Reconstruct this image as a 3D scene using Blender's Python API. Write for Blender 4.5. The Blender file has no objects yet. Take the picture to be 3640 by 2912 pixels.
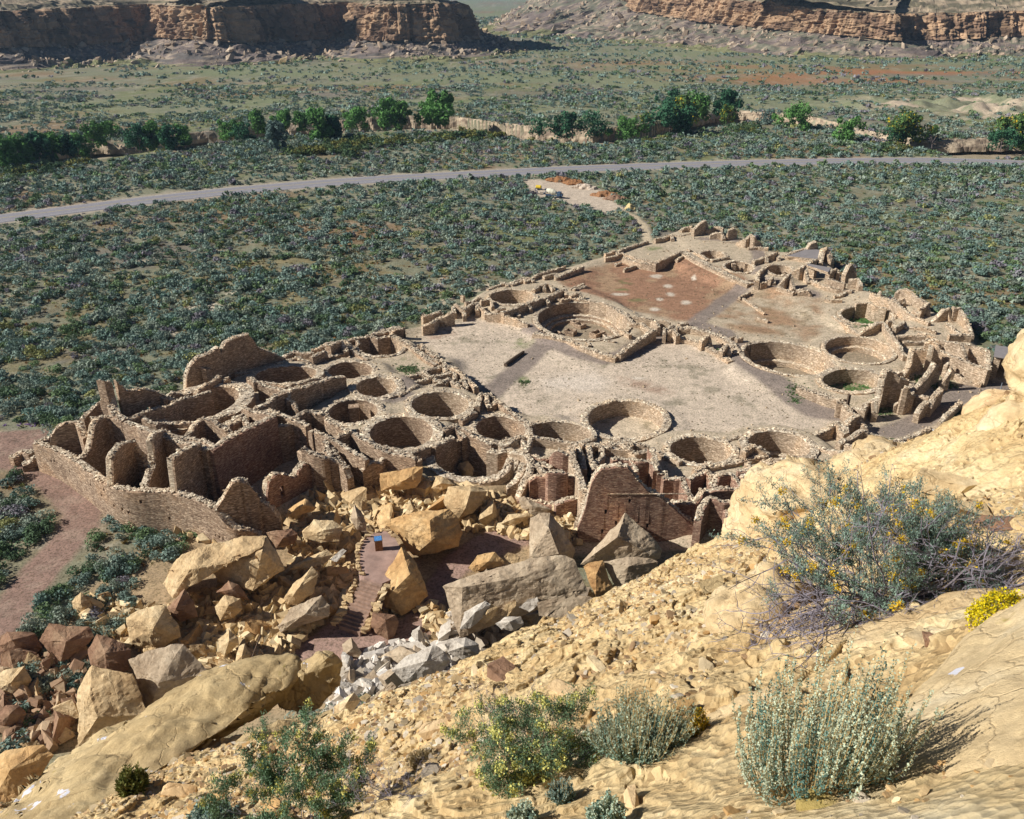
import bpy, bmesh, math, random
import numpy as np
from mathutils import Vector, Matrix, Euler

# ------------------------------------------------------------------ camera, sky, sun, exposure
SC = bpy.context.scene
COL = SC.collection
R = math.radians
PITCH = R(26.36); CZ = 45.0; IW, IH = 3640.0, 2912.0; FPX = 1800 / 2156 * 3640
cd = bpy.data.cameras.new('camera'); cam = bpy.data.objects.new('camera', cd); COL.objects.link(cam)
cam.location = (0, 0, CZ); cam.rotation_euler = (math.pi / 2 - PITCH, 0, 0)
cd.sensor_width = 36; cd.lens = 36 * 1800 / 2156; cd.clip_start = .1; cd.clip_end = 60000
SC.camera = cam
SUN_EL, SUN_PHI = R(35), R(8)          # light travels towards +x and a little away from the camera
W = bpy.data.worlds.new('World'); SC.world = W; W.use_nodes = True
nt = W.node_tree; bg = nt.nodes['Background']; sky = nt.nodes.new('ShaderNodeTexSky')
sky.sky_type = 'NISHITA'; sky.sun_disc = False; sky.sun_elevation = SUN_EL
sky.sun_rotation = math.atan2(-math.cos(SUN_PHI), -math.sin(SUN_PHI))
sky.altitude = 1800; sky.dust_density = .1; sky.air_density = .62; sky.ozone_density = 2.5
nt.links.new(sky.outputs[0], bg.inputs[0]); bg.inputs[1].default_value = .05
sl = bpy.data.lights.new('sun', 'SUN'); sl.energy = 5.0; sl.angle = R(.5); sl.color = (1, .955, .88)
so = bpy.data.objects.new('sun', sl); COL.objects.link(so)
sdir = Vector((math.cos(SUN_PHI) * math.cos(SUN_EL), math.sin(SUN_PHI) * math.cos(SUN_EL), -math.sin(SUN_EL)))
so.rotation_euler = sdir.to_track_quat('-Z', 'Y').to_euler(); so.location = (-80, 0, 120)
SC.view_settings.view_transform = 'Standard'; SC.view_settings.look = 'None'
SC.view_settings.exposure = 0.42; SC.view_settings.gamma = 1

rng = np.random.default_rng(7); random.seed(7)
U = 3640 / 2156
# ------------------------------------------------------------------ projection helpers: photo pixel -> real place
CP, SP = math.cos(PITCH), math.sin(PITCH)
def ray(x, y):
    a = (x - IW / 2) / FPX; b = -(y - IH / 2) / FPX
    return np.array([a, CP + b * SP, -SP + b * CP])
def P(x, y, z=0.):
    d = ray(x, y); t = (z - CZ) / d[2]
    return np.array([0, 0, CZ]) + d * t
def PD(x, y, dep):                     # at a given distance from the camera plane
    return np.array([0, 0, CZ]) + ray(x, y) * dep
def proj(p):
    p = np.asarray(p, float); x, y, z = p[..., 0], p[..., 1], p[..., 2] - CZ
    dep = y * CP - z * SP; up = y * SP + z * CP
    return IW / 2 + FPX * x / dep, IH / 2 - FPX * up / dep, dep
TT = {'A': (100, 1150, 2.875), 'B': (800, 1150, 2.875), 'C': (1500, 950, 1.6333), 'D': (2150, 750, 1.6333), 'E': (2840, 950, 1.6333),
      'F': (1500, 1400, 1.6333), 'G': (2150, 1250, 1.6333), 'H': (700, 1400, 1.6333), 'I': (500, 1700, 4.312), 'J': (900, 1000, 1.725),
      'K': (1800, 800, 1.725), 'L': (2600, 800, 1.725), 'M': (500, 1700, 1.725), 'N': (1400, 1550, 1.725), 'O': (0, 1900, 1.705), 'U': (0, 0, 1 / U)}
def S(t, X, Y): a = TT[t]; return a[0] + X / a[2], a[1] + Y / a[2]
def TP(t, X, Y, z=0.): return P(*S(t, X, Y), z)

# ------------------------------------------------------------------ numpy noise
def _h(i, j, k, s):
    n = (i * 374761393 + j * 668265263 + k * 2147483647 + s * 144665) & 0xffffffff
    n = ((n ^ (n >> 13)) * 1274126177) & 0xffffffff
    return ((n ^ (n >> 16)) & 0xffff) / 65535.0
def vnoise(x, y, z=None, s=0):
    x = np.asarray(x, float); y = np.asarray(y, float)
    z = np.zeros_like(x) if z is None else np.asarray(z, float)
    xi, yi, zi = np.floor(x).astype(np.int64), np.floor(y).astype(np.int64), np.floor(z).astype(np.int64)
    fx, fy, fz = x - xi, y - yi, z - zi
    fx, fy, fz = [f * f * (3 - 2 * f) for f in (fx, fy, fz)]
    r = 0
    for a in (0, 1):
        for b in (0, 1):
            for c in (0, 1):
                w = (fx if a else 1 - fx) * (fy if b else 1 - fy) * (fz if c else 1 - fz)
                r = r + w * _h(xi + a, yi + b, zi + c, s)
    return r * 2 - 1
def fbm(x, y, z=None, o=4, s=0, g=.5):
    r = 0; a = 1; t = 0; f = 1
    for i in range(o):
        r = r + a * vnoise(np.asarray(x) * f, np.asarray(y) * f, None if z is None else np.asarray(z) * f, s + i * 7); t += a; a *= g; f *= 2.03
    return r / t
def sstep(a, b, v):
    t = np.clip((v - a) / (b - a), 0, 1); return t * t * (3 - 2 * t)
def seg_dist(x, y, pl):
    d = np.full(np.shape(x), 1e9)
    for (ax, ay), (bx, by) in zip(pl[:-1], pl[1:]):
        vx, vy = bx - ax, by - ay; L = vx * vx + vy * vy + 1e-9
        t = np.clip(((x - ax) * vx + (y - ay) * vy) / L, 0, 1)
        d = np.minimum(d, np.hypot(x - ax - t * vx, y - ay - t * vy))
    return d
def in_poly(x, y, pl):
    c = np.zeros(np.shape(x), bool); n = len(pl)
    for i in range(n):
        ax, ay = pl[i]; bx, by = pl[(i + 1) % n]
        if ay == by: continue
        c ^= ((ay > y) != (by > y)) & (x < (bx - ax) * (y - ay) / (by - ay) + ax)
    return c

# ------------------------------------------------------------------ object helpers
def tag(o, label=None, cat=None, group=None, kind=None):
    for k, v in (('label', label), ('category', cat), ('group', group), ('kind', kind)):
        if v: o[k] = v
    return o
def obj(name, data, mat=None, parent=None, smooth=False):
    o = bpy.data.objects.new(name, data); COL.objects.link(o)
    if mat is not None and not data.materials: data.materials.append(mat)
    if parent is not None: o.parent = parent; o.matrix_parent_inverse = Matrix.Translation(-Vector(parent.location)) if parent.location.length else Matrix()
    if smooth and len(data.polygons): data.polygons.foreach_set('use_smooth', np.ones(len(data.polygons), bool))
    return o
def empty(name, loc=(0, 0, 0)):
    o = bpy.data.objects.new(name, None); COL.objects.link(o); o.location = loc; return o
def mesh_np(name, v, f, col=None, smooth=False):
    """v (n,3), f (m,k) uniform face size"""
    v = np.asarray(v, np.float32); f = np.asarray(f, np.int32); k = f.shape[1]
    me = bpy.data.meshes.new(name); me.vertices.add(len(v)); me.vertices.foreach_set('co', v.ravel())
    me.loops.add(f.size); me.loops.foreach_set('vertex_index', f.ravel())
    me.polygons.add(len(f)); me.polygons.foreach_set('loop_start', np.arange(0, f.size, k, dtype=np.int32))
    me.polygons.foreach_set('use_smooth', np.full(len(f), bool(smooth)))
    me.update(calc_edges=True)
    if col is not None:
        a = me.color_attributes.new('Col', 'FLOAT_COLOR', 'POINT')
        c = np.ones((len(v), 4), np.float32); c[:, :3] = col; a.data.foreach_set('color', c.ravel())
    return me
def grid_faces(nu, nv):
    i = np.arange(nu - 1)[:, None] * nv + np.arange(nv - 1)[None]; i = i.ravel()
    return np.stack([i, i + nv, i + nv + 1, i + 1], 1)
class MB:
    def __init__(s): s.v = []; s.f = []
    def add(s, v, f):
        b = len(s.v); s.v += [tuple(map(float, p)) for p in v]; s.f += [tuple(b + int(i) for i in q) for q in f]
    def box(s, c, d, rz=0., rx=0.):
        m = Euler((rx, 0, rz)).to_matrix()
        v = [Vector(c) + m @ Vector((d[0] * a / 2, d[1] * b / 2, d[2] * e / 2)) for a in (-1, 1) for b in (-1, 1) for e in (-1, 1)]
        s.add(v, [(0, 1, 3, 2), (4, 6, 7, 5), (0, 4, 5, 1), (2, 3, 7, 6), (0, 2, 6, 4), (1, 5, 7, 3)])
    def tube(s, pts, rad, n=6):
        pts = [Vector(p) for p in pts]; rad = rad if hasattr(rad, '__len__') else [rad] * len(pts)
        vs = []; fs = []
        for i, p in enumerate(pts):
            d = (pts[min(i + 1, len(pts) - 1)] - pts[max(i - 1, 0)]).normalized()
            a = d.orthogonal().normalized() if abs(d.z) > .9 else d.cross(Vector((0, 0, 1))).normalized(); b = d.cross(a)
            for k in range(n):
                t = 2 * math.pi * k / n; vs.append(p + (a * math.cos(t) + b * math.sin(t)) * rad[i])
        for i in range(len(pts) - 1):
            for k in range(n): fs.append((i * n + k, i * n + (k + 1) % n, (i + 1) * n + (k + 1) % n, (i + 1) * n + k))
        fs.append(tuple(range(n))[::-1]); fs.append(tuple((len(pts) - 1) * n + k for k in range(n)))
        s.add(vs, fs)
    def build(s, name, mat=None, parent=None, smooth=False):
        me = bpy.data.meshes.new(name); me.from_pydata(s.v, [], s.f); me.update()
        return obj(name, me, mat, parent, smooth)

# ------------------------------------------------------------------ materials
def mat_new(name):
    m = bpy.data.materials.new(name); m.use_nodes = True; n = m.node_tree; b = n.nodes['Principled BSDF']
    b.inputs['Specular IOR Level'].default_value = .15; b.inputs['Roughness'].default_value = .9
    return m, n, b
def nd(n, t, **k):
    x = n.nodes.new(t)
    for a, v in k.items():
        if a in x.inputs.keys() if hasattr(x.inputs, 'keys') else False: x.inputs[a].default_value = v
        else: setattr(x, a, v)
    return x
def L(n, a, b): n.links.new(a, b)
def noise(n, vec, scale, det=4, rough=.6, dist=0.):
    x = n.nodes.new('ShaderNodeTexNoise'); x.inputs['Scale'].default_value = scale; x.inputs['Detail'].default_value = det
    x.inputs['Roughness'].default_value = rough; x.inputs['Distortion'].default_value = dist; L(n, vec, x.inputs['Vector']); return x.outputs['Fac']
def ramp(n, fac, stops):
    r = n.nodes.new('ShaderNodeValToRGB'); e = r.color_ramp.elements
    while len(e) < len(stops): e.new(.5)
    for el, (p, c) in zip(e, stops): el.position = p; el.color = (*c, 1) if len(c) == 3 else c
    L(n, fac, r.inputs[0]); return r.outputs[0]
def mixc(n, fac, a, b, mode='MIX'):
    x = n.nodes.new('ShaderNodeMix'); x.data_type = 'RGBA'; x.blend_type = mode
    for s_, v in ((x.inputs[0], fac), (x.inputs[6], a), (x.inputs[7], b)):
        if isinstance(v, (int, float)): s_.default_value = v
        elif isinstance(v, tuple): s_.default_value = (*v, 1)
        else: L(n, v, s_)
    return x.outputs[2]
def bump(n, b, h, st, dist):
    x = n.nodes.new('ShaderNodeBump'); x.inputs['Strength'].default_value = st; x.inputs['Distance'].default_value = dist
    L(n, h, x.inputs['Height']); L(n, x.outputs[0], b.inputs['Normal']); return x
def geo_pos(n): return n.nodes.new('ShaderNodeNewGeometry').outputs['Position']
def scaled(n, vec, s):
    m = n.nodes.new('ShaderNodeMapping'); m.inputs['Scale'].default_value = s; L(n, vec, m.inputs['Vector']); return m.outputs[0]
def plain(name, c, rough=.8, var=.15, sc=8., metal=0.):
    m, n, b = mat_new(name); p = geo_pos(n)
    lo = tuple(x * (1 - var) for x in c); hi = tuple(min(1, x * (1 + var)) for x in c)
    L(n, ramp(n, noise(n, p, sc), [(.3, lo), (.7, hi)]), b.inputs['Base Color']); b.inputs['Roughness'].default_value = rough
    b.inputs['Metallic'].default_value = metal
    return m
def attr_mat(name, bumpsc=0, var=.25, sc=3., trans=0., rough=.9, bd=.05, speck=0):
    m, n, b = mat_new(name); a = n.nodes.new('ShaderNodeAttribute'); a.attribute_name = 'Col'; p = geo_pos(n)
    g = ramp(n, noise(n, p, sc, 6, .7), [(.25, (1 - var,) * 3), (.75, (1 + var,) * 3)])
    cc_ = mixc(n, 1., a.outputs[0], g, 'MULTIPLY')
    if speck: cc_ = mixc(n, 1., cc_, ramp(n, noise(n, p, speck, 3, .8), [(.36, (.5, .52, .45)), (.5, (1, 1, 1)), (.68, (1.25, 1.22, 1.2))]), 'MULTIPLY')
    L(n, cc_, b.inputs['Base Color'])
    if bumpsc: bump(n, b, noise(n, p, bumpsc, 5, .7), .6, bd)
    if trans:
        t = n.nodes.new('ShaderNodeBsdfTranslucent'); L(n, a.outputs[0], t.inputs[0]); x = n.nodes.new('ShaderNodeMixShader')
        x.inputs[0].default_value = trans; L(n, b.outputs[0], x.inputs[1]); L(n, t.outputs[0], x.inputs[2])
        L(n, x.outputs[0], n.nodes['Material Output'].inputs[0])
    b.inputs['Roughness'].default_value = rough
    return m
def masonry(name, c1, c2, c3):
    m, n, b = mat_new(name); p = geo_pos(n)
    v = n.nodes.new('ShaderNodeTexVoronoi'); v.feature = 'F1'; v.inputs['Scale'].default_value = 1; L(n, scaled(n, p, (4.2, 4.2, 15)), v.inputs['Vector'])
    ve = n.nodes.new('ShaderNodeTexVoronoi'); ve.feature = 'DISTANCE_TO_EDGE'; ve.inputs['Scale'].default_value = 1; L(n, scaled(n, p, (4.2, 4.2, 15)), ve.inputs['Vector'])
    sep = n.nodes.new('ShaderNodeSeparateColor'); L(n, v.outputs['Color'], sep.inputs[0])
    stone = ramp(n, sep.outputs[0], [(0, c1), (.45, c2), (.8, c3), (1, tuple(min(1, x * 1.5) for x in c3))])
    big = ramp(n, noise(n, p, .35, 5, .65), [(.3, (.72, .70, .70)), (.5, (1, 1, 1)), (.72, (1.2, 1.08, .95))])
    c = mixc(n, 1., stone, big, 'MULTIPLY')
    mort = ramp(n, ve.outputs['Distance'], [(0, (.7, .7, .7)), (.09, (1, 1, 1))])
    c = mixc(n, 1., c, mort, 'MULTIPLY'); L(n, c, b.inputs['Base Color'])
    add = n.nodes.new('ShaderNodeMath'); add.operation = 'ADD'
    h1 = ramp(n, ve.outputs['Distance'], [(0, (0, 0, 0)), (.15, (.7, .7, .7))]); L(n, h1, add.inputs[0]); L(n, sep.outputs[1], add.inputs[1])
    bump(n, b, add.outputs[0], .7, .05)
    return m
def rock(name, c1, c2, c3, strata=.0, sc=.8, stain=None, bd=.12, lichen=0., crack=1.):
    m, n, b = mat_new(name); p = geo_pos(n)
    f = noise(n, p, sc, 8, .65, .4)
    c = ramp(n, f, [(.28, c1), (.5, c2), (.7, c3)])
    f2 = noise(n, p, sc * 9, 6, .75)
    c = mixc(n, 1., c, ramp(n, f2, [(.3, (.72, .7, .68)), (.6, (1.1, 1.1, 1.1))]), 'MULTIPLY')
    if stain:
        c = mixc(n, ramp(n, noise(n, p, sc * .45, 4, .6, .8), [(.56, (0, 0, 0)), (.74, (.6,) * 3)]), c, stain)
    if lichen:
        c = mixc(n, ramp(n, noise(n, p, lichen, 4, .55, .3), [(.655, (0, 0, 0)), (.675, (1, 1, 1))]), c, (.62, .62, .68))
        c = mixc(n, ramp(n, noise(n, scaled(n, p, (1.3, 1, 1.6)), lichen * .8, 4, .6, .2), [(.66, (0, 0, 0)), (.70, (.7, .7, .7))]), c, (.26, .20, .04))
    wv = n.nodes.new('ShaderNodeVectorMath'); wv.operation = 'MULTIPLY_ADD'; wn_ = n.nodes.new('ShaderNodeTexNoise'); wn_.inputs['Scale'].default_value = sc * 1.6; wn_.inputs['Detail'].default_value = 5; L(n, p, wn_.inputs['Vector'])
    L(n, wn_.outputs['Color'], wv.inputs[0]); wv.inputs[1].default_value = (1.1 / sc,) * 3; L(n, p, wv.inputs[2])
    vc = n.nodes.new('ShaderNodeTexVoronoi'); vc.feature = 'DISTANCE_TO_EDGE'; vc.inputs['Scale'].default_value = sc * 1.1 * crack; L(n, scaled(n, wv.outputs[0], (1, 1, 2.2)), vc.inputs['Vector'])
    ck = ramp(n, vc.outputs['Distance'], [(0, (0, 0, 0)), (.035, (1, 1, 1))]); c = mixc(n, 1., c, ramp(n, vc.outputs['Distance'], [(0, (.74, .70, .66)), (.012, (1, 1, 1))]), 'MULTIPLY')
    L(n, c, b.inputs['Base Color'])
    h = mixc(n, .45, noise(n, p, sc * 2.2, 8, .7, .6), noise(n, scaled(n, p, (1, 1, 2.4)), sc * 2.3, 8, .7)) if strata else noise(n, p, sc * 2.5, 10, .72, .5)
    h = mixc(n, .55, h, mixc(n, .72, ck, noise(n, p, sc * 14, 6, .8))); bump(n, b, h, 1., bd)
    return m
M = {}
M['masonry'] = masonry('masonry_tan', (.20, .135, .09), (.36, .255, .175), (.50, .38, .27))
M['masonry_red'] = masonry('masonry_red', (.20, .11, .08), (.32, .19, .135), (.42, .285, .205))
M['masonry_yellow'] = masonry('masonry_yellow', (.27, .195, .13), (.45, .34, .235), (.59, .47, .345))
M['lit_cap'] = masonry('lit_rubble_cap', (.40, .31, .22), (.56, .46, .34), (.70, .60, .46)); M['boulder'] = rock('sandstone_boulder', (.38, .25, .13), (.56, .41, .23), (.68, .55, .35), 0, .35, bd=.13)  # paler tint on wall tops and their loose stones stands in for sunlight
M['boulder_orange'] = rock('orange_sandstone', (.38, .21, .09), (.56, .36, .165), (.64, .47, .26), 0, .3, bd=.13)
M['boulder_grey'] = rock('grey_sandstone', (.29, .215, .145), (.42, .33, .23), (.54, .445, .32), 0, .4, bd=.1)
M['boulder_white'] = rock('white_sandstone', (.36, .31, .26), (.52, .47, .40), (.64, .60, .54), 0, .5, bd=.09)
M['boulder_brown'] = rock('brown_sandstone', (.16, .09, .06), (.27, .16, .10), (.36, .25, .16), 0, .35, bd=.13)
M['near'] = rock('near_sandstone', (.46, .32, .165), (.63, .48, .275), (.73, .62, .42), 1, 1.1, stain=(.52, .37, .18), bd=.05)
M['near_lichen'] = rock('near_lichen_sandstone', (.46, .34, .18), (.62, .48, .28), (.72, .61, .41), 1, 1.3, stain=(.46, .35, .18), bd=.035, lichen=3.2)
M['near_grey'] = rock('near_olive_sandstone', (.34, .25, .13), (.48, .36, .19), (.58, .46, .26), 1, .7, stain=(.36, .27, .16), bd=.06, lichen=2.4)
M['near_orange'] = rock('near_orange_sandstone', (.52, .34, .17), (.70, .51, .29), (.76, .62, .41), 1, .7, bd=.05)
M['cliff'] = rock('cliff_sandstone', (.22, .13, .08), (.42, .28, .17), (.56, .42, .27), 1, .05, stain=(.14, .09, .07), bd=1.6)
M['leaf'] = attr_mat('shrub_leaves', 0, .3, 2.5, trans=.15)
M['ground'] = attr_mat('valley_ground', 1.6, .3, .9, bd=.12, speck=4.5)
M['asphalt'] = plain('asphalt', (.25, .24, .26), .9, .12, 1.5)
M['paint_y'] = plain('yellow_line_paint', (.55, .45, .14), .8)
M['paint_w'] = plain('white_line_paint', (.62, .62, .62), .8)
M['wood'] = plain('weathered_wood', (.10, .07, .05), .9, .4, 12)
M['bark'] = plain('grey_bark', (.17, .14, .14), .95, .3, 20)
M['twig'] = plain('bare_twigs', (.20, .18, .21), .95, .35, 30)
M['steel'] = plain('galvanised_pipe', (.35, .38, .42), .5, .15, 10, .6)
M['flag'] = plain('flagstone', (.34, .23, .19), .9, .25, 1.2)
M['tarmac_roof'] = plain('grey_roof', (.24, .22, .22), .9, .12, 2)

# ------------------------------------------------------------------ kivas (sunken round rooms): tile, left, right rim points, half height, rim z, depth, ring, label
KV = [
 ('A', 1385, 930, 2160, 720, 148, 4.3, 3.6, 1.7, 'raised oval kiva with a broad grey wall top among the tall eastern rooms', 'masonry', {}),
 ('B', 300, 545, 940, 500, 84, 2.9, 2.6, .9, 'wide kiva rimmed by loose flat slabs beside the long shadowed wall', 'masonry', {}),
 ('B', 1050, 485, 1505, 470, 84, 1.9, 2.6, .7, 'small kiva with a step in its shaded side north of the long shadowed wall', 'masonry', {}),
 ('B', 1365, 240, 1815, 240, 84, 1.4, 2.4, .6, 'kiva beside the small grassy court at the outer wall', 'masonry_yellow', {}),
 ('B', 1340, 655, 1755, 640, 98, 2.2, 2.8, 1.0, 'deep bowl kiva below the blue shadowed court', 'masonry_yellow', {}),
 ('B', 1060, 910, 1560, 885, 118, 2.3, 2.8, .8, 'kiva with a square pillar standing inside', 'masonry', {'pillar': 1}),
 ('B', 1480, 1125, 2125, 1105, 160, 2.5, 3.6, 1.1, 'large deep kiva nearest the orange fallen boulder', 'masonry', {}),
 ('J', 970, 757, 1322, 757, 76, 2.1, 3.0, .8, 'smooth rimmed kiva on the grey terrace path', 'masonry_yellow', {}),
 ('J', 1365, 895, 1670, 915, 76, 1.5, 2.8, .8, 'kiva with rubble in its floor between the terrace and the walled row', 'masonry', {}),
 ('J', 1115, 1080, 1568, 1095, 112, 1.6, 4.0, 1.0, 'kiva holding a fallen tan boulder and bright green grass', 'masonry', {'grass': 1, 'bench': 1}),
 ('F', 628, 205, 985, 235, 56, 1.1, 2.6, .6, 'broken open kiva between the rubble floored kiva and the round plaza kiva', 'masonry_yellow', {}),
 ('K', 500, 1185, 965, 1195, 112, .7, 2.0, .85, 'shallow round great kiva with a pale sandy floor standing in the plaza', 'masonry_yellow', {'sand': 1}),
 ('G', 380, 560, 735, 585, 74, 1.1, 3.2, .8, 'kiva just behind the row of square rooms, right of the round plaza kiva', 'masonry_yellow', {}),
 ('G', 828, 525, 1192, 565, 82, 1.1, 3.2, .9, 'kiva at the plaza corner with a small square room beside it', 'masonry_yellow', {'bench': 1}),
 ('C', 672, 295, 1192, 320, 104, .8, 2.6, .8, 'great kiva with stepped benches and masonry vaults on its floor', 'masonry', {'great': 1}),
 ('C', 395, 172, 650, 172, 41, .9, 2.2, .7, 'kiva just left of the great kiva with vaults', 'masonry_yellow', {}),
 ('D', 556, 252, 697, 260, 24, 1.3, 1.8, .6, 'small kiva at the far end of the long pale wall', 'masonry_yellow', {}),
 ('D', 700, 318, 862, 332, 31, 1.3, 1.8, .6, 'small kiva with two square posts inside above the stone steps', 'masonry_yellow', {'posts': 1}),
 ('D', 950, 340, 1085, 345, 27, 1.8, 1.8, .7, 'small raised kiva at the edge of the far rooms with roofs', 'masonry_yellow', {}),
 ('L', 75, 775, 625, 860, 92, .5, 3.2, .7, 'long kiva with a ladder and a curved bench at the plaza edge', 'masonry_yellow', {'bench': 1, 'ladder': 1}),
 ('L', 575, 745, 990, 785, 78, .8, 2.0, .55, 'open kiva with a thin clean rim and low bench in the western wing', 'masonry_yellow', {'bench': 1}),
 ('L', 560, 945, 922, 955, 66, .9, 2.0, .9, 'kiva with weeds growing on its floor beside the tall curved fin wall', 'masonry_yellow', {'grass': 1}),
 ('L', 673, 545, 985, 560, 52, .9, 1.8, .6, 'kiva with a square front enclosure below the western mound', 'masonry_yellow', {'grass': 1}),
]
kiv = []
for k in KV:
    t, xl, yl, xr, yr, hh, zr, dp, w, lab, mm, opt = k
    l, r_ = TP(t, xl, yl, zr), TP(t, xr, yr, zr); cx, cy = (xl + xr) / 2, (yl + yr) / 2
    a, b = TP(t, cx, cy - hh, zr), TP(t, cx, cy + hh, zr)
    c = (l + r_ + a + b) / 4
    kiv.append(dict(c=c[:2], u=((r_ - l) / 2)[:2], v=((a - b) / 2)[:2], z=zr, d=dp, w=w, lab=lab, m=mm, opt=opt))
def kiva_r(k, x, y):                   # normalised radius and mean metric radius
    Mx = np.array([k['u'], k['v']]).T; I = np.linalg.inv(Mx); dx, dy = x - k['c'][0], y - k['c'][1]
    p = I[0, 0] * dx + I[0, 1] * dy; q = I[1, 0] * dx + I[1, 1] * dy
    rho = np.hypot(p, q); dist = np.hypot(dx, dy)
    return rho, np.where(rho > 1e-6, dist * (1 - 1 / np.maximum(rho, 1e-6)), -9)   # signed distance-ish

# ------------------------------------------------------------------ terrain heights
ruin_outline = [P(p[0] * U, p[1] * U, p[2]) for p in [(70, 935, 3.2), (115, 912, 3.4), (150, 900, 4.), (185, 885, 4.6), (215, 850, 5.5), (250, 828, 6.5), (330, 816, 6.2), (395, 835, 4), (388, 820, 2), (392, 800, 2), (400, 772, 2), (440, 755, 2.), (520, 762, 2), (600, 760, 2.4), (640, 735, 2.), (700, 712, 1.8), (780, 690, 1.8), (950, 650, 1.6), (955, 640, 1), (1030, 603, 1), (1090, 583, 1), (1200, 552, 1), (1345, 508, 1),
    (1400, 488, 1.2), (1440, 476, 1.2), (1480, 478, 1.5), (1530, 486, 1.8), (1592, 502, 1.6), (1605, 520, 1.6), (1700, 528, 2.), (1745, 545, 2), (1800, 580, 2), (1830, 606, 1.5), (1900, 625, 2), (1980, 650, 2), (2040, 672, 2), (2050, 700, 1.), (2085, 745, 1), (2156, 775, 0), (2156, 900, 0), (2000, 960, 0), (1560, 1150, 0), (1200, 1170, 0), (1120, 1040, 0), (870, 1000, 0), (700, 1030, 0), (560, 1120, 0)]]
RUIN = [(p[0], p[1]) for p in ruin_outline]
_ctl = [('A', 300, 1500, 0), ('A', 900, 1600, .3), ('A', 1700, 1500, .3), ('A', 1100, 1000, 1.), ('A', 1500, 1100, 1.8), ('A', 1900, 1150, 2.2), ('A', 1800, 500, 1.5), ('A', 2050, 900, 2.4),
 ('B', 100, 1500, .2), ('B', 600, 1350, .4), ('B', 500, 800, 1.6), ('B', 900, 850, 1.2), ('B', 450, 640, 2.6), ('B', 250, 420, 1.4), ('B', 700, 380, 1.9), ('B', 950, 400, 1.0), ('B', 1150, 250, 1.0), ('B', 1280, 560, 1.8),
 ('B', 1600, 60, .9), ('B', 1700, 450, 1.1), ('B', 1950, 600, 1.3), ('B', 1750, 900, 2.1), ('B', 1300, 1080, 2.0), ('B', 1000, 1250, 1.4), ('B', 1500, 1350, 1.2), ('B', 1900, 1290, 1.3), ('B', 2100, 1500, 1.2), ('B', 1100, 1700, .8),
 ('C', 60, 420, .2), ('C', 300, 330, .1), ('C', 600, 600, 0), ('C', 900, 700, 0), ('C', 700, 440, .0), ('C', 350, 190, .6), ('C', 700, 150, .6), ('C', 820, 30, .5), ('C', 700, 250, .7), ('C', 950, 480, .3), ('C', 1150, 440, .4), ('C', 400, 720, .1),
 ('D', 100, 400, 0), ('D', 500, 500, 0), ('D', 900, 580, 0), ('D', 300, 800, 0), ('D', 600, 700, .3), ('D', 650, 220, 1.2), ('D', 780, 250, 1.2), ('D', 870, 350, 1.1), ('D', 600, 150, 1.), ('D', 300, 210, .5), ('D', 900, 250, 1.2), ('D', 1100, 300, 1.6), ('D', 1130, 240, 1.7),
 ('E', 100, 100, 1.), ('E', 200, 220, .5), ('E', 450, 180, 1.4), ('E', 620, 220, 1.6), ('E', 800, 300, 1.6), ('E', 700, 350, 1.4), ('E', 130, 400, .1), ('E', 640, 440, 1.1), ('E', 560, 470, .6), ('E', 850, 480, .6), ('E', 700, 580, .3), ('E', 950, 650, 0), ('E', 600, 850, 0),
 ('E', 300, 600, .8), ('E', 100, 650, .5), ('E', 950, 500, .3), ('E', 1100, 660, 0), ('E', 100, 850, 0),
 ('G', 300, 200, 0), ('G', 700, 350, 0), ('G', 1100, 420, 0), ('G', 200, 560, .4), ('G', 780, 640, .8), ('G', 1050, 640, .8), ('G', 600, 720, .8), ('G', 400, 800, .8), ('G', 700, 860, .8), ('F', 600, 350, .8), ('F', 800, 560, .8), ('F', 560, 420, 1.), ('F', 1000, 380, 1.), ('F', 1150, 330, .8), ('F', 1000, 860, 0), ('F', 750, 330, .8)]
_cp = np.array([[*TP(t, X, Y, z)[:2], z] for t, X, Y, z in _ctl])
def mound(x, y):
    x = np.asarray(x, float); y = np.asarray(y, float); sh = x.shape; X = x.ravel(); Y = y.ravel(); out = np.zeros(X.shape)
    i = np.where((X > -60) & (X < 80) & (Y > 50) & (Y < 185))[0]
    for s in range(0, len(i), 20000):
        j = i[s:s + 20000]; d2 = (X[j, None] - _cp[None, :, 0]) ** 2 + (Y[j, None] - _cp[None, :, 1]) ** 2
        sg = np.clip(2.0 + (Y[j] - 60) * .012, 2, 4)[:, None]
        w = np.exp(-d2 / (2 * sg * sg)) + 1e-9 / (1 + d2); v = (w * _cp[None, :, 2]).sum(1) / w.sum(1)
        ins = in_poly(X[j], Y[j], RUIN); de = seg_dist(X[j], Y[j], RUIN + RUIN[:1])
        out[j] = np.where(ins, v * sstep(0, 1.2, de), 0)
    return out.reshape(sh)
ARR = [TP('U', *p)[:2] for p in [(-500, 395), (-200, 365), (0, 330), (110, 312), (200, 300), (290, 298), (410, 282), (490, 277), (565, 264), (735, 254), (865, 247), (960, 248), (1093, 266), (1250, 275), (1330, 268), (1430, 250), (1547, 232), (1700, 243), (1815, 277), (1950, 300), (2156, 292), (2500, 270)]]
def arroyo(x, y):                      # depth of the wash on the near side of its far bank
    ax = np.array([p[0] for p in ARR]); ay = np.array([p[1] for p in ARR]); yb = np.interp(x, ax, ay)
    d = yb - y + 1.2 * fbm(x * .06, y * .06, s=5)
    return np.where((d > 0), 4.2 * (1 - sstep(17, 34, d)), 0)
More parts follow.
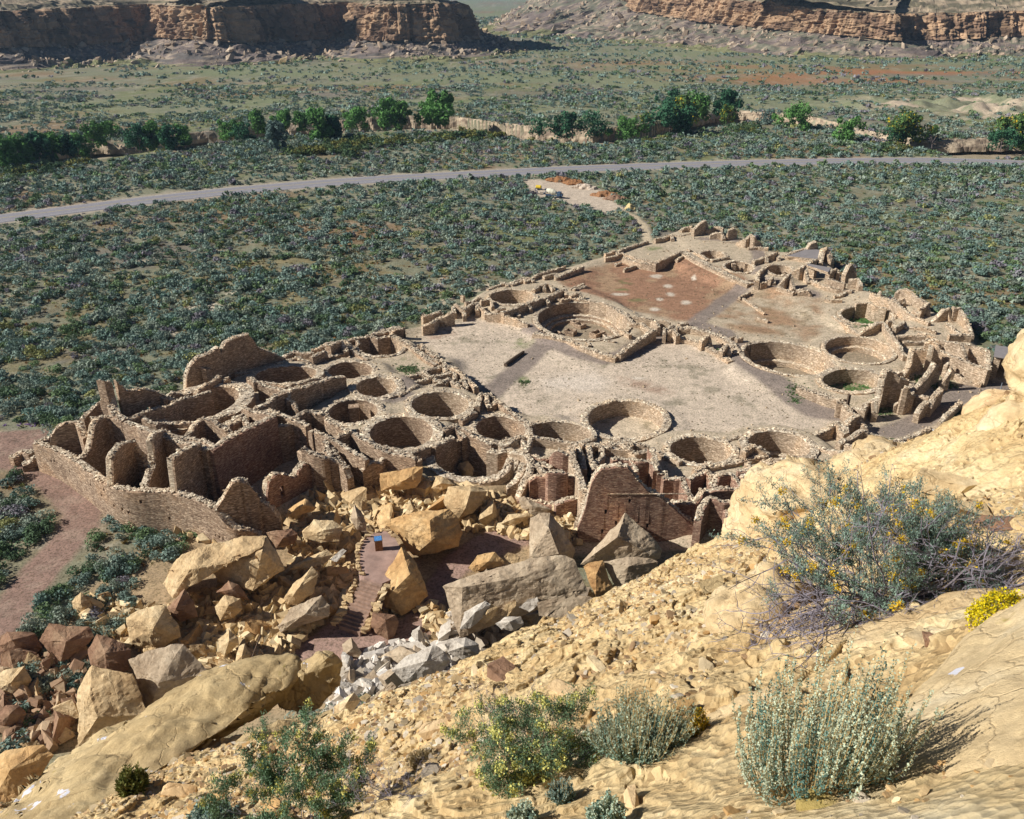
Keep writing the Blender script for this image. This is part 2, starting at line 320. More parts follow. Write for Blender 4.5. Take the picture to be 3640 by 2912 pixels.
def talus(x, y):                       # rises towards the foot of the near cliff
    yl = 47 - 2 * sstep(5, 30, x)
    t = np.maximum(0, yl - y)
    return .5 * t ** 1.08 * sstep(-24, -4, x)
def ground(x, y):
    x = np.asarray(x, float); y = np.asarray(y, float)
    far = sstep(60, 200, np.hypot(x, y))
    ins = in_poly(x, y, RUIN)
    z = mound(x, y) + talus(x, y) - arroyo(x, y)
    z = z + np.where(ins, .06, .22) * fbm(x * .25, y * .25, s=3) + far * .8 * fbm(x * .02, y * .02, s=9) * sstep(180, 330, y)
    # gullied pale badland right of the wash
    bl = np.exp(-(((x - 225) / 85) ** 2 + ((y - 370) / 40) ** 2)); z = z + bl * (4.5 * np.abs(fbm(x * .07, y * .05, s=31)) * 2 - .6)
    return z
def gz(x, y): return float(ground(np.array([x]), np.array([y]))[0])

def axis_lines(dense0, dense1, ds, mid0, mid1, ms, lo, hi, gr=1.07):
    a = list(np.arange(dense0, dense1 + .001, ds))
    b = list(np.arange(dense1 + ms, mid1, ms)); c = list(np.arange(dense0 - ms, mid0, -ms))[::-1]
    s = ms; v = (b[-1] if b else a[-1]); up = []
    while v < hi: s *= gr; v += s; up.append(v)
    s = ms; v = (c[0] if c else a[0]); dn = []
    while v > lo: s *= gr; v -= s; dn.append(v)
    return np.array(dn[::-1] + c + a + b + up)
GX = axis_lines(-62, 78, .36, -190, 210, 1.3, -9000, 9000, 1.09)
GY = axis_lines(46, 190, .36, 30, 420, 1.3, -30, 30000, 1.09)
X, Y = np.meshgrid(GX, GY, indexing='ij')
Z = ground(X, Y)
# sunken floors
floor_col = np.zeros(X.shape, int)
sub = (X > -62) & (X < 80) & (Y > 50) & (Y < 190)
for k in kiv:
    rho, sd = kiva_r(k, X, Y); rmin = min(np.hypot(*k['u']), np.hypot(*k['v']))
    inn = (sd < k['w'] * .45) & sub
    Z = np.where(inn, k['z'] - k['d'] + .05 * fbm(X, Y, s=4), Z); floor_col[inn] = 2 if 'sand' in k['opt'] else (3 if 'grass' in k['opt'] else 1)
    ring = (sd >= k['w'] * .45) & (sd < k['w'] + 2.6) & sub; oth = np.zeros(X.shape, bool)
    for k2 in kiv:
        if k2 is not k: oth |= (kiva_r(k2, X, Y)[1] < k2['w'] * .45)
    lo_ = k['z'] - (.5 if 'sand' in k['opt'] else .14 if k['z'] < 4 else 2.0); bl_ = 1 - sstep(k['w'] + .9, k['w'] + 2.6, sd)
    Z = np.where(ring & ~oth, Z * (1 - bl_) + bl_ * np.maximum(np.minimum(Z, k['z'] - .1), lo_), Z)
# ---- region colours (albedo)
def lay(c, mask, col): m = np.clip(mask, 0, 1)[..., None]; return c * (1 - m) + np.array(col) * m
def reg(pts): return [tuple(TP(*p)[:2]) for p in pts]
def soft(pl, w, nz=1.5, s=1):
    xx = X + nz * fbm(X * .3, Y * .3, s=40 + s); yy = Y + nz * fbm(X * .3, Y * .3, s=60 + s)
    d = seg_dist(xx, yy, pl + pl[:1]); ins = in_poly(xx, yy, pl)
    return sstep(-w, w, np.where(ins, d, -d))
def strip(pl, w, e=.4, nz=.3): return 1 - sstep(w - e, w + e, seg_dist(X + nz * fbm(X * .5, Y * .5, s=71), Y + nz * fbm(X * .5, Y * .5, s=72), pl))
C = np.empty(X.shape + (3,)); C[:] = (.205, .205, .14)
n1 = fbm(X * .035, Y * .035, s=11, o=5); n2 = fbm(X * .03 + 9, Y * .045, s=12, o=5); n3 = fbm(X * .25, Y * .25, s=13); n4 = fbm(X * .9, Y * .9, s=14)
C = lay(C, sstep(.05, .35, n1) * .8, (.17, .19, .085)); C = lay(C, sstep(.08, .4, n2) * .65, (.25, .15, .085))
C = lay(C, sstep(.2, .4, n3 + .3 * n4) * .5, (.38, .34, .27)); C = lay(C, sstep(.2, .5, -n2) * .45, (.17, .13, .14))
C = lay(C, sstep(.25, .45, n4) * .5, (.20, .15, .07))
midf = sstep(300, 420, Y); C = lay(C, midf * .8 * sstep(-.2, .3, fbm(X * .008, Y * .016, s=15)), (.20, .225, .13))
farred = np.exp(-((Y - 470 - .12 * X) / 40) ** 2) * sstep(60, 160, X) + np.exp(-((Y - 600 + .3 * X) / 45) ** 2) * sstep(0, 80, X) * sstep(420, 200, X)
C = lay(C, farred * .6 * sstep(-.3, .3, fbm(X * .02, Y * .04, s=16)), (.36, .15, .07))
bl = np.exp(-(((X - 225) / 90) ** 2 + ((Y - 370) / 45) ** 2)); C = lay(C, sstep(.25, .6, bl) * sstep(-.15, .2, fbm(X * .1, Y * .1, s=17)) * .9, (.50, .40, .30))
C = lay(C, (arroyo(X, Y) > .3) * .7, (.36, .30, .22))
yl = sstep(0, 1, X * 0 + 1) * soft(reg([('U', -60, 700), ('U', 330, 560), ('U', 700, 480), ('U', 960, 520), ('U', 880, 600), ('U', 560, 740), ('U', 300, 760), ('U', 0, 800)]), 4, 6) * (1 - sstep(300, 400, Y))
C = lay(C, yl * sstep(-.1, .3, n3) * .6, (.20, .155, .06)); C = lay(C, yl * sstep(.15, .4, n2) * .45, (.22, .12, .06))
for cx, cy, w in ((425, 648, 26), (500, 614, 14), (960, 560, 16), (440, 525, 18), (1040, 535, 12), (240, 780, 14), (330, 706, 18)):
    p = TP('U', cx, cy); C = lay(C, 1.2 - ((X - p[0]) / (w * .16)) ** 2 - ((Y - p[1]) / (w * .12)) ** 2 + n4, (.52, .46, .36))
C = lay(C, strip([tuple(TP('U', *p)[:2]) for p in [(0, 600), (60, 580), (150, 568), (250, 556), (340, 545)]], .6), (.45, .38, .28))
C = lay(C, strip([tuple(TP('U', *p)[:2]) for p in [(955, 545), (935, 575), (925, 612)]], .5), (.48, .41, .31))
ruinm = soft(RUIN, .5, .5)
sand = (.56, .46, .36); C = lay(C, ruinm, (.47, .385, .28))
plaza = reg([('C', 190, 290), ('C', 640, 360), ('C', 1050, 540), ('D', 350, 740), ('D', 800, 850), ('E', 0, 740), ('E', 230, 870), ('G', 1225, 450), ('G', 700, 480), ('G', 0, 500), ('C', 640, 900), ('C', 330, 740), ('C', 0, 440), ('C', 0, 400)])
C = lay(C, soft(plaza, 1, 1) * (1 if 1 else 0), sand)
C = lay(C, soft(plaza, 1, 1) * sstep(.12, .42, n3 * .6 + n4 * .5) * .75, (.27, .235, .17))
C = lay(C, soft(reg([('C', 680, 640), ('C', 1000, 600), ('C', 1120, 650), ('C', 1050, 720), ('C', 780, 720)]), 1.5, 2) * .8, (.64, .55, .46))
red1 = reg([('D', 60, 290), ('D', 300, 310), ('D', 420, 275), ('D', 520, 310), ('D', 840, 440), ('D', 620, 560), ('D', 500, 660), ('D', 380, 640), ('D', 130, 570), ('C', 840, 130), ('C', 790, 90)])
rm = soft(red1, .8, 1.2); C = lay(C, rm * .95, (.31, .17, .105)); C = lay(C, rm * sstep(.0, .35, n3) * .6, (.40, .29, .18)); C = lay(C, rm * sstep(.15, .4, n4) * .5, (.19, .11, .07))
red2 = reg([('D', 770, 500), ('D', 950, 470), ('D', 1225, 530), ('E', 120, 330), ('E', 40, 460), ('D', 1000, 720), ('D', 760, 700), ('D', 640, 640)])
rm2 = soft(red2, 1.2, 1.5); C = lay(C, rm2 * .9 * sstep(-.4, .2, n3), (.34, .21, .125)); C = lay(C, rm2 * sstep(.1, .4, n4) * .5, (.22, .16, .09))
C = lay(C, soft(reg([('C', 20, 370), ('C', 170, 360), ('C', 180, 420), ('C', 50, 450)]), 1, 1) * .5 * sstep(-.2, .3, n4), (.30, .17, .12))
C = lay(C, soft(reg([('G', 90, 140), ('G', 250, 170), ('G', 400, 230), ('G', 380, 260), ('G', 120, 200)]), 1, 1) * .6 * sstep(-.3, .3, n4), (.27, .15, .10))
for t, cx, cy, rx, ry in (('D', 298, 380, 40, 12), ('D', 370, 437, 28, 12), ('D', 385, 485, 28, 13), ('D', 472, 532, 32, 13), ('D', 320, 515, 18, 9), ('D', 517, 398, 14, 8), ('D', 288, 570, 30, 12), ('D', 90, 485, 50, 9), ('G', 200, 155, 42, 10)):
    p = TP(t, cx, cy); q = TP(t, cx + rx, cy); s_ = TP(t, cx, cy - ry); C = lay(C, 1.3 - ((X - p[0]) / (q[0] - p[0])) ** 2 - ((Y - p[1]) / (s_[1] - p[1])) ** 2 + .8 * n4, (.58, .50, .41))
for t, cx, cy, rx, ry in (('D', 130, 410, 60, 22), ('D', 170, 505, 90, 28), ('D', 100, 460, 50, 16), ('C', 560, 440, 110, 40), ('B', 1880, 470, 110, 50), ('C', 580, 650, 60, 20), ('G', 1100, 230, 60, 60), ('D', 280, 235, 90, 18), ('E', 830, 670, 90, 30), ('E', 690, 640, 40, 30), ('G', 730, 670, 90, 14), ('E', 480, 810, 100, 30), ('E', 960, 830, 60, 30)):
    p = TP(t, cx, cy); q = TP(t, cx + rx, cy); s_ = TP(t, cx, cy - ry); C = lay(C, .75 * np.clip(1.0 - ((X - p[0]) / (q[0] - p[0])) ** 2 - ((Y - p[1]) / (s_[1] - p[1])) ** 2, 0, 1) * sstep(-.3, .3, n4 + n3), (.15, .19, .07))
dk = (.235, .19, .165)
PATHS = [([('C', 385, 745), ('C', 450, 690), ('C', 560, 590), ('C', 660, 490), ('C', 740, 430)], 1.5), ([('C', 640, 375), ('C', 740, 430), ('C', 900, 510), ('C', 1050, 548), ('D', 0, 870), ('D', 110, 850), ('D', 230, 780), ('D', 350, 735)], 1.6),
 ([('D', 510, 672), ('D', 600, 600), ('D', 700, 520), ('D', 800, 460), ('D', 900, 448), ('D', 1050, 470), ('D', 1200, 510)], 1.4), ([('D', 560, 680), ('D', 680, 720), ('D', 760, 800), ('G', 760, 30), ('G', 900, 130), ('G', 1100, 270), ('G', 1225, 350), ('E', 200, 850)], 1.8),
 ([('D', 700, 185), ('D', 800, 210), ('D', 870, 250), ('D', 895, 310), ('D', 850, 370), ('D', 880, 400)], 1.3), ([('D', 560, 190), ('D', 700, 200)], 1.0),
 ([('E', 520, 960), ('E', 700, 890), ('E', 800, 840), ('E', 900, 760), ('E', 1000, 710), ('E', 1170, 690)], 1.5), ([('E', 890, 590), ('E', 1000, 630), ('E', 1100, 665), ('E', 1190, 700)], .9),
 ([('B', 1650, 880), ('B', 1800, 800), ('B', 1950, 700), ('B', 2080, 660)], 1.3), ([('B', 1700, 930), ('B', 1780, 860), ('B', 1850, 900)], 1.3)]
for pl, w in PATHS: C = lay(C, strip(reg(pl), w) * .9, dk)
FP = [tuple(TP('U', *p)[:2]) for p in [(-260, 955), (-60, 945), (40, 940), (90, 985), (135, 1030), (170, 1075), (165, 1110), (140, 1145), (95, 1190), (50, 1245), (10, 1310), (-40, 1400)]]
fpm = strip(FP, 1.75, .35, .35); wide = soft(reg([('U', -100, 915), ('U', 110, 905), ('U', 180, 1010), ('U', 235, 1065), ('U', 200, 1090), ('U', 150, 1080), ('U', 70, 1000), ('U', -100, 975)]), .4, .5)
C = lay(C, np.maximum(fpm, wide), (.26, .17, .135)); C = lay(C, np.maximum(fpm, wide) * sstep(.1, .4, n4) * .4, (.36, .27, .21))
C = lay(C, strip(reg([('C', 0, 270), ('C', 100, 215), ('C', 200, 165), ('C', 330, 130), ('C', 450, 95)]), .9, .5, .4), (.50, .42, .31))
LOT = reg([('U', 1100, 376), ('U', 1170, 380), ('U', 1255, 396), ('U', 1318, 438), ('U', 1290, 452), ('U', 1205, 432), ('U', 1140, 416), ('U', 1110, 398)])
C = lay(C, soft(LOT, .8, .8), (.52, .43, .34))
TRK = [tuple(TP('U', *p)[:2]) for p in [(1300, 440), (1335, 455), (1355, 475), (1362, 500), (1362, 515)]]
C = lay(C, strip(TRK, .9), (.50, .41, .29)); C = lay(C, strip([tuple(TP('U', *p)[:2]) for p in [(1310, 443), (1340, 447), (1400, 455)]], .5), (.45, .38, .28))
tal = sstep(0, 3, talus(X, Y)); C = lay(C, tal, (.40, .29, .17)); rub = soft(reg([('U', 120, 1290), ('U', 330, 1120), ('U', 560, 1120), ('U', 700, 1040), ('U', 880, 1000), ('U', 1120, 1040), ('U', 1200, 1170), ('U', 1100, 1500), ('U', 0, 1600)]), 1, 1.5)
C = lay(C, rub * .85, (.38, .27, .16))
PAVE = reg([('U', 600, 1380), ('U', 700, 1310), ('U', 790, 1290), ('U', 850, 1310), ('U', 930, 1180), ('U', 1000, 1130), ('U', 1100, 1090), ('U', 1150, 1110), ('U', 1115, 1150), ('U', 1010, 1190), ('U', 950, 1240), ('U', 880, 1400), ('U', 700, 1420)])
pvm = soft(PAVE, .3, .3); C = lay(C, pvm, (.33, .22, .18)); Z = np.where(pvm > .5, Z * .3 + .15, Z)
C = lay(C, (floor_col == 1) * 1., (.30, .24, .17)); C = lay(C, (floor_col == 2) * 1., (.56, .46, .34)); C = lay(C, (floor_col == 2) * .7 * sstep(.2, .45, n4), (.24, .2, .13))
C = lay(C, (floor_col == 3) * 1., (.36, .29, .2)); C = lay(C, (floor_col == 3) * .9 * sstep(-.1, .25, n3 + n4 * .5), (.08, .15, .04))
# ground mesh
gm = mesh_np('ground', np.stack([X.ravel(), Y.ravel(), Z.ravel()], 1), grid_faces(len(GX), len(GY)), C.reshape(-1, 3), True)
g = obj('ground', gm, M['ground']); tag(g, kind='structure')
from bisect import bisect
def gzm(x, y):                         # height of the ground mesh itself (kiva floors included)
    i = min(max(bisect(GX, x) - 1, 0), len(GX) - 2); j = min(max(bisect(GY, y) - 1, 0), len(GY) - 2)
    fx = (x - GX[i]) / (GX[i + 1] - GX[i]); fy = (y - GY[j]) / (GY[j + 1] - GY[j])
    return float(Z[i, j] * (1 - fx) * (1 - fy) + Z[i + 1, j] * fx * (1 - fy) + Z[i, j + 1] * (1 - fx) * fy + Z[i + 1, j + 1] * fx * fy)
def gzs(x, y):                         # the same, vectorised
    x = np.asarray(x); y = np.asarray(y); i = np.clip(np.searchsorted(GX, x) - 1, 0, len(GX) - 2); j = np.clip(np.searchsorted(GY, y) - 1, 0, len(GY) - 2)
    fx = (x - GX[i]) / (GX[i + 1] - GX[i]); fy = (y - GY[j]) / (GY[j + 1] - GY[j])
    return Z[i, j] * (1 - fx) * (1 - fy) + Z[i + 1, j] * fx * (1 - fy) + Z[i, j + 1] * (1 - fx) * fy + Z[i + 1, j + 1] * fx * fy

# eroded cut bank of the wash
ap = np.array(ARR); a_s = np.r_[0, np.cumsum(np.hypot(*np.diff(ap, axis=0).T))]; a_t = np.arange(0, a_s[-1], .7); bx, by = np.interp(a_t, a_s, ap[:, 0]), np.interp(a_t, a_s, ap[:, 1])
by = by - 1.2 * fbm(bx * .06, by * .06, s=5)
rows = []; qv = np.linspace(0, 1, 9); bcol = []
for q in qv:
    o_ = -1.6 + 2.2 * q - (1.6 * np.abs(fbm(a_t * .16, a_t * 0 + q * .6, s=51)) + 1.3 * np.abs(vnoise(a_t * .45 + q, a_t * 0, s=52)) + 2.5 * vnoise(a_t * .03, a_t * 0, s=53) * (1 - q)) * (1 - .5 * q)
    zt_ = gz(0, 200) * 0 + ground(bx, by + 1.5) + .25; h_ = 4.4 * (.55 + .45 * sstep(-.35, .25, vnoise(a_t * .02, a_t * 0, s=54)))
    rows.append(np.c_[bx, by + o_ + .3 * (q > .95), zt_ - h_ * (1 - q) - .35 * (q > .95) * 0 - 1.0 * (q == 0)]); k_ = fbm(a_t * .3, a_t * 0 + q * 5, s=55)[:, None]
    bcol.append(np.where(k_ > .12, np.array((.25, .19, .14)), np.array((.40, .32, .23))) * (1 + .3 * vnoise(a_t * .9, a_t * 0 + q * 8, s=56)[:, None]))
rows.append(np.c_[bx, by + 2.6, ground(bx, by + 2.6) + .02]); bcol.append(np.tile((.36, .30, .21), (len(a_t), 1)))
M['bank'] = attr_mat('bank_earth', 1.2, .3, .5, bd=.3)
tag(obj('wash_bank', mesh_np('wash_bank', np.stack(rows, 1).reshape(-1, 3), grid_faces(len(a_t), len(rows)), np.stack(bcol, 1).reshape(-1, 3)), M['bank']), kind='structure')

# road
rp = [TP('U', *p)[:2] for p in [(-700, 560), (-300, 500), (0, 461), (140, 443), (300, 423), (480, 403), (640, 389), (820, 376), (1000, 367), (1190, 357), (1400, 349), (1600, 343), (1800, 339), (1950, 338), (2050, 340), (2156, 344), (2400, 356), (2800, 385)]]
rp = np.array(rp); s_ = np.r_[0, np.cumsum(np.hypot(*np.diff(rp, axis=0).T))]
ss = np.linspace(0, s_[-1], 400); rx = np.interp(ss, s_, rp[:, 0]); ry = np.interp(ss, s_, rp[:, 1])
for _ in range(30): rx[1:-1] = (rx[:-2] + rx[1:-1] + rx[2:]) / 3; ry[1:-1] = (ry[:-2] + ry[1:-1] + ry[2:]) / 3
rt = np.stack([np.gradient(rx), np.gradient(ry)], 1); rt /= np.linalg.norm(rt, axis=1)[:, None]; rn = np.stack([-rt[:, 1], rt[:, 0]], 1)
ROADC = np.stack([rx, ry], 1)
def ribbon(name, o0, o1, z, mat, parent=None):
    v = []
    for o_, dz in ((o0 - .0, z), (o1, z)): v.append(np.c_[rx + rn[:, 0] * o_, ry + rn[:, 1] * o_, np.full(400, dz)])
    v = np.stack(v, 1).reshape(-1, 3); return obj(name, mesh_np(name, v, grid_faces(400, 2)), mat, parent)
rd = np.hypot
near_road = np.zeros(X.shape, bool)
msk = (Y > 150) & (Y < 420)
dr = seg_dist(X[msk], Y[msk], [tuple(p) for p in ROADC[::8]]); zz = Z[msk]; cc = C[msk]
w_ = 1 - sstep(4.5, 8, dr); zz = zz * (1 - w_); cc = cc * (1 - w_[:, None] * .7) + np.array((.42, .36, .29)) * w_[:, None] * .7
Z[msk] = zz; C[msk] = cc
gm.vertices.foreach_set('co', np.stack([X.ravel(), Y.ravel(), Z.ravel()], 1).astype(np.float32).ravel())
ca = np.ones((X.size, 4), np.float32); ca[:, :3] = C.reshape(-1, 3); gm.color_attributes['Col'].data.foreach_set('color', ca.ravel())
HW = 3.6
v = np.stack([np.c_[rx + rn[:, 0] * o_, ry + rn[:, 1] * o_, np.full(400, z_)] for o_, z_ in ((-HW - .8, -.1), (-HW, .14), (HW, .14), (HW + .8, -.1))], 1).reshape(-1, 3)
tag(obj('road', mesh_np('road', v, grid_faces(400, 4)), M['asphalt']), kind='structure')
tag(ribbon('road_centre_line', -.09, .09, .150, M['paint_y']), kind='structure')
tag(ribbon('road_edge_line', HW - .32, HW - .2, .150, M['paint_w']), kind='structure'); tag(ribbon('road_edge_line', -HW + .2, -HW + .32, .150, M['paint_w']), kind='structure')

# ------------------------------------------------------------------ masonry walls
def wall_mesh(name, pts, th, mat, parent, base=None, ops=(), jag=.14, seed=0):
    th = th * .84; pts = np.array(pts, float); s = np.r_[0, np.cumsum(np.hypot(*np.diff(pts[:, :2], axis=0).T))]; Lg = s[-1]
    if Lg < .3: return None
    n = max(3, int(Lg / .3)); t = np.linspace(0, Lg, n)
    brk = sorted(set([q for o in ops for q in (o[0] * Lg, o[1] * Lg)])); t = np.array(sorted(set(np.round(np.r_[t, s, brk], 3))))
    px, py, pz = np.interp(t, s, pts[:, 0]), np.interp(t, s, pts[:, 1]), np.interp(t, s, pts[:, 2])
    pz = pz + jag * (.7 * vnoise(t * 1.7 + seed * 9.1, t * 0, s=seed) + .45 * np.round(vnoise(t * .55, t * 0 + seed, s=3) * 1.5))
    # smooth plan a little, mitred normals
    dx, dy = np.gradient(px), np.gradient(py); l = np.hypot(dx, dy) + 1e-9; nx, ny = -dy / l, dx / l
    for _ in range(2): nx[1:-1] = (nx[:-2] + nx[1:-1] + nx[2:]) / 3; ny[1:-1] = (ny[:-2] + ny[1:-1] + ny[2:]) / 3
    if base is None:
        b0 = gzs(px + nx * th * .5, py + ny * th * .5); b1 = gzs(px - nx * th * .5, py - ny * th * .5); b2 = gzs(px, py)
        bz = np.minimum(np.minimum(b0, b1), b2) - .5
    else: bz = np.full(len(t), float(base))
    pz = np.maximum(pz, bz + .35)
    V, F, TF = [], [], []
    OFF = (-.5, -.5, -.5, -.22, .1, .36, .5, .5, .5)
    def run(i0, i1, lo, hi, top):
        b = len(V); K = 9
        for i in range(i0, i1 + 1):
            z0, z1 = lo[i], hi[i]
            jt = [vnoise(np.array([t[i] * 2.3]), np.array([q * 3.1]), s=seed + 5)[0] * .06 if top else 0 for q in range(4)]
            zs = (z0, z0 + (z1 - z0) * .5, z1 - .06, z1 + jt[0], z1 + jt[1] + .03, z1 + jt[2], z1 - .06, z0 + (z1 - z0) * .5, z0)
            wob = 1 + .04 * vnoise(np.array([t[i] * 1.9]), np.array([seed * 1.]), s=8)[0]
            for o_, z_ in zip(OFF, zs):
                w2 = wob if z_ > z0 + .1 else 1.05
                V.append((px[i] + nx[i] * th * o_ * w2, py[i] + ny[i] * th * o_ * w2, z_))
        for i in range(i1 - i0):
            for k in range(K):
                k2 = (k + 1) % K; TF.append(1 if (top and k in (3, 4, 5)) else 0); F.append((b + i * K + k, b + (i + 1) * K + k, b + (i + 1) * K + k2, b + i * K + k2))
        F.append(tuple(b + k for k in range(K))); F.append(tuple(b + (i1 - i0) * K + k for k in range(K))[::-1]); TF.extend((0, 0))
    segs = [0] + [int(np.argmin(abs(t - q))) for q in brk] + [len(t) - 1]
    for a, c in zip(segs[:-1], segs[1:]):
        if c <= a: continue
        mid = (t[a] + t[c]) / 2 / Lg; hit = [o for o in ops if o[0] < mid < o[1]]
        if not hit: run(a, c, bz, pz, True)
        else:
            z0, z1 = hit[0][2], hit[0][3]; k = np.arange(len(t))
            if z0 > bz[a] + .2: run(a, c, bz, np.full(len(t), z0), False)
            if pz[a:c + 1].min() > z1 + .15: run(a, c, np.full(len(t), z1), pz, True)
    r_ = np.random.default_rng(seed + 999); ns = int(Lg * 4.4 * (1 + th))
    for _ in range(ns):
        q = r_.random() * Lg; i = int(np.searchsorted(t, q).clip(1, len(t) - 1)); f_ = (q - t[i - 1]) / (t[i] - t[i - 1] + 1e-9); o_ = r_.uniform(-.42, .42) * th
        if any(o[0] < q / Lg < o[1] and o[3] > pz[i] - .2 for o in ops): continue
        c = np.array((px[i - 1] + (px[i] - px[i - 1]) * f_ + nx[i] * o_, py[i - 1] + (py[i] - py[i - 1]) * f_ + ny[i] * o_, pz[i - 1] + (pz[i] - pz[i - 1]) * f_ + .06))
        a = r_.uniform(0, 6.28); w = r_.uniform(.07, .17); l_ = w * r_.uniform(.5, .8); h = r_.uniform(.02, .055); b = len(V); ca_, sa = math.cos(a), math.sin(a); tl_ = r_.uniform(-.35, .35, 2)
        for sx, sy, sz in ((-1, -1, -1), (1, -.8, -1), (.9, 1, -1), (-1, .9, -1), (-.8, -.9, 1), (.9, -.8, 1), (.8, .8, 1), (-.9, .7, 1)):
            ux, uy = sx * w, sy * l_; V.append((c[0] + ux * ca_ - uy * sa, c[1] + ux * sa + uy * ca_, c[2] + sz * h + ux * tl_[0] + uy * tl_[1]))
        F += [(b, b + 3, b + 2, b + 1), (b + 4, b + 5, b + 6, b + 7), (b, b + 1, b + 5, b + 4), (b + 1, b + 2, b + 6, b + 5), (b + 2, b + 3, b + 7, b + 6), (b + 3, b, b + 4, b + 7)]
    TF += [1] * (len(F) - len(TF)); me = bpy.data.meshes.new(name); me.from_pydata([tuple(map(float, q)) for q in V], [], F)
    me.materials.append(mat); me.materials.append(M['lit_cap']); me.polygons.foreach_set('material_index', np.array(TF, np.int32)); me.update()
    return obj(name, me, mat, parent)
def plane_ridge(P0, P1, pix):          # ridge traced in the photo, heights solved in the vertical plane P0-P1
    P0 = np.array(P0); P1 = np.array(P1); d = (P1 - P0)[:2]; n_ = np.array([-d[1], d[0]]); out = []
    for x, y in pix:
        r_ = ray(x, y); t = (n_ @ P0[:2]) / (n_ @ r_[:2]); q = np.array([0, 0, CZ]) + r_ * t
        out.append((float((q[:2] - P0[:2]) @ d / (d @ d)), q))
    out.sort(key=lambda a: a[0]); res = []; last = -9
    for a, q in out:
        if a > last + .004: res.append(q); last = a
    return res
wn = [0]
def parse(s): return [tuple(float(v) for v in p.split(',')) for p in s.split(';')]
def walls(parent, t, mat, txt, th=.75):
    for ln in txt.strip().splitlines():
        ln = ln.strip()
        if not ln: continue
        w = th
        if ln[0] == '*': a, ln = ln.split(' ', 1); w = float(a[1:])
        for q in ln.split(' | '):
            wn[0] += 1
            wall_mesh('wall', [TP(t, *p) for p in parse(q)], w, mat, parent, seed=wn[0])
def smooth_poly(pts, it=3):
    p = np.array(pts)
    for _ in range(it):
        q = [p[0]]
        for a, b in zip(p[:-1], p[1:]): q += [a * .75 + b * .25, a * .25 + b * .75]
        q.append(p[-1]); p = np.array(q)
    return p
def block(name, label, cat='ruin', loc=(0, 0, 0)):
    e = empty(name, loc); tag(e, label, cat); return e

def pr(parent, t, mat, th, P0, P1, pix, ops=(), jag=.14, base=None):
    wn[0] += 1
    a, b = TP(t, *P0), TP(t, *P1)
    pts = plane_ridge(a, b, [S(t, *q) for q in pix])
    pts = [p for p in pts if p[2] > -.5]
    return wall_mesh('wall', [a] + [p for p in pts if .3 < np.hypot(*(p - a)[:2]) and .3 < np.hypot(*(p - b)[:2])] + [b], th, mat, parent, seed=wn[0], ops=ops, jag=jag, base=base)
mA, mY, mR = M['masonry'], M['masonry_yellow'], M['masonry_red']
# --- tall rooms of the eastern wing
b = block('room_block', 'roofless tall masonry rooms behind the long outer wall at the left end of the ruin', loc=tuple(TP('A', 75, 1215, 0)))
LW = [TP('A', 80, 1215, 3.2), TP('A', 330, 1290, 3.5), TP('A', 560, 1440, 3.7), TP('A', 830, 1645, 3.9), TP('A', 1000, 1697, 4.1), TP('I', 100, 175, 4.2), TP('I', 450, 190, 4.2), TP('I', 820, 275, 4.2), TP('I', 1130, 420, 4.1), TP('I', 1260, 540, 3.6), TP('I', 1400, 720, 2.7), TP('I', 1560, 770, 2.3), TP('I', 1700, 780, 1.9), TP('I', 1860, 860, 1.2)]
def holes(L0, specs): return [(a, a + .009, z, z + .3) for a, z in specs]
wall_mesh('long_wall', smooth_poly(LW), 1.05, mA, b, seed=1, jag=.06, ops=[(.085, .093, 1.9, 2.2), (.105, .113, 2.1, 2.4), (.20, .208, 2.0, 2.3), (.36, .368, 2.4, 2.7), (.43, .438, 2.2, 2.5), (.46, .468, 3.1, 3.45), (.50, .508, 1.9, 2.2), (.535, .543, 1.9, 2.2), (.555, .563, 1.7, 2.0), (.60, .609, 3.0, 3.35), (.68, .687, 1.4, 1.7), (.86, .866, 1.1, 1.35), (.875, .881, 1.1, 1.35), (.89, .896, 1.1, 1.35)])
walls(b, 'A', mA, '*.9 80,1215,3.2;90,1200,3.2;220,1175,3.3')
pr(b, 'A', mA, .85, (225, 1235, 3.4), (505, 1000, 5.6), [(240, 1160), (290, 1070), (370, 1020), (440, 1010)])
pr(b, 'A', mA, .85, (505, 1385, 3.7), (770, 948, 6.0), [(560, 1350), (610, 1290), (640, 1160), (650, 1060), (690, 990)])
pr(b, 'A', mA, .85, (840, 1650, 4.0), (1060, 1200, 6.0), [(825, 1500), (830, 1380), (860, 1310), (910, 1250), (990, 1210)])
pr(b, 'A', mA, .85, (1180, 1690, 4.1), (1370, 1095, 6.3), [(1220, 1560), (1265, 1450), (1260, 1330), (1240, 1200), (1260, 1130)], ops=[(.2, .27, 1.9, 2.5)])
pr(b, 'A', mA, .85, (1490, 1720, 4.2), (1740, 1240, 6.6), [(1470, 1600), (1455, 1480), (1450, 1390), (1480, 1350), (1560, 1300), (1650, 1260)])
pr(b, 'I', mA, 1.0, (1160, 420, 4.2), (1510, 20, 6.4), [(1250, 300), (1330, 160), (1400, 60)])
walls(b, 'I', mA, '*1.0 1510,20,6.3;1630,60,6;1720,170,5.2;1790,300,4.0;1960,400,3.2;2080,560,2;2150,640,1.4')
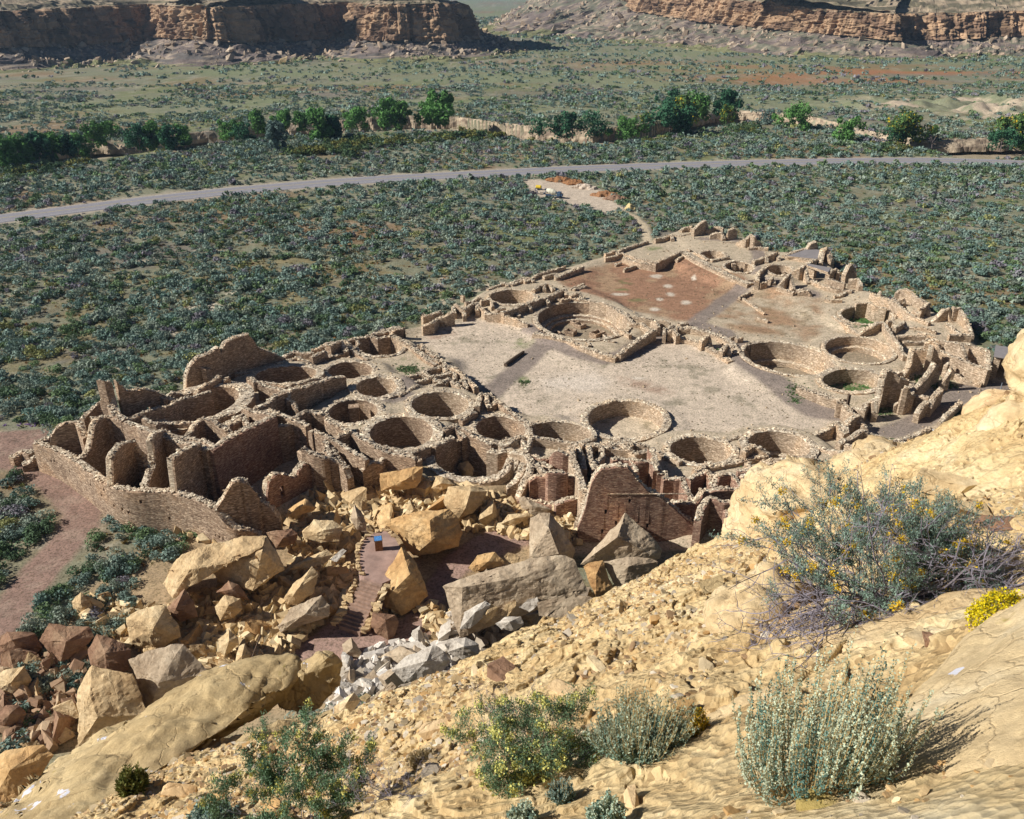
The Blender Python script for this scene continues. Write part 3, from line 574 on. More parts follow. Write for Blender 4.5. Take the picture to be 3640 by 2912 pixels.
walls(b, 'A', mA, '''*1.1 735,585,9.2;815,600,8.6;835,680,7.6;850,820,6.6;900,920,6.2;985,985,6.0
*.9 990,1000,6.0;1130,1050,6;1260,1110,6.1;1400,1140,6.2;1560,1210,6.2;1740,1240,6.4;1850,1290,6.3
*.8 505,1000,5.6;540,1060,5.4;590,1160,4.8
*.8 1060,1200,6.0;1120,1290,5.2;1190,1350,4.6;1220,1450,4
*.8 640,970,5.8;770,950,5.9;860,950,5.9;980,990,6
1370,1095,6.2;1430,1200,5.4;1520,1260,4.8;1560,1300,4.2
*.7 1320,1030,5.2;1420,1010,5.0;1540,1010,4.9;1660,1015,4.8
*.8 1180,965,5.9;1250,1010,5.6;1330,1040,5.4
*.8 1340,1080,5.6;1480,1140,5.4;1600,1170,5.3;1790,1190,5.5;1880,1250,5.8
*.8 1610,1170,5.0;1660,1090,5.2;1720,1010,5.4;1800,975,5.5;1900,1010,5.3;2040,1090,5.0;2080,1160,4.8
*.7 1905,985,4.8;2000,950,4.7;2110,915,4.8
*.7 1980,1040,4.6;2080,1000,4.6;2200,930,4.7;2230,1010,4.4''')
walls(b, 'A', mA, '''*.8 545,970,4.8;610,900,5.2;690,830,5.8;745,790,6.2;825,755,6.8
*.7 1000,985,5.9;1180,910,5.7;1420,840,5.4;1560,765,5.2;1700,740,5.0;1870,700,4.9
*.7 1160,940,5.6;1240,1010,5.2
*.6 1700,715,4.4;1800,650,4.6;1880,590,4.9;1950,535,5.2;1965,580,4.4
*.6 1990,590,4.6;2050,545,5;2065,590,4.4
*.8 1360,765,5.2;1420,760,5;1560,790,4.6''')
pr(b, 'A', mA, .8, (885, 580, 8.6), (1610, 740, 4.2), [(930, 650), (1000, 680), (1080, 672), (1180, 662), (1270, 685), (1330, 710), (1400, 748), (1480, 705), (1550, 705)], ops=[(.35, .42, 2.2, 4.6)])
b = block('stone_stub', 'small ruined masonry stub on the footpath outside the left end of the long wall', 'ruin', tuple(TP('A', 60, 1380, 0)))
walls(b, 'A', mA, '''*1.1 -180,1370,1.0;-60,1300,1.2;40,1320,1.3
*.9 30,1390,1.0;150,1345,1.1
*1.0 -60,1440,.7;50,1400,.9''')
# curved high wall at the outer side
b = block('room_block', 'high curved wall fragment with a notch, standing at the outer edge above the sagebrush', loc=tuple(TP('A', 1600, 725, 0)))
pr(b, 'A', mA, 1.0, (1600, 722, 2.2), (2620, 355, 2.6), [(1585, 640), (1605, 520), (1640, 430), (1720, 340), (1850, 290), (1930, 232), (1952, 300), (2020, 288), (2002, 190), (2130, 125), (2232, 105), (2290, 165), (2330, 240), (2462, 290), (2560, 330)], jag=.08)
walls(b, 'A', mA, '''*.7 1790,465,5;1900,470,4.0;2000,500,3.2;2080,510,2.8
*.6 2110,520,3.0;2190,500,3;2300,480,3''')
walls(b, 'B', mA, '''*.6 330,370,3.0;355,380,3.4;370,410,2.6''')
# --- terrace rooms
b = block('room_block', 'terrace rooms with a long shadowed wall between the raised oval kiva and the pillar kiva', loc=tuple(TP('B', 500, 940, 0)))
walls(b, 'B', mR, '*1.0 -160,1290,6.3;0,1190,6.2;180,1100,6.1;350,1010,6.0;500,935,6.0')
walls(b, 'B', mA, '''*.8 0,1055,4.9;90,1005,4.9;185,960,4.9;230,1040,4.7
*.8 190,870,4.8;300,900,5;430,930,5.3;500,940,5.6
*.9 300,875,4.6;440,795,4.8;500,750,4.8;620,695,5.0
*1.0 640,690,4.6;720,655,4.6;800,650,4.4;900,615,4.2;980,590,4.0;1040,570,4.0;1120,545,3.9;1215,535,3.6
*.8 640,690,4.8;640,770,4.4;690,800,4.0;740,880,3.6;750,920,3.0
*.8 345,612,4.4;430,640,4.2;520,660,4.2;640,690,4.4
*.7 240,560,3.8;300,600,3.8;420,600,3.6;620,640,3.6;760,610,3.5;900,570,3.4;1000,560,3.2
*.9 430,880,5;520,915,5.2;610,950,5.1;700,985,5.0;780,1010,4.9;850,1050,4.8
*.8 865,1110,4.7;900,1095,4.7;1050,1165,4.5;1200,1240,4.2;1330,1320,4.0;1450,1400,3.6
*.8 860,900,4.7;940,915,4.7;1030,930,4.6;1060,1010,4.3;1180,1060,4.2;1280,1110,4.1;1380,1170,3.9;1480,1230,3.7;1620,1300,3.6;1800,1340,3.5;1960,1390,3.3
*.8 700,985,5.0;760,930,4.9;810,900,4.9;870,900,4.8
*.8 545,1060,4.6;620,1050,4.6;700,1005,4.7
*.8 1120,1170,4.2;1200,1140,4.2;1270,1105,4.2
*.9 800,1280,4.6;850,1310,4.4;920,1340,4.4;1000,1370,4.2;1060,1360,4.0;1180,1410,3.6;1240,1470,3.3;1280,1580,2.4
*.8 1030,1180,4.4;1040,1300,3.9;1080,1370,3.7
*.8 1390,1500,2.6;1480,1430,3.0;1500,1410,3.2;1590,1420,2.8;1620,1370,3.0
*.7 1840,1330,2.8;1940,1290,2.7;2060,1280,2.5
*.8 1470,1200,3.4;1560,1250,3.2;1750,1310,3.1;1900,1320,3.0;2080,1260,2.6
*.8 1980,1400,3.2;2010,1390,3.4;1960,1430,2.8''')
# window wall and inner fragments
b = block('room_block', 'jagged wall fragments with a small doorway standing directly behind the boulder pile', loc=tuple(TP('H', 390, 650, 0)))
pr(b, 'H', mR, 1.0, (388, 640, 1.6), (735, 345, 3.4), [(392, 560), (400, 500), (450, 458), (500, 468), (545, 490), (570, 470), (575, 440), (615, 400), (640, 405), (655, 455), (665, 465), (678, 440), (690, 360)], ops=[(.22, .28, 1.5, 2.7)])
walls(b, 'H', mA, '''*.9 600,330,3.6;650,350,4.0;700,350,4.0;735,345,3.4;780,400,2.6;820,480,1.6
*.9 400,640,1.4;430,660,1.2;460,700,.9;470,730,.7
*.7 760,280,4.1;800,340,3.8;850,400,3.0;880,450,2.2''')
# --- outer edge rooms of the south east
b = block('room_block', 'low wall stubs and small rooms along the outer edge beside the bright green sagebrush', loc=tuple(TP('B', 1050, 230, 0)))
walls(b, 'B', mA, '''530,420,2.8;640,375,2.8;740,345,2.8 | *''' if 0 else '''530,420,2.8;640,375,2.8;740,345,2.8
*.9 740,345,2.8;860,410,2.5;1000,470,2.2
*.8 600,340,2.2;700,290,2.2;790,300,2.2;900,300,2.2
*.8 875,335,2.9;930,310,2.9;1025,275,2.9;1030,340,2.2
*.7 1040,240,2.0;1050,300,2
*.9 1055,235,3.0;1110,205,3;1190,180,3.0;1240,295,2.0
*.9 880,270,2;960,260,2;1050,200,2.2;1110,190,2.2;1280,160,2.1;1480,125,2;1600,80,2;1700,55,2;1800,35,2.2
*.7 1020,345,1.8;1120,325,1.8;1250,300,1.8
*.6 1150,380,1.5;1270,350,1.5
*.8 1190,180,2.4;1260,225,2.2;1330,290,1.8;1400,330,1.6;1520,405,1.4
*.7 1240,180,2;1330,265,1.7
*.7 1350,170,1.9;1360,215,1.7 | 1490,130,2;1560,155,1.9;1700,125,1.9
*.7 1500,110,2.1;1600,95,2.1;1690,65,2.3;1705,115,2
*.9 1700,120,2;1800,165,1.8;1900,230,1.7;1980,300,1.6;2060,370,1.5;2156,430,1.4
*.9 1705,75,2.4;1835,45,2.5;1830,110,1.6
*.7 1970,215,1.5;2010,225,1.5;2020,270,1.2 | 2080,300,1.5;2156,340,1.5''', .75)
walls(b, 'C', mY, '''0,290,1.3;60,275,1.3;110,258,1.3;112,275,1
*.8 0,338,1.7;60,325,1.8;90,295,1.5;140,275,2.0;183,258,2.2
*.6 228,165,1.0;245,170,1 | 190,215,1.2;240,240,1.2;248,285,1.0
240,250,1.5;280,220,1.6;320,205,1.6;322,250,1.2
*.7 320,215,1.5;375,258,1.3;375,275,1
*.6 250,208,1.1;340,176,1.1 | 340,195,1.6;400,185,1.6;412,225,1.3
*.7 380,125,1;430,108,1;490,92,1;495,112,.9 | 490,100,1;590,62,1.1;600,85,1;680,40,1.1;780,8,1.1
430,250,1.2;480,235,1.2
*.8 465,262,1.9;540,235,1.9;615,210,1.9;720,172,1.9;780,150,2.0;830,122,2.1;840,160,1.6
*.7 545,250,1.3;560,285,1.0 | 615,212,1.8;635,245,1.3 | 720,175,1.8;738,210,1.4
*.7 645,135,1.3;680,110,1.5;710,98,1.5;712,130,1.2 | 710,98,1.4;740,95,1.4;765,130,1.2
*.7 860,165,1.6;920,148,1.6;925,185,1.2 | 775,180,1.3;810,190,1.3;860,185,1.2
*.8 705,50,1.3;775,35,1.3;780,60,1.1;860,25,1.3;935,-5,1.3
*.6 520,102,1;620,62,1;650,80,1 | 740,25,1;830,-5,1 | 860,128,.8;940,100,.8 | 880,132,.8;955,108,.8
*.7 180,225,1.1;190,270,1.0 | 375,270,1.3;465,275,1.4;540,300,1.3;620,330,1.1''')
# --- plaza edge rooms behind terrace
b = block('room_block', 'cluster of small square cells at the plaza edge beside the grey terrace path', loc=tuple(TP('J', 1165, 515, 0)))
walls(b, 'J', mY, '''*.7 930,592,1.9;990,575,1.9;1045,558,1.9;1050,590,1.7
*.7 985,615,1.9;1050,600,1.9;1110,583,1.9;1115,620,1.6
*.7 1045,555,1.9;1100,535,1.9;1165,510,2.0;1185,555,1.7
*.7 1045,560,1.9;1090,590,1.8;1130,600,1.8;1190,620,1.8
*.7 1120,582,1.9;1180,570,1.9;1232,560,1.9;1235,600,1.6
*.8 1165,510,1.9;1220,530,1.9;1270,560,1.8;1310,600,1.7;1370,655,1.6
*.7 1240,622,1.8;1290,605,1.8;1310,660,1.5 | 1190,590,1.8;1250,640,1.7;1310,685,1.6
*.7 1050,660,1.8;1110,640,1.8;1160,618,1.8;1210,600,1.8
*.7 905,640,2.1;925,690,2 | 890,700,2.2;960,665,2.1;1010,640,2.0
*.9 865,335,1.9;930,375,1.8;1000,420,1.7;1060,465,1.6;1150,492,1.6
*.7 1010,390,1.5;1040,390,1.6;1040,420,1.4 | 1040,395,1.5;1130,455,1.5;1135,475,1.3 | 1150,480,1.5;1200,520,1.5;1260,545,1.5''')
walls(b, 'J', mA, '''*.8 1370,770,2.4;1385,720,2.5;1395,685,2.5;1425,690,2.4;1435,740,2.2;1450,770,2
*.9 1430,690,2.1;1500,740,1.9;1570,790,1.8;1640,840,1.7;1710,885,1.6
*.8 1270,845,2.2;1320,820,2.2;1365,800,2.2 | 1440,760,1.9;1500,745,1.9
*.9 1165,915,2.6;1200,895,2.6;1240,880,2.6;1260,920,2.2;1300,960,2
*.8 1230,890,2.4;1290,905,2.3;1340,935,2.2 | 1330,940,2.2;1410,980,2.0;1470,1000,2.0
*1.0 1100,1020,2.5;1160,980,2.5;1230,950,2.4''')
# --- great kiva enclosure and plaza dividing mound
b = block('room_block', 'square stone enclosure wrapped round the front of the great kiva with vaults', loc=tuple(TP('D', 75, 840, 0)))
walls(b, 'D', mY, '''*.9 78,835,1.2;160,772,1.4;225,725,1.6;288,685,1.7
*.6 270,640,1.3;300,640,1.7;315,675,1.4 | 345,720,1.4;348,685,1.6;405,662,1.6;408,690,1.2
*.7 150,650,1.3;210,655,1.3;270,685,1.3 | 130,610,1.3;200,620,1.3;300,635,1.3;380,650,1.3
*.8 365,700,1.5;400,690,1.8;425,730,1.2 | 430,660,.9;480,645,.9
*.6 105,700,1.0;135,695,1.0 | 130,720,1;155,718,1.1''')
walls(b, 'C', mY, '''*1.2 650,380,.9;740,400,.9;850,425,.9;960,470,.9;1060,510,.9;1130,520,1.0
*.6 960,435,.8;975,455,.8 | 1060,395,.9;1060,430,.7;1120,430,.8 | 1150,360,1.2;1210,390,1.3
*.9 850,180,1.1;960,190,1.1;1080,215,1.2;1180,280,1.3;1225,320,1.3''')
b = block('stone_kerb', 'thin line of set stones crossing the reddish western plaza', 'ruin', tuple(TP('D', 790, 500, 0)))
walls(b, 'D', mY, '*.5 790,500,.3;860,545,.3;930,595,.3 | 780,502,.5;812,485,.5;843,472,.5 | 885,620,.4;950,638,.4')
b = block('room_block', 'broad low stone ridge dividing the two plazas', loc=tuple(TP('D', 420, 690, 0)))
walls(b, 'D', mY, '''*1.5 420,675,1.1;500,680,1.0;580,695,1.0;660,720,1.0;730,760,.9;775,825,.6
*1.3 430,730,.8;520,750,.7;600,790,.6;670,830,.5;735,875,.4
*.8 555,755,1.5;580,730,2.0;605,715,2.0;612,780,.8
*.8 672,820,1.2;695,790,1.6;715,780,1.6;722,830,.8
*.6 725,735,.7;760,730,.8;765,750,.6 | 765,740,1.0;800,730,1.1''')
# --- south and south west
b = block('room_block', 'low walls and stubs at the far tip of the ruin where the dirt track arrives', loc=tuple(TP('D', 290, 165, 0)))
walls(b, 'D', mY, '''*.7 0,248,1;75,232,1.0;78,260,.8 | 60,240,1;150,205,1;250,175,1 | 0,270,1;60,262,1;100,248,1
*.8 290,165,1.3;340,155,1.3;385,138,1.3;395,165,1.1 | 385,140,1;440,145,1;540,122,1
*.5 60,312,.4;95,300,.5 | 110,342,.5;160,325,.5;215,308,.5 | 130,300,.4;160,298,.4
*.8 288,300,1.7;340,280,1.7;400,255,1.7;448,232,1.7
*.9 100,240,1.1;160,265,1.2;220,285,1.3;288,300,1.5 | 110,270,1;200,300,1.1;280,310,1.2
*2.0 455,235,1.6;540,285,1.7;640,335,1.6;740,385,1.4;845,425,1.2
*.7 415,285,1.3;465,252,1.4 | 480,218,1.5;500,228,1.5
*.7 618,285,1.6;670,275,1.6;722,268,1.6 | 520,235,1.5;600,280,1.6
*.9 440,110,1.5;470,90,2.0;505,85,2.2;515,115,1.4
*.9 513,105,2.4;550,75,3.2;580,58,3.6;592,100,1.6
*.8 595,112,1.9;640,92,2.1;690,100,2.1 | 610,140,1.8;650,128,2.2;680,130,2.2;692,165,1.4
*.8 705,150,1.6;718,110,3.0;745,100,3.2;765,115,2.6
*.6 640,190,1;720,200,1;800,215,1 | 680,180,1.2;760,185,1.2;800,205,1''')
b = block('room_block', 'rooms around the far small kivas with two flat grey roofs', loc=tuple(TP('D', 860, 290, 0)))
walls(b, 'D', mY, '''*.9 770,185,1.6;820,160,3.0;848,135,3.6;870,155,3.4;912,200,1.6
*.7 832,215,1.6;880,208,1.8;905,200,1.8;910,225,1.4 | 890,210,1.8;950,215,1.8
*.8 862,290,2.1;900,275,2.2;938,262,2.3;940,300,1.6 | 935,262,2.4;975,250,2.6;1003,240,2.7;1010,290,1.6
*.8 885,410,2.0;892,360,2.2;930,325,2.3;985,310,2.3 | 900,415,1.8;940,415,1.7
*.8 1003,435,1.4;1040,395,2.6;1075,362,3.2;1098,455,1.3
*.8 1088,350,2.6;1130,335,3.2;1162,318,3.5;1185,415,1.4
*.8 1165,315,2.8;1225,340,2.6 | 1200,290,2.8;1225,285,2.8 | 1190,300,2.6;1170,320,2.8
*.8 1110,465,1.2;1150,455,1.6;1190,465,1.4;1195,485,1 | 1000,440,1.4;1100,470,1.3
*.7 955,405,1.8;975,380,2.2;985,420,1.4
*1.0 1040,255,2.0;1100,235,2.0;1190,212,2.0 | 1050,265,2;1225,290,2.2''')
walls(b, 'L', mY, '''*1.2 455,150,2.2;480,110,3.4;515,100,3.6;530,140,2.4
*1.2 545,215,2.0;560,150,3.6;585,135,3.8;605,190,2.6;620,230,1.6
*.8 455,245,2.8;500,215,2.6;545,205,2.4;550,235,2.2 | 590,300,2.8;620,275,2.8;645,275,2.6;655,300,2.2
*.9 690,300,2.6;715,250,3.8;740,245,3.8;770,300,2.4
*1.0 595,330,2.6;650,345,2.6;700,355,2.6 | 475,330,1.6;560,370,1.6;650,390,1.6;740,400,1.6
*.8 720,330,2.6;780,330,2.8;795,380,2.0
*.6 410,410,1.3;470,405,1.5;485,425,1.0 | 630,435,1.1;680,425,1.3;705,412,1.3''')
# --- west wing
b = block('room_block', 'crumbling western mound of broken rooms beyond the open kivas', loc=tuple(TP('E', 560, 190, 0)))
walls(b, 'E', mY, '''*.6 150,180,1.1;190,188,1.1;250,190,1.1 | 205,165,1;275,150,1.1 | 330,210,1.5;400,203,1.6;450,225,1.6;510,240,1.5
*.7 465,165,2.2;472,140,2.6;480,165,2.2;515,185,1.8
*.8 550,180,2.6;575,210,2.3;595,238,2.0;622,248,1.7 | 575,190,2.4;610,185,2.6;612,215,1.9
*.9 560,150,2.4;590,130,3.0;625,122,3.4;660,150,3.0;690,185,2.8;755,212,2.8
*.8 665,258,2.0;700,235,3.0;748,212,3.2;752,285,1.6 | 690,275,2.2;705,250,2.6;722,290,1.5
*.9 770,312,1.6;810,275,2.6;835,248,3.2;872,238,3.4;885,300,2.0;900,320,1.6
*.9 893,240,3.4;938,232,3.6;955,280,2.8;980,330,2.2;1005,400,1.2
*.7 420,150,2.2;560,210,2.2;640,270,2.1;760,320,2.0 | 860,330,1.8;930,385,1.7;1000,400,1.4
*.6 870,395,1.6;975,390,1.6 | 690,380,1.6;800,410,1.5''')
walls(b, 'E', mY, '''*.9 345,388,1.1;400,352,1.8;450,330,1.9;490,318,2.0
*.8 200,280,1.0;270,330,1.0;345,385,1.0
*.8 490,320,2.0;520,370,1.8;560,420,1.8;590,470,1.7;620,520,1.3
*.7 510,315,1.8;552,310,1.8;555,340,1.5 | 555,350,2.1;590,330,2.1;617,318,2.1;618,350,1.6
*.7 570,400,1.7;650,398,1.7;740,402,1.7 | 605,432,1.4;680,432,1.4;738,430,1.4 | 740,420,1.5;800,418,1.8
*.7 640,340,1.7;720,350,1.7;800,370,1.6''')
b = block('room_block', 'pointed fin shaped wall stubs casting blue shadows beside the footpath near the stone shelter', loc=tuple(TP('E', 600, 640, 0)))
walls(b, 'E', mY, '''*.8 590,640,.9;620,600,1.5;640,560,2.2;650,500,3.3;656,472,3.8;690,530,1.9;712,568,.9
*.8 640,725,1.2;690,685,1.8;730,640,2.2;765,590,2.8;782,558,3.2;803,625,1.0
*.8 815,682,.8;850,640,1.8;880,595,2.8
*.8 550,800,.9;585,780,1.4;602,740,2.4;608,700,3.4;625,690,3.6;650,760,1.6
*.9 450,790,1.3;465,740,2.2;478,660,3.8;495,605,4.6;540,600,4.6;580,640,3.8;630,660,3.2
*.8 685,845,1.3;715,800,1.6;752,778,1.7 | 755,805,1.4;785,750,1.8;825,708,1.9
*.8 760,510,2.6;772,450,3.9;800,500,2.4;830,555,1.1 | 655,478,2.2;700,480,2.2;765,485,2.2
*.8 780,418,2.6;810,455,2.2;845,500,1.2 | 560,615,2.0;580,605,2.2;600,625,1.6
*.9 800,425,2.6;850,430,2.6;930,440,2.9;1010,455,2.9;1095,482,2.9;1100,590,2
*.8 940,440,3.4;958,480,2.8;975,530,2.0;1000,560,1.4;1032,585,.9
*.9 830,490,2.2;900,520,2.2;1000,560,2.2;1105,600,2.2 | 730,440,2.0;780,420,2.6
*.7 850,575,1.6;870,555,2.0;882,590,1.2 | 880,600,.9;960,650,.6;1060,680,.4
*.7 880,575,1.8;900,600,1.2 | 645,745,1.2;700,745,1.5;755,760,1.5 | 650,680,1.6;655,750,2.0
*.8 368,835,1.5;390,790,2.0;422,768,2.3;445,780,2.4;440,850,1.1
*.9 220,780,1.9;260,790,1.8;300,840,1.5;345,870,1.3 | 310,810,1.4;370,830,1.3
*1.4 0,690,1.1;80,720,1.1;160,750,1.1;240,770,1.1
*.8 265,930,1.1;300,890,1.6;345,862,1.8;352,915,1.1
*.8 130,950,.9;180,920,1.5;222,898,1.6;235,930,1.4;275,965,1.2 | 345,870,1.4;380,920,1.2;400,930,1
*.7 820,905,1;850,860,1.3;888,832,1.3 | 888,825,.9;940,780,.9''')
b = block('room_block', 'long dark red wall crest and low rooms just above the rounded pale outcrop', loc=tuple(TP('L', 700, 1400, 0)))
walls(b, 'L', mR, '*1.0 470,1500,1.0;600,1450,2.2;700,1400,3.2;780,1395,3.6;900,1362,4.0;1000,1350,4.0;1045,1390,3.6;1065,1420,3.0;1120,1480,1.6;1180,1460,2.0;1240,1420,2.2')
walls(b, 'L', mY, '''*.8 470,1305,.7;560,1265,1.0;600,1240,1.4;650,1210,1.5;705,1245,1.4;708,1275,1.1
*.8 700,1215,1.5;740,1185,1.9;788,1162,1.9;800,1220,1.1 | 655,1335,1.3;730,1300,1.5;800,1262,1.7;880,1290,1.2
*.7 880,1290,.9;950,1320,1;1000,1330,1 | 955,1338,.9;1080,1300,.9;1222,1243,1.0 | 1150,1385,.8;1215,1345,1.0 | 700,1340,1.2;850,1400,1.2
*.8 320,1450,1.6;370,1420,2.2;410,1430,2.2;440,1460,1.5 | 1060,1400,1.3;1150,1390,1.2;1240,1400,1.4
*.8 480,1340,1.2;600,1380,1.3;700,1400,1.8 | 1040,1330,1;1100,1360,1;1170,1370,1''')
# --- northern front rooms
b = block('room_block', 'massive dark back wall with a pale string course, square rooms behind it', loc=tuple(TP('F', 933, 833, 0)))
P0 = TP('F', 935, 845, 0); P1 = P(2560, 1915, 0)
rid = plane_ridge(P0, P1, [S('F', *q) for q in [(905, 760), (930, 700), (950, 640), (968, 560), (985, 500), (1010, 455), (1040, 425), (1090, 420), (1150, 415), (1190, 418), (1225, 455), (1251, 490), (1301, 545), (1391, 595), (1461, 655), (1531, 725), (1600, 770)]])
BW = wall_mesh('back_wall', rid, 1.1, mR, b, seed=77, jag=.07, base=-.5, ops=[(.21, .23, 3.1, 3.5), (.19, .21, 1.0, 1.4), (.30, .32, 1.9, 2.3), (.37, .39, 1.6, 2.0), (.40, .42, 4.2, 4.6), (.47, .49, 1.8, 2.2), (.56, .58, 1.6, 2.0)])
d_ = (P1 - P0)[:2] / np.hypot(*(P1 - P0)[:2]); n_ = np.array([d_[1], -d_[0]])
mb = MB(); q0 = P0[:2] + d_ * 1.9 + n_ * .47; q1 = P0[:2] + d_ * 9.2 + n_ * .47; c_ = (q0 + q1) / 2
mb.box((c_[0], c_[1], 5.1), (7.4, .1, .07), rz=math.atan2(d_[1], d_[0])); mb.build('string_course', M['masonry_yellow'], b)
walls(b, 'F', mY, '''*.9 862,305,3.4;875,380,3.6;905,450,3.8;930,520,3.9;945,600,3.8;925,680,2.6;900,740,1.2
*.8 890,290,3.0;915,330,3.0;930,370,2.8;940,440,2.6 | 968,300,2.6;975,370,2.6;1005,440,2.6
*.8 335,255,1.8;440,290,1.8;540,255,2.0;630,245,2.1;760,262,2.0;900,285,1.9;1060,290,1.8;1225,295,1.6
*.7 450,310,1.9;500,290,2;540,265,2.1;550,300,1.6 | 598,350,1.6;615,300,2.0;632,248,2.2 | 590,275,2;592,330,1.7
*.9 630,392,2.9;600,350,2.4;500,330,2.0;440,340,1.9;380,330,1.9
*.9 330,515,1.6;400,500,1.9;450,480,2.2;490,440,2.6;512,378,3.2
*.9 490,550,1.3;540,510,2.0;575,460,2.6;585,400,2.8
*.9 552,600,1.2;575,550,2.0;595,500,2.6;625,450,3.0;632,392,3.2
*.8 632,392,3.2;680,425,3.0;722,460,2.9;730,480,2.7 | 645,355,2.3;680,400,2.3;750,430,2.4
*.7 920,300,2.6;1000,300,2.0;1100,310,1.8;1225,320,1.8 | 1040,300,1.9;1050,360,2;1010,400,2.2''')
walls(b, 'F', mR, '''*.8 650,365,2.5;700,372,2.5;748,372,2.5;770,340,3.6;790,328,3.9;820,345,3.7;850,355,3.5
*.9 620,500,2.8;660,475,3.2;720,472,3.3;735,470,3.3;740,450,4.3;830,445,4.3;835,480,3.3;888,470,3.5
*.9 772,635,1.9;840,615,2.1;915,600,2.2 | 560,610,1.0;640,620,1.1;770,640,1.2''')
walls(b, 'G', mR, '''*.8 38,630,3.9;100,622,3.9;165,628,3.9;190,640,4.0;270,632,4.0;300,690,3.8
*.8 265,565,2.4;285,610,2.8;305,660,3.2;325,715,3.4 | 160,640,3.8;180,700,3.8
*.8 318,700,3.4;352,698,3.4;352,740,3.2 | 335,740,3.4;390,735,3.4;448,738,3.4;470,790,3.2;505,860,3.0
*.8 485,738,2.8;525,712,2.9;602,690,2.9;628,790,2.3 | 628,790,2.4;650,720,3.0;742,708,3.0;770,760,2.7;805,820,2.3
*.8 785,728,2.8;882,718,2.8 | 770,690,2.2;830,685,2.3;887,675,2.3;888,720,2.2
*.8 508,885,3.2;540,850,3.5;565,815,3.7;650,805,3.7;740,795,3.7;785,808,3.5
*.8 360,870,2.9;430,872,3.0;505,880,3.1 | 540,975,3.4;560,900,3.9;605,845,4.3;650,862,4.2;690,880,4.1;815,862,3.9
*.8 475,920,2.2;482,990,1.8 | 700,880,3.9;720,960,3.4''')
walls(b, 'G', mY, '''*.8 600,665,1.5;730,640,1.5;830,620,1.5;960,602,1.5 | 910,640,1.5;980,628,1.5;1100,620,1.5;1225,612,1.5
*.8 803,582,2.3;830,560,2.3;862,548,2.3;905,560,2.2;955,600,1.6 | 803,582,2.2;805,610,1.6
*.6 690,522,1.1;740,505,1.1;790,488,1.1;835,545,1.1 | 695,522,1.1;740,570,1.1;785,612,1.1
*.8 1035,690,1.5;1080,662,2.4;1150,690,1.5 | 830,640,1.6;840,682,1.5;900,690,1.4;1000,680,1.3
*.8 0,530,1.6;100,528,1.5;180,535,1.5;260,540,1.5 | 100,545,1.7;180,590,1.6;262,560,1.7;310,585,1.5;370,612,1.4;440,645,1.3
*.8 600,640,1.5;560,680,1.6;520,690,1.8 | 890,650,1.5;1000,655,1.3;1080,640,1.3''')

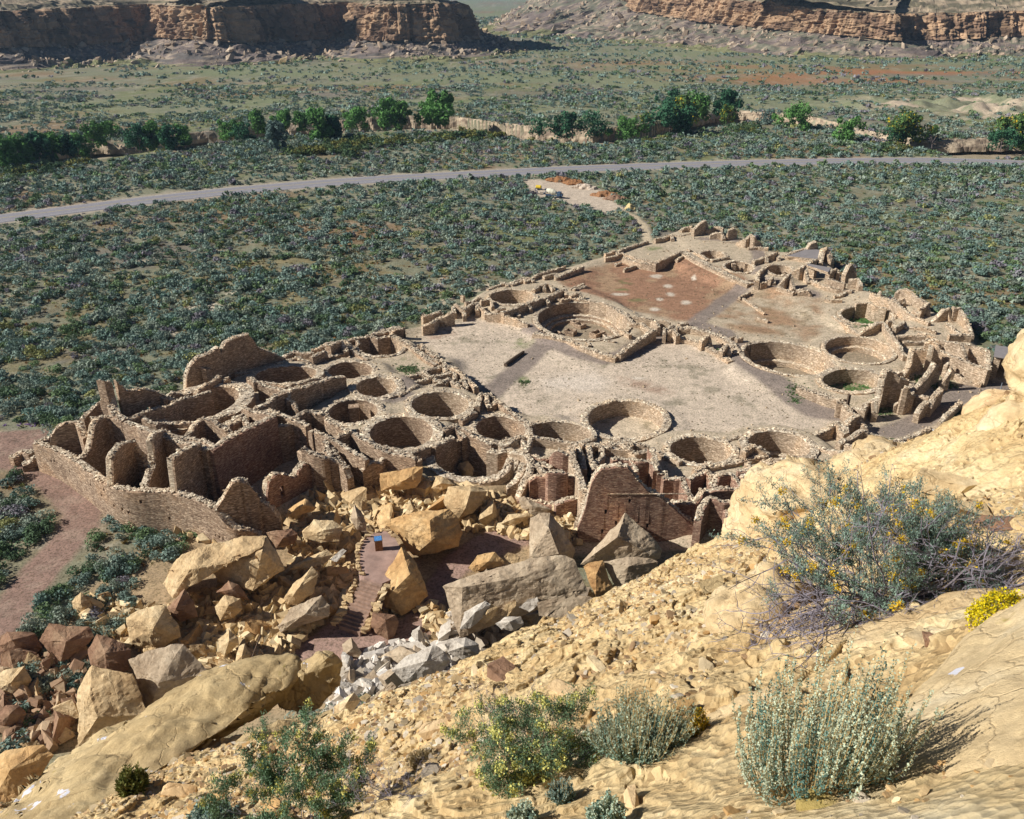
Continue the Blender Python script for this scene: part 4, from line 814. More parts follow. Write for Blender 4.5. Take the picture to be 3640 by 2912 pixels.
# ------------------------------------------------------------------ kiva masonry
def ring_mesh(k, th0=0., th1=2 * math.pi, seed=0, inner=0., w=None, z1=None, z0=None, jag=.1, mat_=None):
    w = k['w'] if w is None else w; z1 = k['z'] if z1 is None else z1; z0 = k['z'] - k['d'] - .3 if z0 is None else z0
    n = max(24, int((np.hypot(*k['u']) + np.hypot(*k['v'])) * math.pi / .33 * (th1 - th0) / 6.283)); th = np.linspace(th0, th1, n + 1)
    full = th1 - th0 > 6.2; pc = k['c'][None] + np.outer(np.cos(th), k['u']) + np.outer(np.sin(th), k['v'])
    nn = np.outer(np.cos(th), k['u']) / np.hypot(*k['u']) + np.outer(np.sin(th), k['v']) / np.hypot(*k['v']); nn /= np.linalg.norm(nn, axis=1)[:, None]
    cx, cy = np.cos(th), np.sin(th)
    top = z1 + jag * vnoise(cx * 6 + seed, cy * 6, s=seed) + .5 * jag * vnoise(cx * 22, cy * 22 + seed, s=seed)
    prof = [(inner, z0, 0), (inner, (z0 + z1) / 2, 0), (inner, 0, 1), (inner + w * .3, .06, 1), (inner + w * .65, .04, 1), (inner + w, 0, 1), (inner + w + .05, z1 - .6 if z1 < 4 else z1 - 4.2, 0)]
    V = []
    for i in range(n + 1):
        for j, (o_, z_, r_) in enumerate(prof):
            jt = .07 * vnoise(np.array([i * .9]), np.array([j * 2.2]), s=seed)[0] if r_ else 0
            V.append((*(pc[i] + nn[i] * o_), (top[i] + z_ + jt) if r_ else z_))
    f = grid_faces(n + 1, len(prof)); V = np.array(V)
    if full: V[-len(prof):] = V[:len(prof)]
    if jag > .06:
        r_ = np.random.default_rng(seed + 40); ns = int(n * .33 * 3.2 * (1 + w)); SV, SF = [], []
        for _ in range(ns):
            i = int(r_.integers(0, n)); o_ = inner + w * r_.uniform(.08, .95); c = np.array((*(pc[i] + (pc[i + 1] - pc[i]) * r_.random() + nn[i] * o_), top[i] + .07)); b = len(V) + len(SV)
            a = r_.uniform(0, 6.28); ww = r_.uniform(.07, .16); l_ = ww * r_.uniform(.5, .8); h = r_.uniform(.02, .05); ca_, sa = math.cos(a), math.sin(a)
            for sx, sy, sz in ((-1, -1, -1), (1, -.8, -1), (.9, 1, -1), (-1, .9, -1), (-.8, -.9, 1), (.9, -.8, 1), (.8, .8, 1), (-.9, .7, 1)): SV.append((c[0] + sx * ww * ca_ - sy * l_ * sa, c[1] + sx * ww * sa + sy * l_ * ca_, c[2] + sz * h))
            SF += [(b, b + 3, b + 2, b + 1), (b + 4, b + 5, b + 6, b + 7), (b, b + 1, b + 5, b + 4), (b + 1, b + 2, b + 6, b + 5), (b + 2, b + 3, b + 7, b + 6), (b + 3, b, b + 4, b + 7)]
        V = np.concatenate([V, np.array(SV)]); f = np.concatenate([f, np.array(SF)])
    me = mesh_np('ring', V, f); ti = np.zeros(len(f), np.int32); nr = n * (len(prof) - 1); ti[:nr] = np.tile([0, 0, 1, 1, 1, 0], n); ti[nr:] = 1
    me.materials.append(mat_ or M['masonry']); me.materials.append(M['lit_cap']); me.polygons.foreach_set('material_index', ti); return me
for i, k in enumerate(kiv):
    e = empty('kiva', (float(k['c'][0]), float(k['c'][1]), k['z'] - k['d'])); tag(e, k['lab'], 'kiva', 'round sunken kivas of the ruin')
    mt = M[k['m']]; opt = k['opt']
    a0, a1 = 0, 2 * math.pi
    obj('ring_wall', ring_mesh(k, a0, a1, i, mat_=mt), mt, e)
    zf = k['z'] - k['d']
    if 'bench' in opt: obj('bench', ring_mesh(k, 0, 2 * math.pi, i + 50, inner=-.75, w=.75, z1=zf + .65, z0=zf - .2, jag=.05, mat_=mt), mt, e)
    if 'great' in opt:
        obj('bench', ring_mesh(k, 0, 2 * math.pi, i + 50, inner=-1.0, w=1.0, z1=zf + .75, z0=zf - .2, jag=.03, mat_=mt), mt, e)
        obj('bench', ring_mesh(k, 0, 2 * math.pi, i + 51, inner=-1.8, w=.8, z1=zf + .38, z0=zf - .2, jag=.03, mat_=mt), mt, e)
        for (X0, Y0, X1, Y1, zz) in [(880, 320, 905, 310, .6), (900, 335, 935, 322, .6), (835, 360, 890, 370, .7), (990, 385, 1045, 365, .8), (1060, 395, 1085, 390, .6), (760, 370, 790, 385, .5)]:
            p = TP('C', X0, Y0, zf + zz); q = TP('C', X1, Y1, zf + zz); c_ = (p + q) / 2; wd = max(1., float(np.hypot(*(q - p)[:2]))); rz = math.atan2(q[1] - p[1], q[0] - p[0])
            m2 = MB(); pp = Matrix.Rotation(rz, 4, 'Z')
            for (ox, oy, lx, ly) in ((0, -.6, wd, .25), (0, .6, wd, .25), (-wd / 2 + .1, 0, .25, .95), (wd / 2 - .1, 0, .25, .95)):
                v_ = pp @ Vector((ox, oy, 0)); m2.box((c_[0] + v_.x, c_[1] + v_.y, zf + zz / 2), (lx, ly, zz), rz=rz)
            m2.build('floor_vault', mt, e)
    if 'pillar' in opt:
        p = TP('B', 1315, 850, 2.1); m2 = MB(); m2.box((p[0], p[1], (2.1 + zf) / 2), (1.1, 1.0, 2.1 - zf), rz=.15); m2.box((p[0], p[1], 2.13), (1.2, 1.1, .1), rz=.15); m2.build('pillar', mt, e)
    if 'posts' in opt:
        for X0 in (748, 822):
            p = TP('D', X0, 308, zf + 1.6); m2 = MB(); m2.box((p[0], p[1], zf + .8), (.7, .7, 1.6)); m2.box((p[0], p[1], zf + 1.62), (.78, .78, .08)); m2.build('pillar', mt, e)
    if 'ladder' in opt:
        m2 = MB(); p = TP('L', 108, 720, k['z'] + .9); q = TP('L', 100, 800, k['z'] - 1.6)
        for s_ in (-.25, .25): m2.tube([(p[0] + s_, p[1], p[2]), (q[0] + s_, q[1] - .2, q[2])], .05)
        for a in range(8):
            f_ = (a + .5) / 8; c_ = p * (1 - f_) + q * f_; m2.tube([(c_[0] - .27, c_[1], c_[2]), (c_[0] + .27, c_[1], c_[2])], .035)
        m2.tube([(p[0] - 1.6, p[1] + .1, k['z'] + .75), (p[0] + .3, p[1], k['z'] + .85)], .05); m2.build('ladder', M['wood'], e)

# ------------------------------------------------------------------ mesas on the far side of the valley
def UX(u, d): return (u - 1078) / 1800 * (d * CP + 20)
def mesa(name, foot, zc0, zt, plateau, seed, inv=1):
    """foot: plan points of the cliff foot; talus falls towards the valley (negative normal), plateau behind"""
    foot = np.array(foot, float); s = np.r_[0, np.cumsum(np.hypot(*np.diff(foot[:, :2], axis=0).T))]
    n = int(s[-1] / 1.1); t = np.linspace(0, s[-1], n)
    px, py = np.interp(t, s, foot[:, 0]), np.interp(t, s, foot[:, 1]); tw = np.interp(t, s, foot[:, 2]); z0 = np.interp(t, s, foot[:, 3]); z1 = np.interp(t, s, foot[:, 4])
    dx, dy = np.gradient(px), np.gradient(py)
    for _ in range(25):
        dx[1:-1] = (dx[:-2] + dx[1:-1] + dx[2:]) / 3; dy[1:-1] = (dy[:-2] + dy[1:-1] + dy[2:]) / 3
    l = np.hypot(dx, dy); nx, ny = dy / l, -dx / l          # towards the valley
    rows = []
    cracks = np.abs(vnoise(t * .055, t * 0, s=seed)) ** .7; fine = np.abs(vnoise(t * .21, t * 0, s=seed + 1)) ** .6
    for q in np.linspace(0, 1, 26):                         # talus, foot first
        off = tw * (1 - q); z = z0 * (q ** 1.5) - .5 * (q < .02)
        lump = fbm(t * .05, q * 3 + t * 0, s=seed + 2) * 3 * math.sin(q * math.pi) + np.maximum(0, fbm(t * .16, q * 12 + t * 0, s=seed + 3) - .05) * 6 * q ** .3 * (1 - q ** 6)
        gul = -np.abs(fbm(t * .03, t * 0 + q * .7, s=seed + 4)) * 5 * math.sin(q * math.pi)
        rows.append((off + lump * .6, z + lump + gul * .5))
    for q in np.linspace(.02, 1, 30):                       # cliff face: buttresses, joints, ledges
        lay_ = np.floor(q * 4 + .6 * vnoise(t * .02, t * 0, s=seed + 30)); cell = np.floor(t / 7 + .8 * vnoise(t * .05, t * 0, s=seed + 31)); cel2 = np.floor(t / 2.6 + 1.1 * vnoise(t * .16, t * 0 + lay_, s=seed + 32))
        blk_ = 5.5 * _h(cell.astype(np.int64), lay_.astype(np.int64) // 2, 0 * cell.astype(np.int64), seed) + 2.6 * _h(cel2.astype(np.int64), lay_.astype(np.int64), 0 * cell.astype(np.int64), seed + 1)
        but = (cracks * 9 + fine * 2.5 + blk_) * (1 - .3 * q) - 9; led = 1.3 * np.floor(q * 5 + vnoise(t * .03, t * 0, s=seed + 5)) - 1.0 * q
        rgh = fbm(t * .3, q * 14 + t * 0, s=seed + 6) * 2.2 + np.abs(vnoise(t * .42, t * 0, s=seed + 21)) ** .5 * 2.0 + np.maximum(0, fbm(t * .1, q * 4 + t * 0, s=seed + 16)) * 3
        rows.append((but - led + rgh, z0 + (z1 - z0) * q + fbm(t * .1, t * 0 + q * 4, s=seed + 7) * .6))
    for q in np.linspace(.015, 1, 26) ** 1.5:                       # ledged top running back
        stp = np.floor(q * 11 + 1.6 * vnoise(t * .05, t * 0 + q * 2, s=seed + 8)) / 11
        rows.append((-6 - plateau * q + 3 * fbm(t * .08, q * 9 + t * 0, s=seed + 9), z1 + zt * (stp * .8 + q * .2) + fbm(t * .12, q * 30 + t * 0, s=seed + 10) * 1.8))
    V = np.stack([np.c_[px + nx * o_, py + ny * o_, z] for o_, z in rows], 1)
    f = grid_faces(n, len(rows))
    tal = np.zeros((n, len(rows), 3)); tal[:] = (.40, .27, .165)
    q = np.arange(len(rows)); tt = np.broadcast_to(t[:, None], (n, len(rows))); qq = np.broadcast_to(q[None], (n, len(rows)))
    nn = fbm(tt * .07, qq * .3, s=seed + 11)[..., None]
    gcol = np.where(nn > .0, (np.array((.15, .145, .105)), np.array((.13, .115, .105)))[0 if seed > 9 else 1], np.array((.17, .135, .12))); tal[:, :26] = gcol[:, :26]
    blk = vnoise(tt * .45, qq * .9, s=seed + 12)[..., None] > .35; tal[:, :26] = np.where(blk[:, :26], (.30, .24, .18), tal[:, :26])
    tal[:, :26] = np.where((qq[:, :26, None] < 7 + 6 * nn[:, :26]), (.19, .19, .095), tal[:, :26])
    fc = np.where(fbm(tt * .05, qq * .08, s=seed + 13)[..., None] > .1, np.array((.22, .14, .09)), np.array((.37, .245, .15)))
    fc = np.where(fbm(tt * .35, qq * .03, s=seed + 14)[..., None] > .22, fc * .55, fc); tal[:, 26:56] = fc[:, 26:56]
    tc = np.where(vnoise(tt * .1, qq * .8, s=seed + 15)[..., None] > .0, np.array((.15, .13, .085)), np.array((.33, .26, .18))); tal[:, 56:] = tc[:, 56:]
    o = obj(name, mesh_np(name, V.reshape(-1, 3), f, tal.reshape(-1, 3)), M['mesa']); tag(o, kind='structure'); return o
M['mesa'] = attr_mat('mesa_rock', .12, .45, .09, bd=2.5)
mesa('mesa', [(UX(u_, d_), d_, w_, z0_, z1_) for u_, d_, w_, z0_, z1_ in [(-500, 520, 40, 12, 29), (-200, 555, 42, 12, 30), (0, 560, 46, 11, 31), (170, 605, 46, 10, 32), (325, 690, 46, 9, 33), (350, 640, 62, 13, 33), (440, 610, 54, 13, 32.5),
              (500, 618, 50, 11, 32.5), (620, 690, 50, 8, 33), (745, 765, 52, 7, 33), (752, 685, 54, 9, 33), (820, 655, 56, 10, 33.5), (930, 662, 50, 9, 34), (985, 700, 46, 8, 33), (1000, 770, 40, 8, 31), (960, 910, 40, 8, 30), (900, 1120, 40, 8, 30), (700, 1400, 40, 8, 30)]], 0, 16, 90, 3)
mesa('mesa', [(UX(u_, d_), d_, w_, z0_, z1_) for u_, d_, w_, z0_, z1_ in [(1150, 2400, 60, 14, 36), (1135, 1500, 60, 30, 46), (1142, 1100, 70, 38, 46), (1215, 1030, 150, 39, 46), (1320, 980, 130, 30, 42), (1345, 930, 100, 22, 41), (1420, 880, 95, 18, 38), (1500, 830, 85, 15, 35), (1600, 770, 80, 14, 32),
              (1700, 715, 75, 13, 29.5), (1800, 690, 75, 11, 27.5), (1885, 676, 60, 9, 26.5), (1897, 702, 52, 8, 26.5), (1990, 700, 56, 9, 27), (2100, 698, 56, 11, 28.5), (2300, 690, 56, 12, 29), (2700, 660, 56, 12, 29)]], 0, 24, 130, 41)

# ------------------------------------------------------------------ the near slope under the camera
FCT = [(2150, 1710, 2.9), (2150, 1500, 3.6), (2150, 1330, 5.0), (1950, 1700, 3.4), (1720, 1700, 3.9), (1720, 1560, 4.7), (1500, 1700, 4.3), (1400, 1600, 5.0), (1250, 1700, 4.9), (1100, 1720, 5.2), (900, 1700, 6.4), (700, 1720, 7.6), (500, 1700, 9.4), (300, 1715, 11.5), (60, 1722, 14.5), (-300, 1722, 19),
       (1900, 1330, 6.2), (1900, 1500, 4.8), (1600, 1450, 5.8), (1600, 1300, 7.6), (1740, 1260, 8.0), (1900, 1200, 7.8), (2100, 1180, 7.2), (2140, 1000, 10.5), (1990, 1080, 10.0), (1800, 1080, 11.0), (1700, 1150, 10.2), (1600, 1200, 9.8),
       (1400, 1450, 6.6), (1400, 1300, 9.0), (1200, 1550, 6.1), (1200, 1400, 8.4), (1000, 1600, 6.8), (1000, 1480, 8.6), (850, 1560, 8.8), (650, 1600, 10.6), (400, 1610, 12.6), (1500, 1230, 11.2),
       (2400, 1000, 9.5), (2500, 1400, 4.5), (2500, 700, 12)]
RIM = [(-500, 1660, 24), (-200, 1690, 19), (0, 1700, 15.5), (250, 1640, 13.8), (460, 1580, 13.0), (640, 1535, 12.4), (760, 1515, 11.6), (850, 1475, 11.4), (1000, 1390, 12.4), (1150, 1320, 13.4), (1240, 1268, 14.2), (1330, 1222, 14.8), (1400, 1182, 15.4), (1480, 1150, 15.8), (1560, 1118, 16.2), (1640, 1060, 16.4), (1750, 1020, 16.4), (1880, 1000, 16.2), (1960, 965, 16.0), (2010, 930, 15.8), (2060, 900, 15.4), (2120, 860, 15.0), (2200, 830, 15), (2500, 780, 15.5)]
def PS(u, v, dist): d = ray(u * U, v * U); return np.array([0, 0, CZ]) + d / np.linalg.norm(d) * dist
fc = np.array([PS(*p) for p in FCT] + [PS(*p) for p in RIM] + [(-3, -2, 43.3), (3, -2, 43.6), (0, 0, 43.35), (-6, 0, 42.3), (6, 0, 43.8), (0, 1.2, 43.1), (12, 0, 43.5), (-12, 0, 40)])
def tps(P_, v):
    d = np.hypot(P_[:, None, 0] - P_[None, :, 0], P_[:, None, 1] - P_[None, :, 1]); K = d * d * np.log(d + 1e-6) + np.eye(len(P_)) * .8
    A = np.zeros((len(P_) + 3,) * 2); n_ = len(P_); A[:n_, :n_] = K; A[:n_, n_] = 1; A[:n_, n_ + 1:] = P_[:, :2]; A[n_:, :n_] = A[:n_, n_:].T
    return np.linalg.solve(A, np.r_[v, 0, 0, 0])
wt = tps(fc, fc[:, 2])
def fz(x, y):
    x = np.asarray(x, float); y = np.asarray(y, float); r = wt[-3] + wt[-2] * x + wt[-1] * y
    for i in range(len(fc)):
        d = np.hypot(x - fc[i, 0], y - fc[i, 1]); r = r + wt[i] * d * d * np.log(d + 1e-6)
    return r
rm = np.array([PS(*p) for p in RIM]); raz = np.arctan2(rm[:, 0], rm[:, 1]); rr = np.hypot(rm[:, 0], rm[:, 1]); o_ = np.argsort(raz); raz, rr = raz[o_], rr[o_]
def rimr(az): return np.interp(az, raz, rr)
def near_h(x, y):                      # surface of the slope incl. relief, drop beyond the rim
    az = np.arctan2(x, y); r = np.hypot(x, y); R0 = rimr(az) + .25 * fbm(az * 18, az * 0 + 3, s=21)
    k = np.minimum(1, R0 / np.maximum(r, .01)); z = fz(x * k, y * k)
    rough = sstep(1.5, 4, r)
    a = fbm(x * .55, y * .55, s=22, o=5); lg = fbm(x * .9 + 3, y * .9, s=28, o=4) * 5; fr = lg - np.floor(lg); lg = (np.floor(lg) + sstep(.0, .16, fr)) / 5; lg2 = fbm(x * 2.6 + 3, y * 2.6, s=29, o=3) * 4; fr2 = lg2 - np.floor(lg2); lg2 = (np.floor(lg2) + sstep(0, .2, fr2)) / 4; b_ = fbm(x * 3.1, y * 3.1, s=23, o=3, g=.5); c_ = np.abs(fbm(x * 1.3 + y * .6, y * 1.6 - x * .5, s=24, o=4))
    z = z + rough * (.10 * a + .26 * lg + .09 * lg2 + .03 * b_ + .05 * (1 - c_ * 3))
    ov = np.maximum(0, r - R0); z = z - 3.6 * np.maximum(0, ov - .15) - .5 * np.minimum(ov, .6)
    return np.where(r > .5, z, z)
naz = np.r_[np.linspace(-2.0, -.72, 90)[:-1], np.linspace(-.72, .72, 1150), np.linspace(.72, 2.0, 60)[1:]]
q_ = np.linspace(0, 1, 640) ** 1.25
AZ, Q_ = np.meshgrid(naz, q_, indexing='ij'); RR = .6 + Q_ * (rimr(AZ) + .3 - .6)
ext = np.linspace(.05, 1, 70); AZ2, E2 = np.meshgrid(naz, ext, indexing='ij'); RR2 = rimr(AZ2) + .3 + E2 ** 1.3 * 13
AZ = np.concatenate([AZ, AZ2], 1); RR = np.concatenate([RR, RR2], 1)
NX, NY = RR * np.sin(AZ), RR * np.cos(AZ); NZ = near_h(NX, NY)
drop = RR > rimr(AZ) + .3
NX = NX + np.where(drop, .5 * fbm(NZ * .3, AZ * 20, s=27), 0); NY = NY + np.where(drop, .9 * fbm(AZ * 14, NZ * .25, s=26), 0)
NZ = np.maximum(NZ, -2)
M['slope'] = rock('slope_dirt', (.42, .28, .115), (.56, .41, .20), (.68, .55, .33), 0, 1.6, bd=.10)
def slope_mat():
    m, n, b = mat_new('slope_dirt_and_chips'); p = geo_pos(n)
    c = ramp(n, noise(n, p, .9, 8, .7, .3), [(.25, (.40, .265, .12)), (.42, (.53, .38, .19)), (.56, (.63, .485, .265)), (.7, (.72, .61, .40))])
    v = n.nodes.new('ShaderNodeTexVoronoi'); v.inputs['Scale'].default_value = 17; v.inputs['Randomness'].default_value = 1; L(n, scaled(n, p, (1, 1, 1.6)), v.inputs['Vector'])
    sep = n.nodes.new('ShaderNodeSeparateColor'); L(n, v.outputs['Color'], sep.inputs[0])
    chips = ramp(n, sep.outputs[0], [(0, (.5, .42, .36)), (.4, (.92, .9, .86)), (.8, (1.05, 1.02, 1.0)), (1, (1.3, 1.3, 1.3))])
    c = mixc(n, ramp(n, noise(n, p, 1.6, 3), [(.38, (0, 0, 0)), (.58, (.8,) * 3)]), c, mixc(n, 1., c, chips, 'MULTIPLY'))
    L(n, c, b.inputs['Base Color'])
    h = mixc(n, .5, noise(n, p, 9, 10, .75, .4), v.outputs['Distance']); bump(n, b, h, 1., .055); return m
o = obj('hillside', mesh_np('hillside', np.stack([NX.ravel(), NY.ravel(), NZ.ravel()], 1), grid_faces(*NX.shape)[:, ::-1], None, True), slope_mat()); tag(o, kind='structure')

# ------------------------------------------------------------------ rocks
def hull(name, pts, mat, seg=.5, smooth=0, amp=.1, nf=.6, seed=0, parent=None, ridg=0., fine=.0):
    bm = bmesh.new()
    for p in pts: bm.verts.new([float(q) for q in p])
    r_ = bmesh.ops.convex_hull(bm, input=bm.verts)
    bmesh.ops.delete(bm, geom=list(set(g_ for g_ in r_['geom_interior'] + r_['geom_unused'] if isinstance(g_, bmesh.types.BMVert))), context='VERTS')
    bmesh.ops.triangulate(bm, faces=bm.faces)
    for _ in range(7):
        es = [e for e in bm.edges if e.calc_length() > seg]
        if not es or len(bm.verts) > 26000: break
        bmesh.ops.subdivide_edges(bm, edges=es, cuts=1); bmesh.ops.triangulate(bm, faces=[f for f in bm.faces if len(f.verts) > 3])
    for _ in range(smooth): bmesh.ops.smooth_vert(bm, verts=bm.verts, factor=.5, use_axis_x=True, use_axis_y=True, use_axis_z=True)
    bm.normal_update(); v = np.array([x.co for x in bm.verts]); nn = np.array([x.normal for x in bm.verts])
    d = amp * fbm(v[:, 0] * nf, v[:, 1] * nf, v[:, 2] * nf, s=seed, o=5)
    if smooth:
        lg = fbm(v[:, 0] * nf * .8, v[:, 1] * nf * .8, v[:, 2] * nf * 1.8, s=seed + 3, o=4) * 5; fr = lg - np.floor(lg); d = d + amp * .9 * (np.floor(lg) + sstep(0, .15, fr)) / 5
    if ridg: d = d - ridg * np.maximum(0, .35 - np.abs(fbm(v[:, 0] * nf * .7, v[:, 1] * nf * .7, v[:, 2] * nf * 2.2, s=seed + 9, o=3)) * 2)
    if fine: d = d + fine * fbm(v[:, 0] * nf * 7, v[:, 1] * nf * 7, v[:, 2] * nf * 7, s=seed + 4, o=4)
    v = v + nn * d[:, None]
    for x, c in zip(bm.verts, v): x.co = c
    bmesh.ops.recalc_face_normals(bm, faces=bm.faces)
    me = bpy.data.meshes.new(name); bm.to_mesh(me); bm.free()
    if smooth: me.polygons.foreach_set('use_smooth', np.ones(len(me.polygons), bool))
    return obj(name, me, mat, parent)
def big_rock(t, pts, mat, label, base, thick=3., name='boulder', seg=.45, amp=.25, cat='boulder', smooth=0, dep=None, **kw):
    """outline corners (tile x, y, optional metres towards the camera); base: (x, y, z) of the foot"""
    D = dep if dep else proj(TP(t, *base))[2]
    q = [(*S(t, p[0], p[1]), p[2] if len(p) > 2 else 0) for p in pts]
    cx = sum(p[0] for p in q) / len(q); cy = sum(p[1] for p in q) / len(q)
    P3 = [PD(x, y, D - dz) for x, y, dz in q] + [PD(cx + (x - cx) * .78, cy + (y - cy) * .78, D + thick) for x, y, dz in q if dz < .7 * thick]
    o = hull(name, P3, M[mat], seg, smooth, amp, seed=int(pts[0][0] * 7 + pts[0][1]), **kw)
    tag(o, label, cat); return o
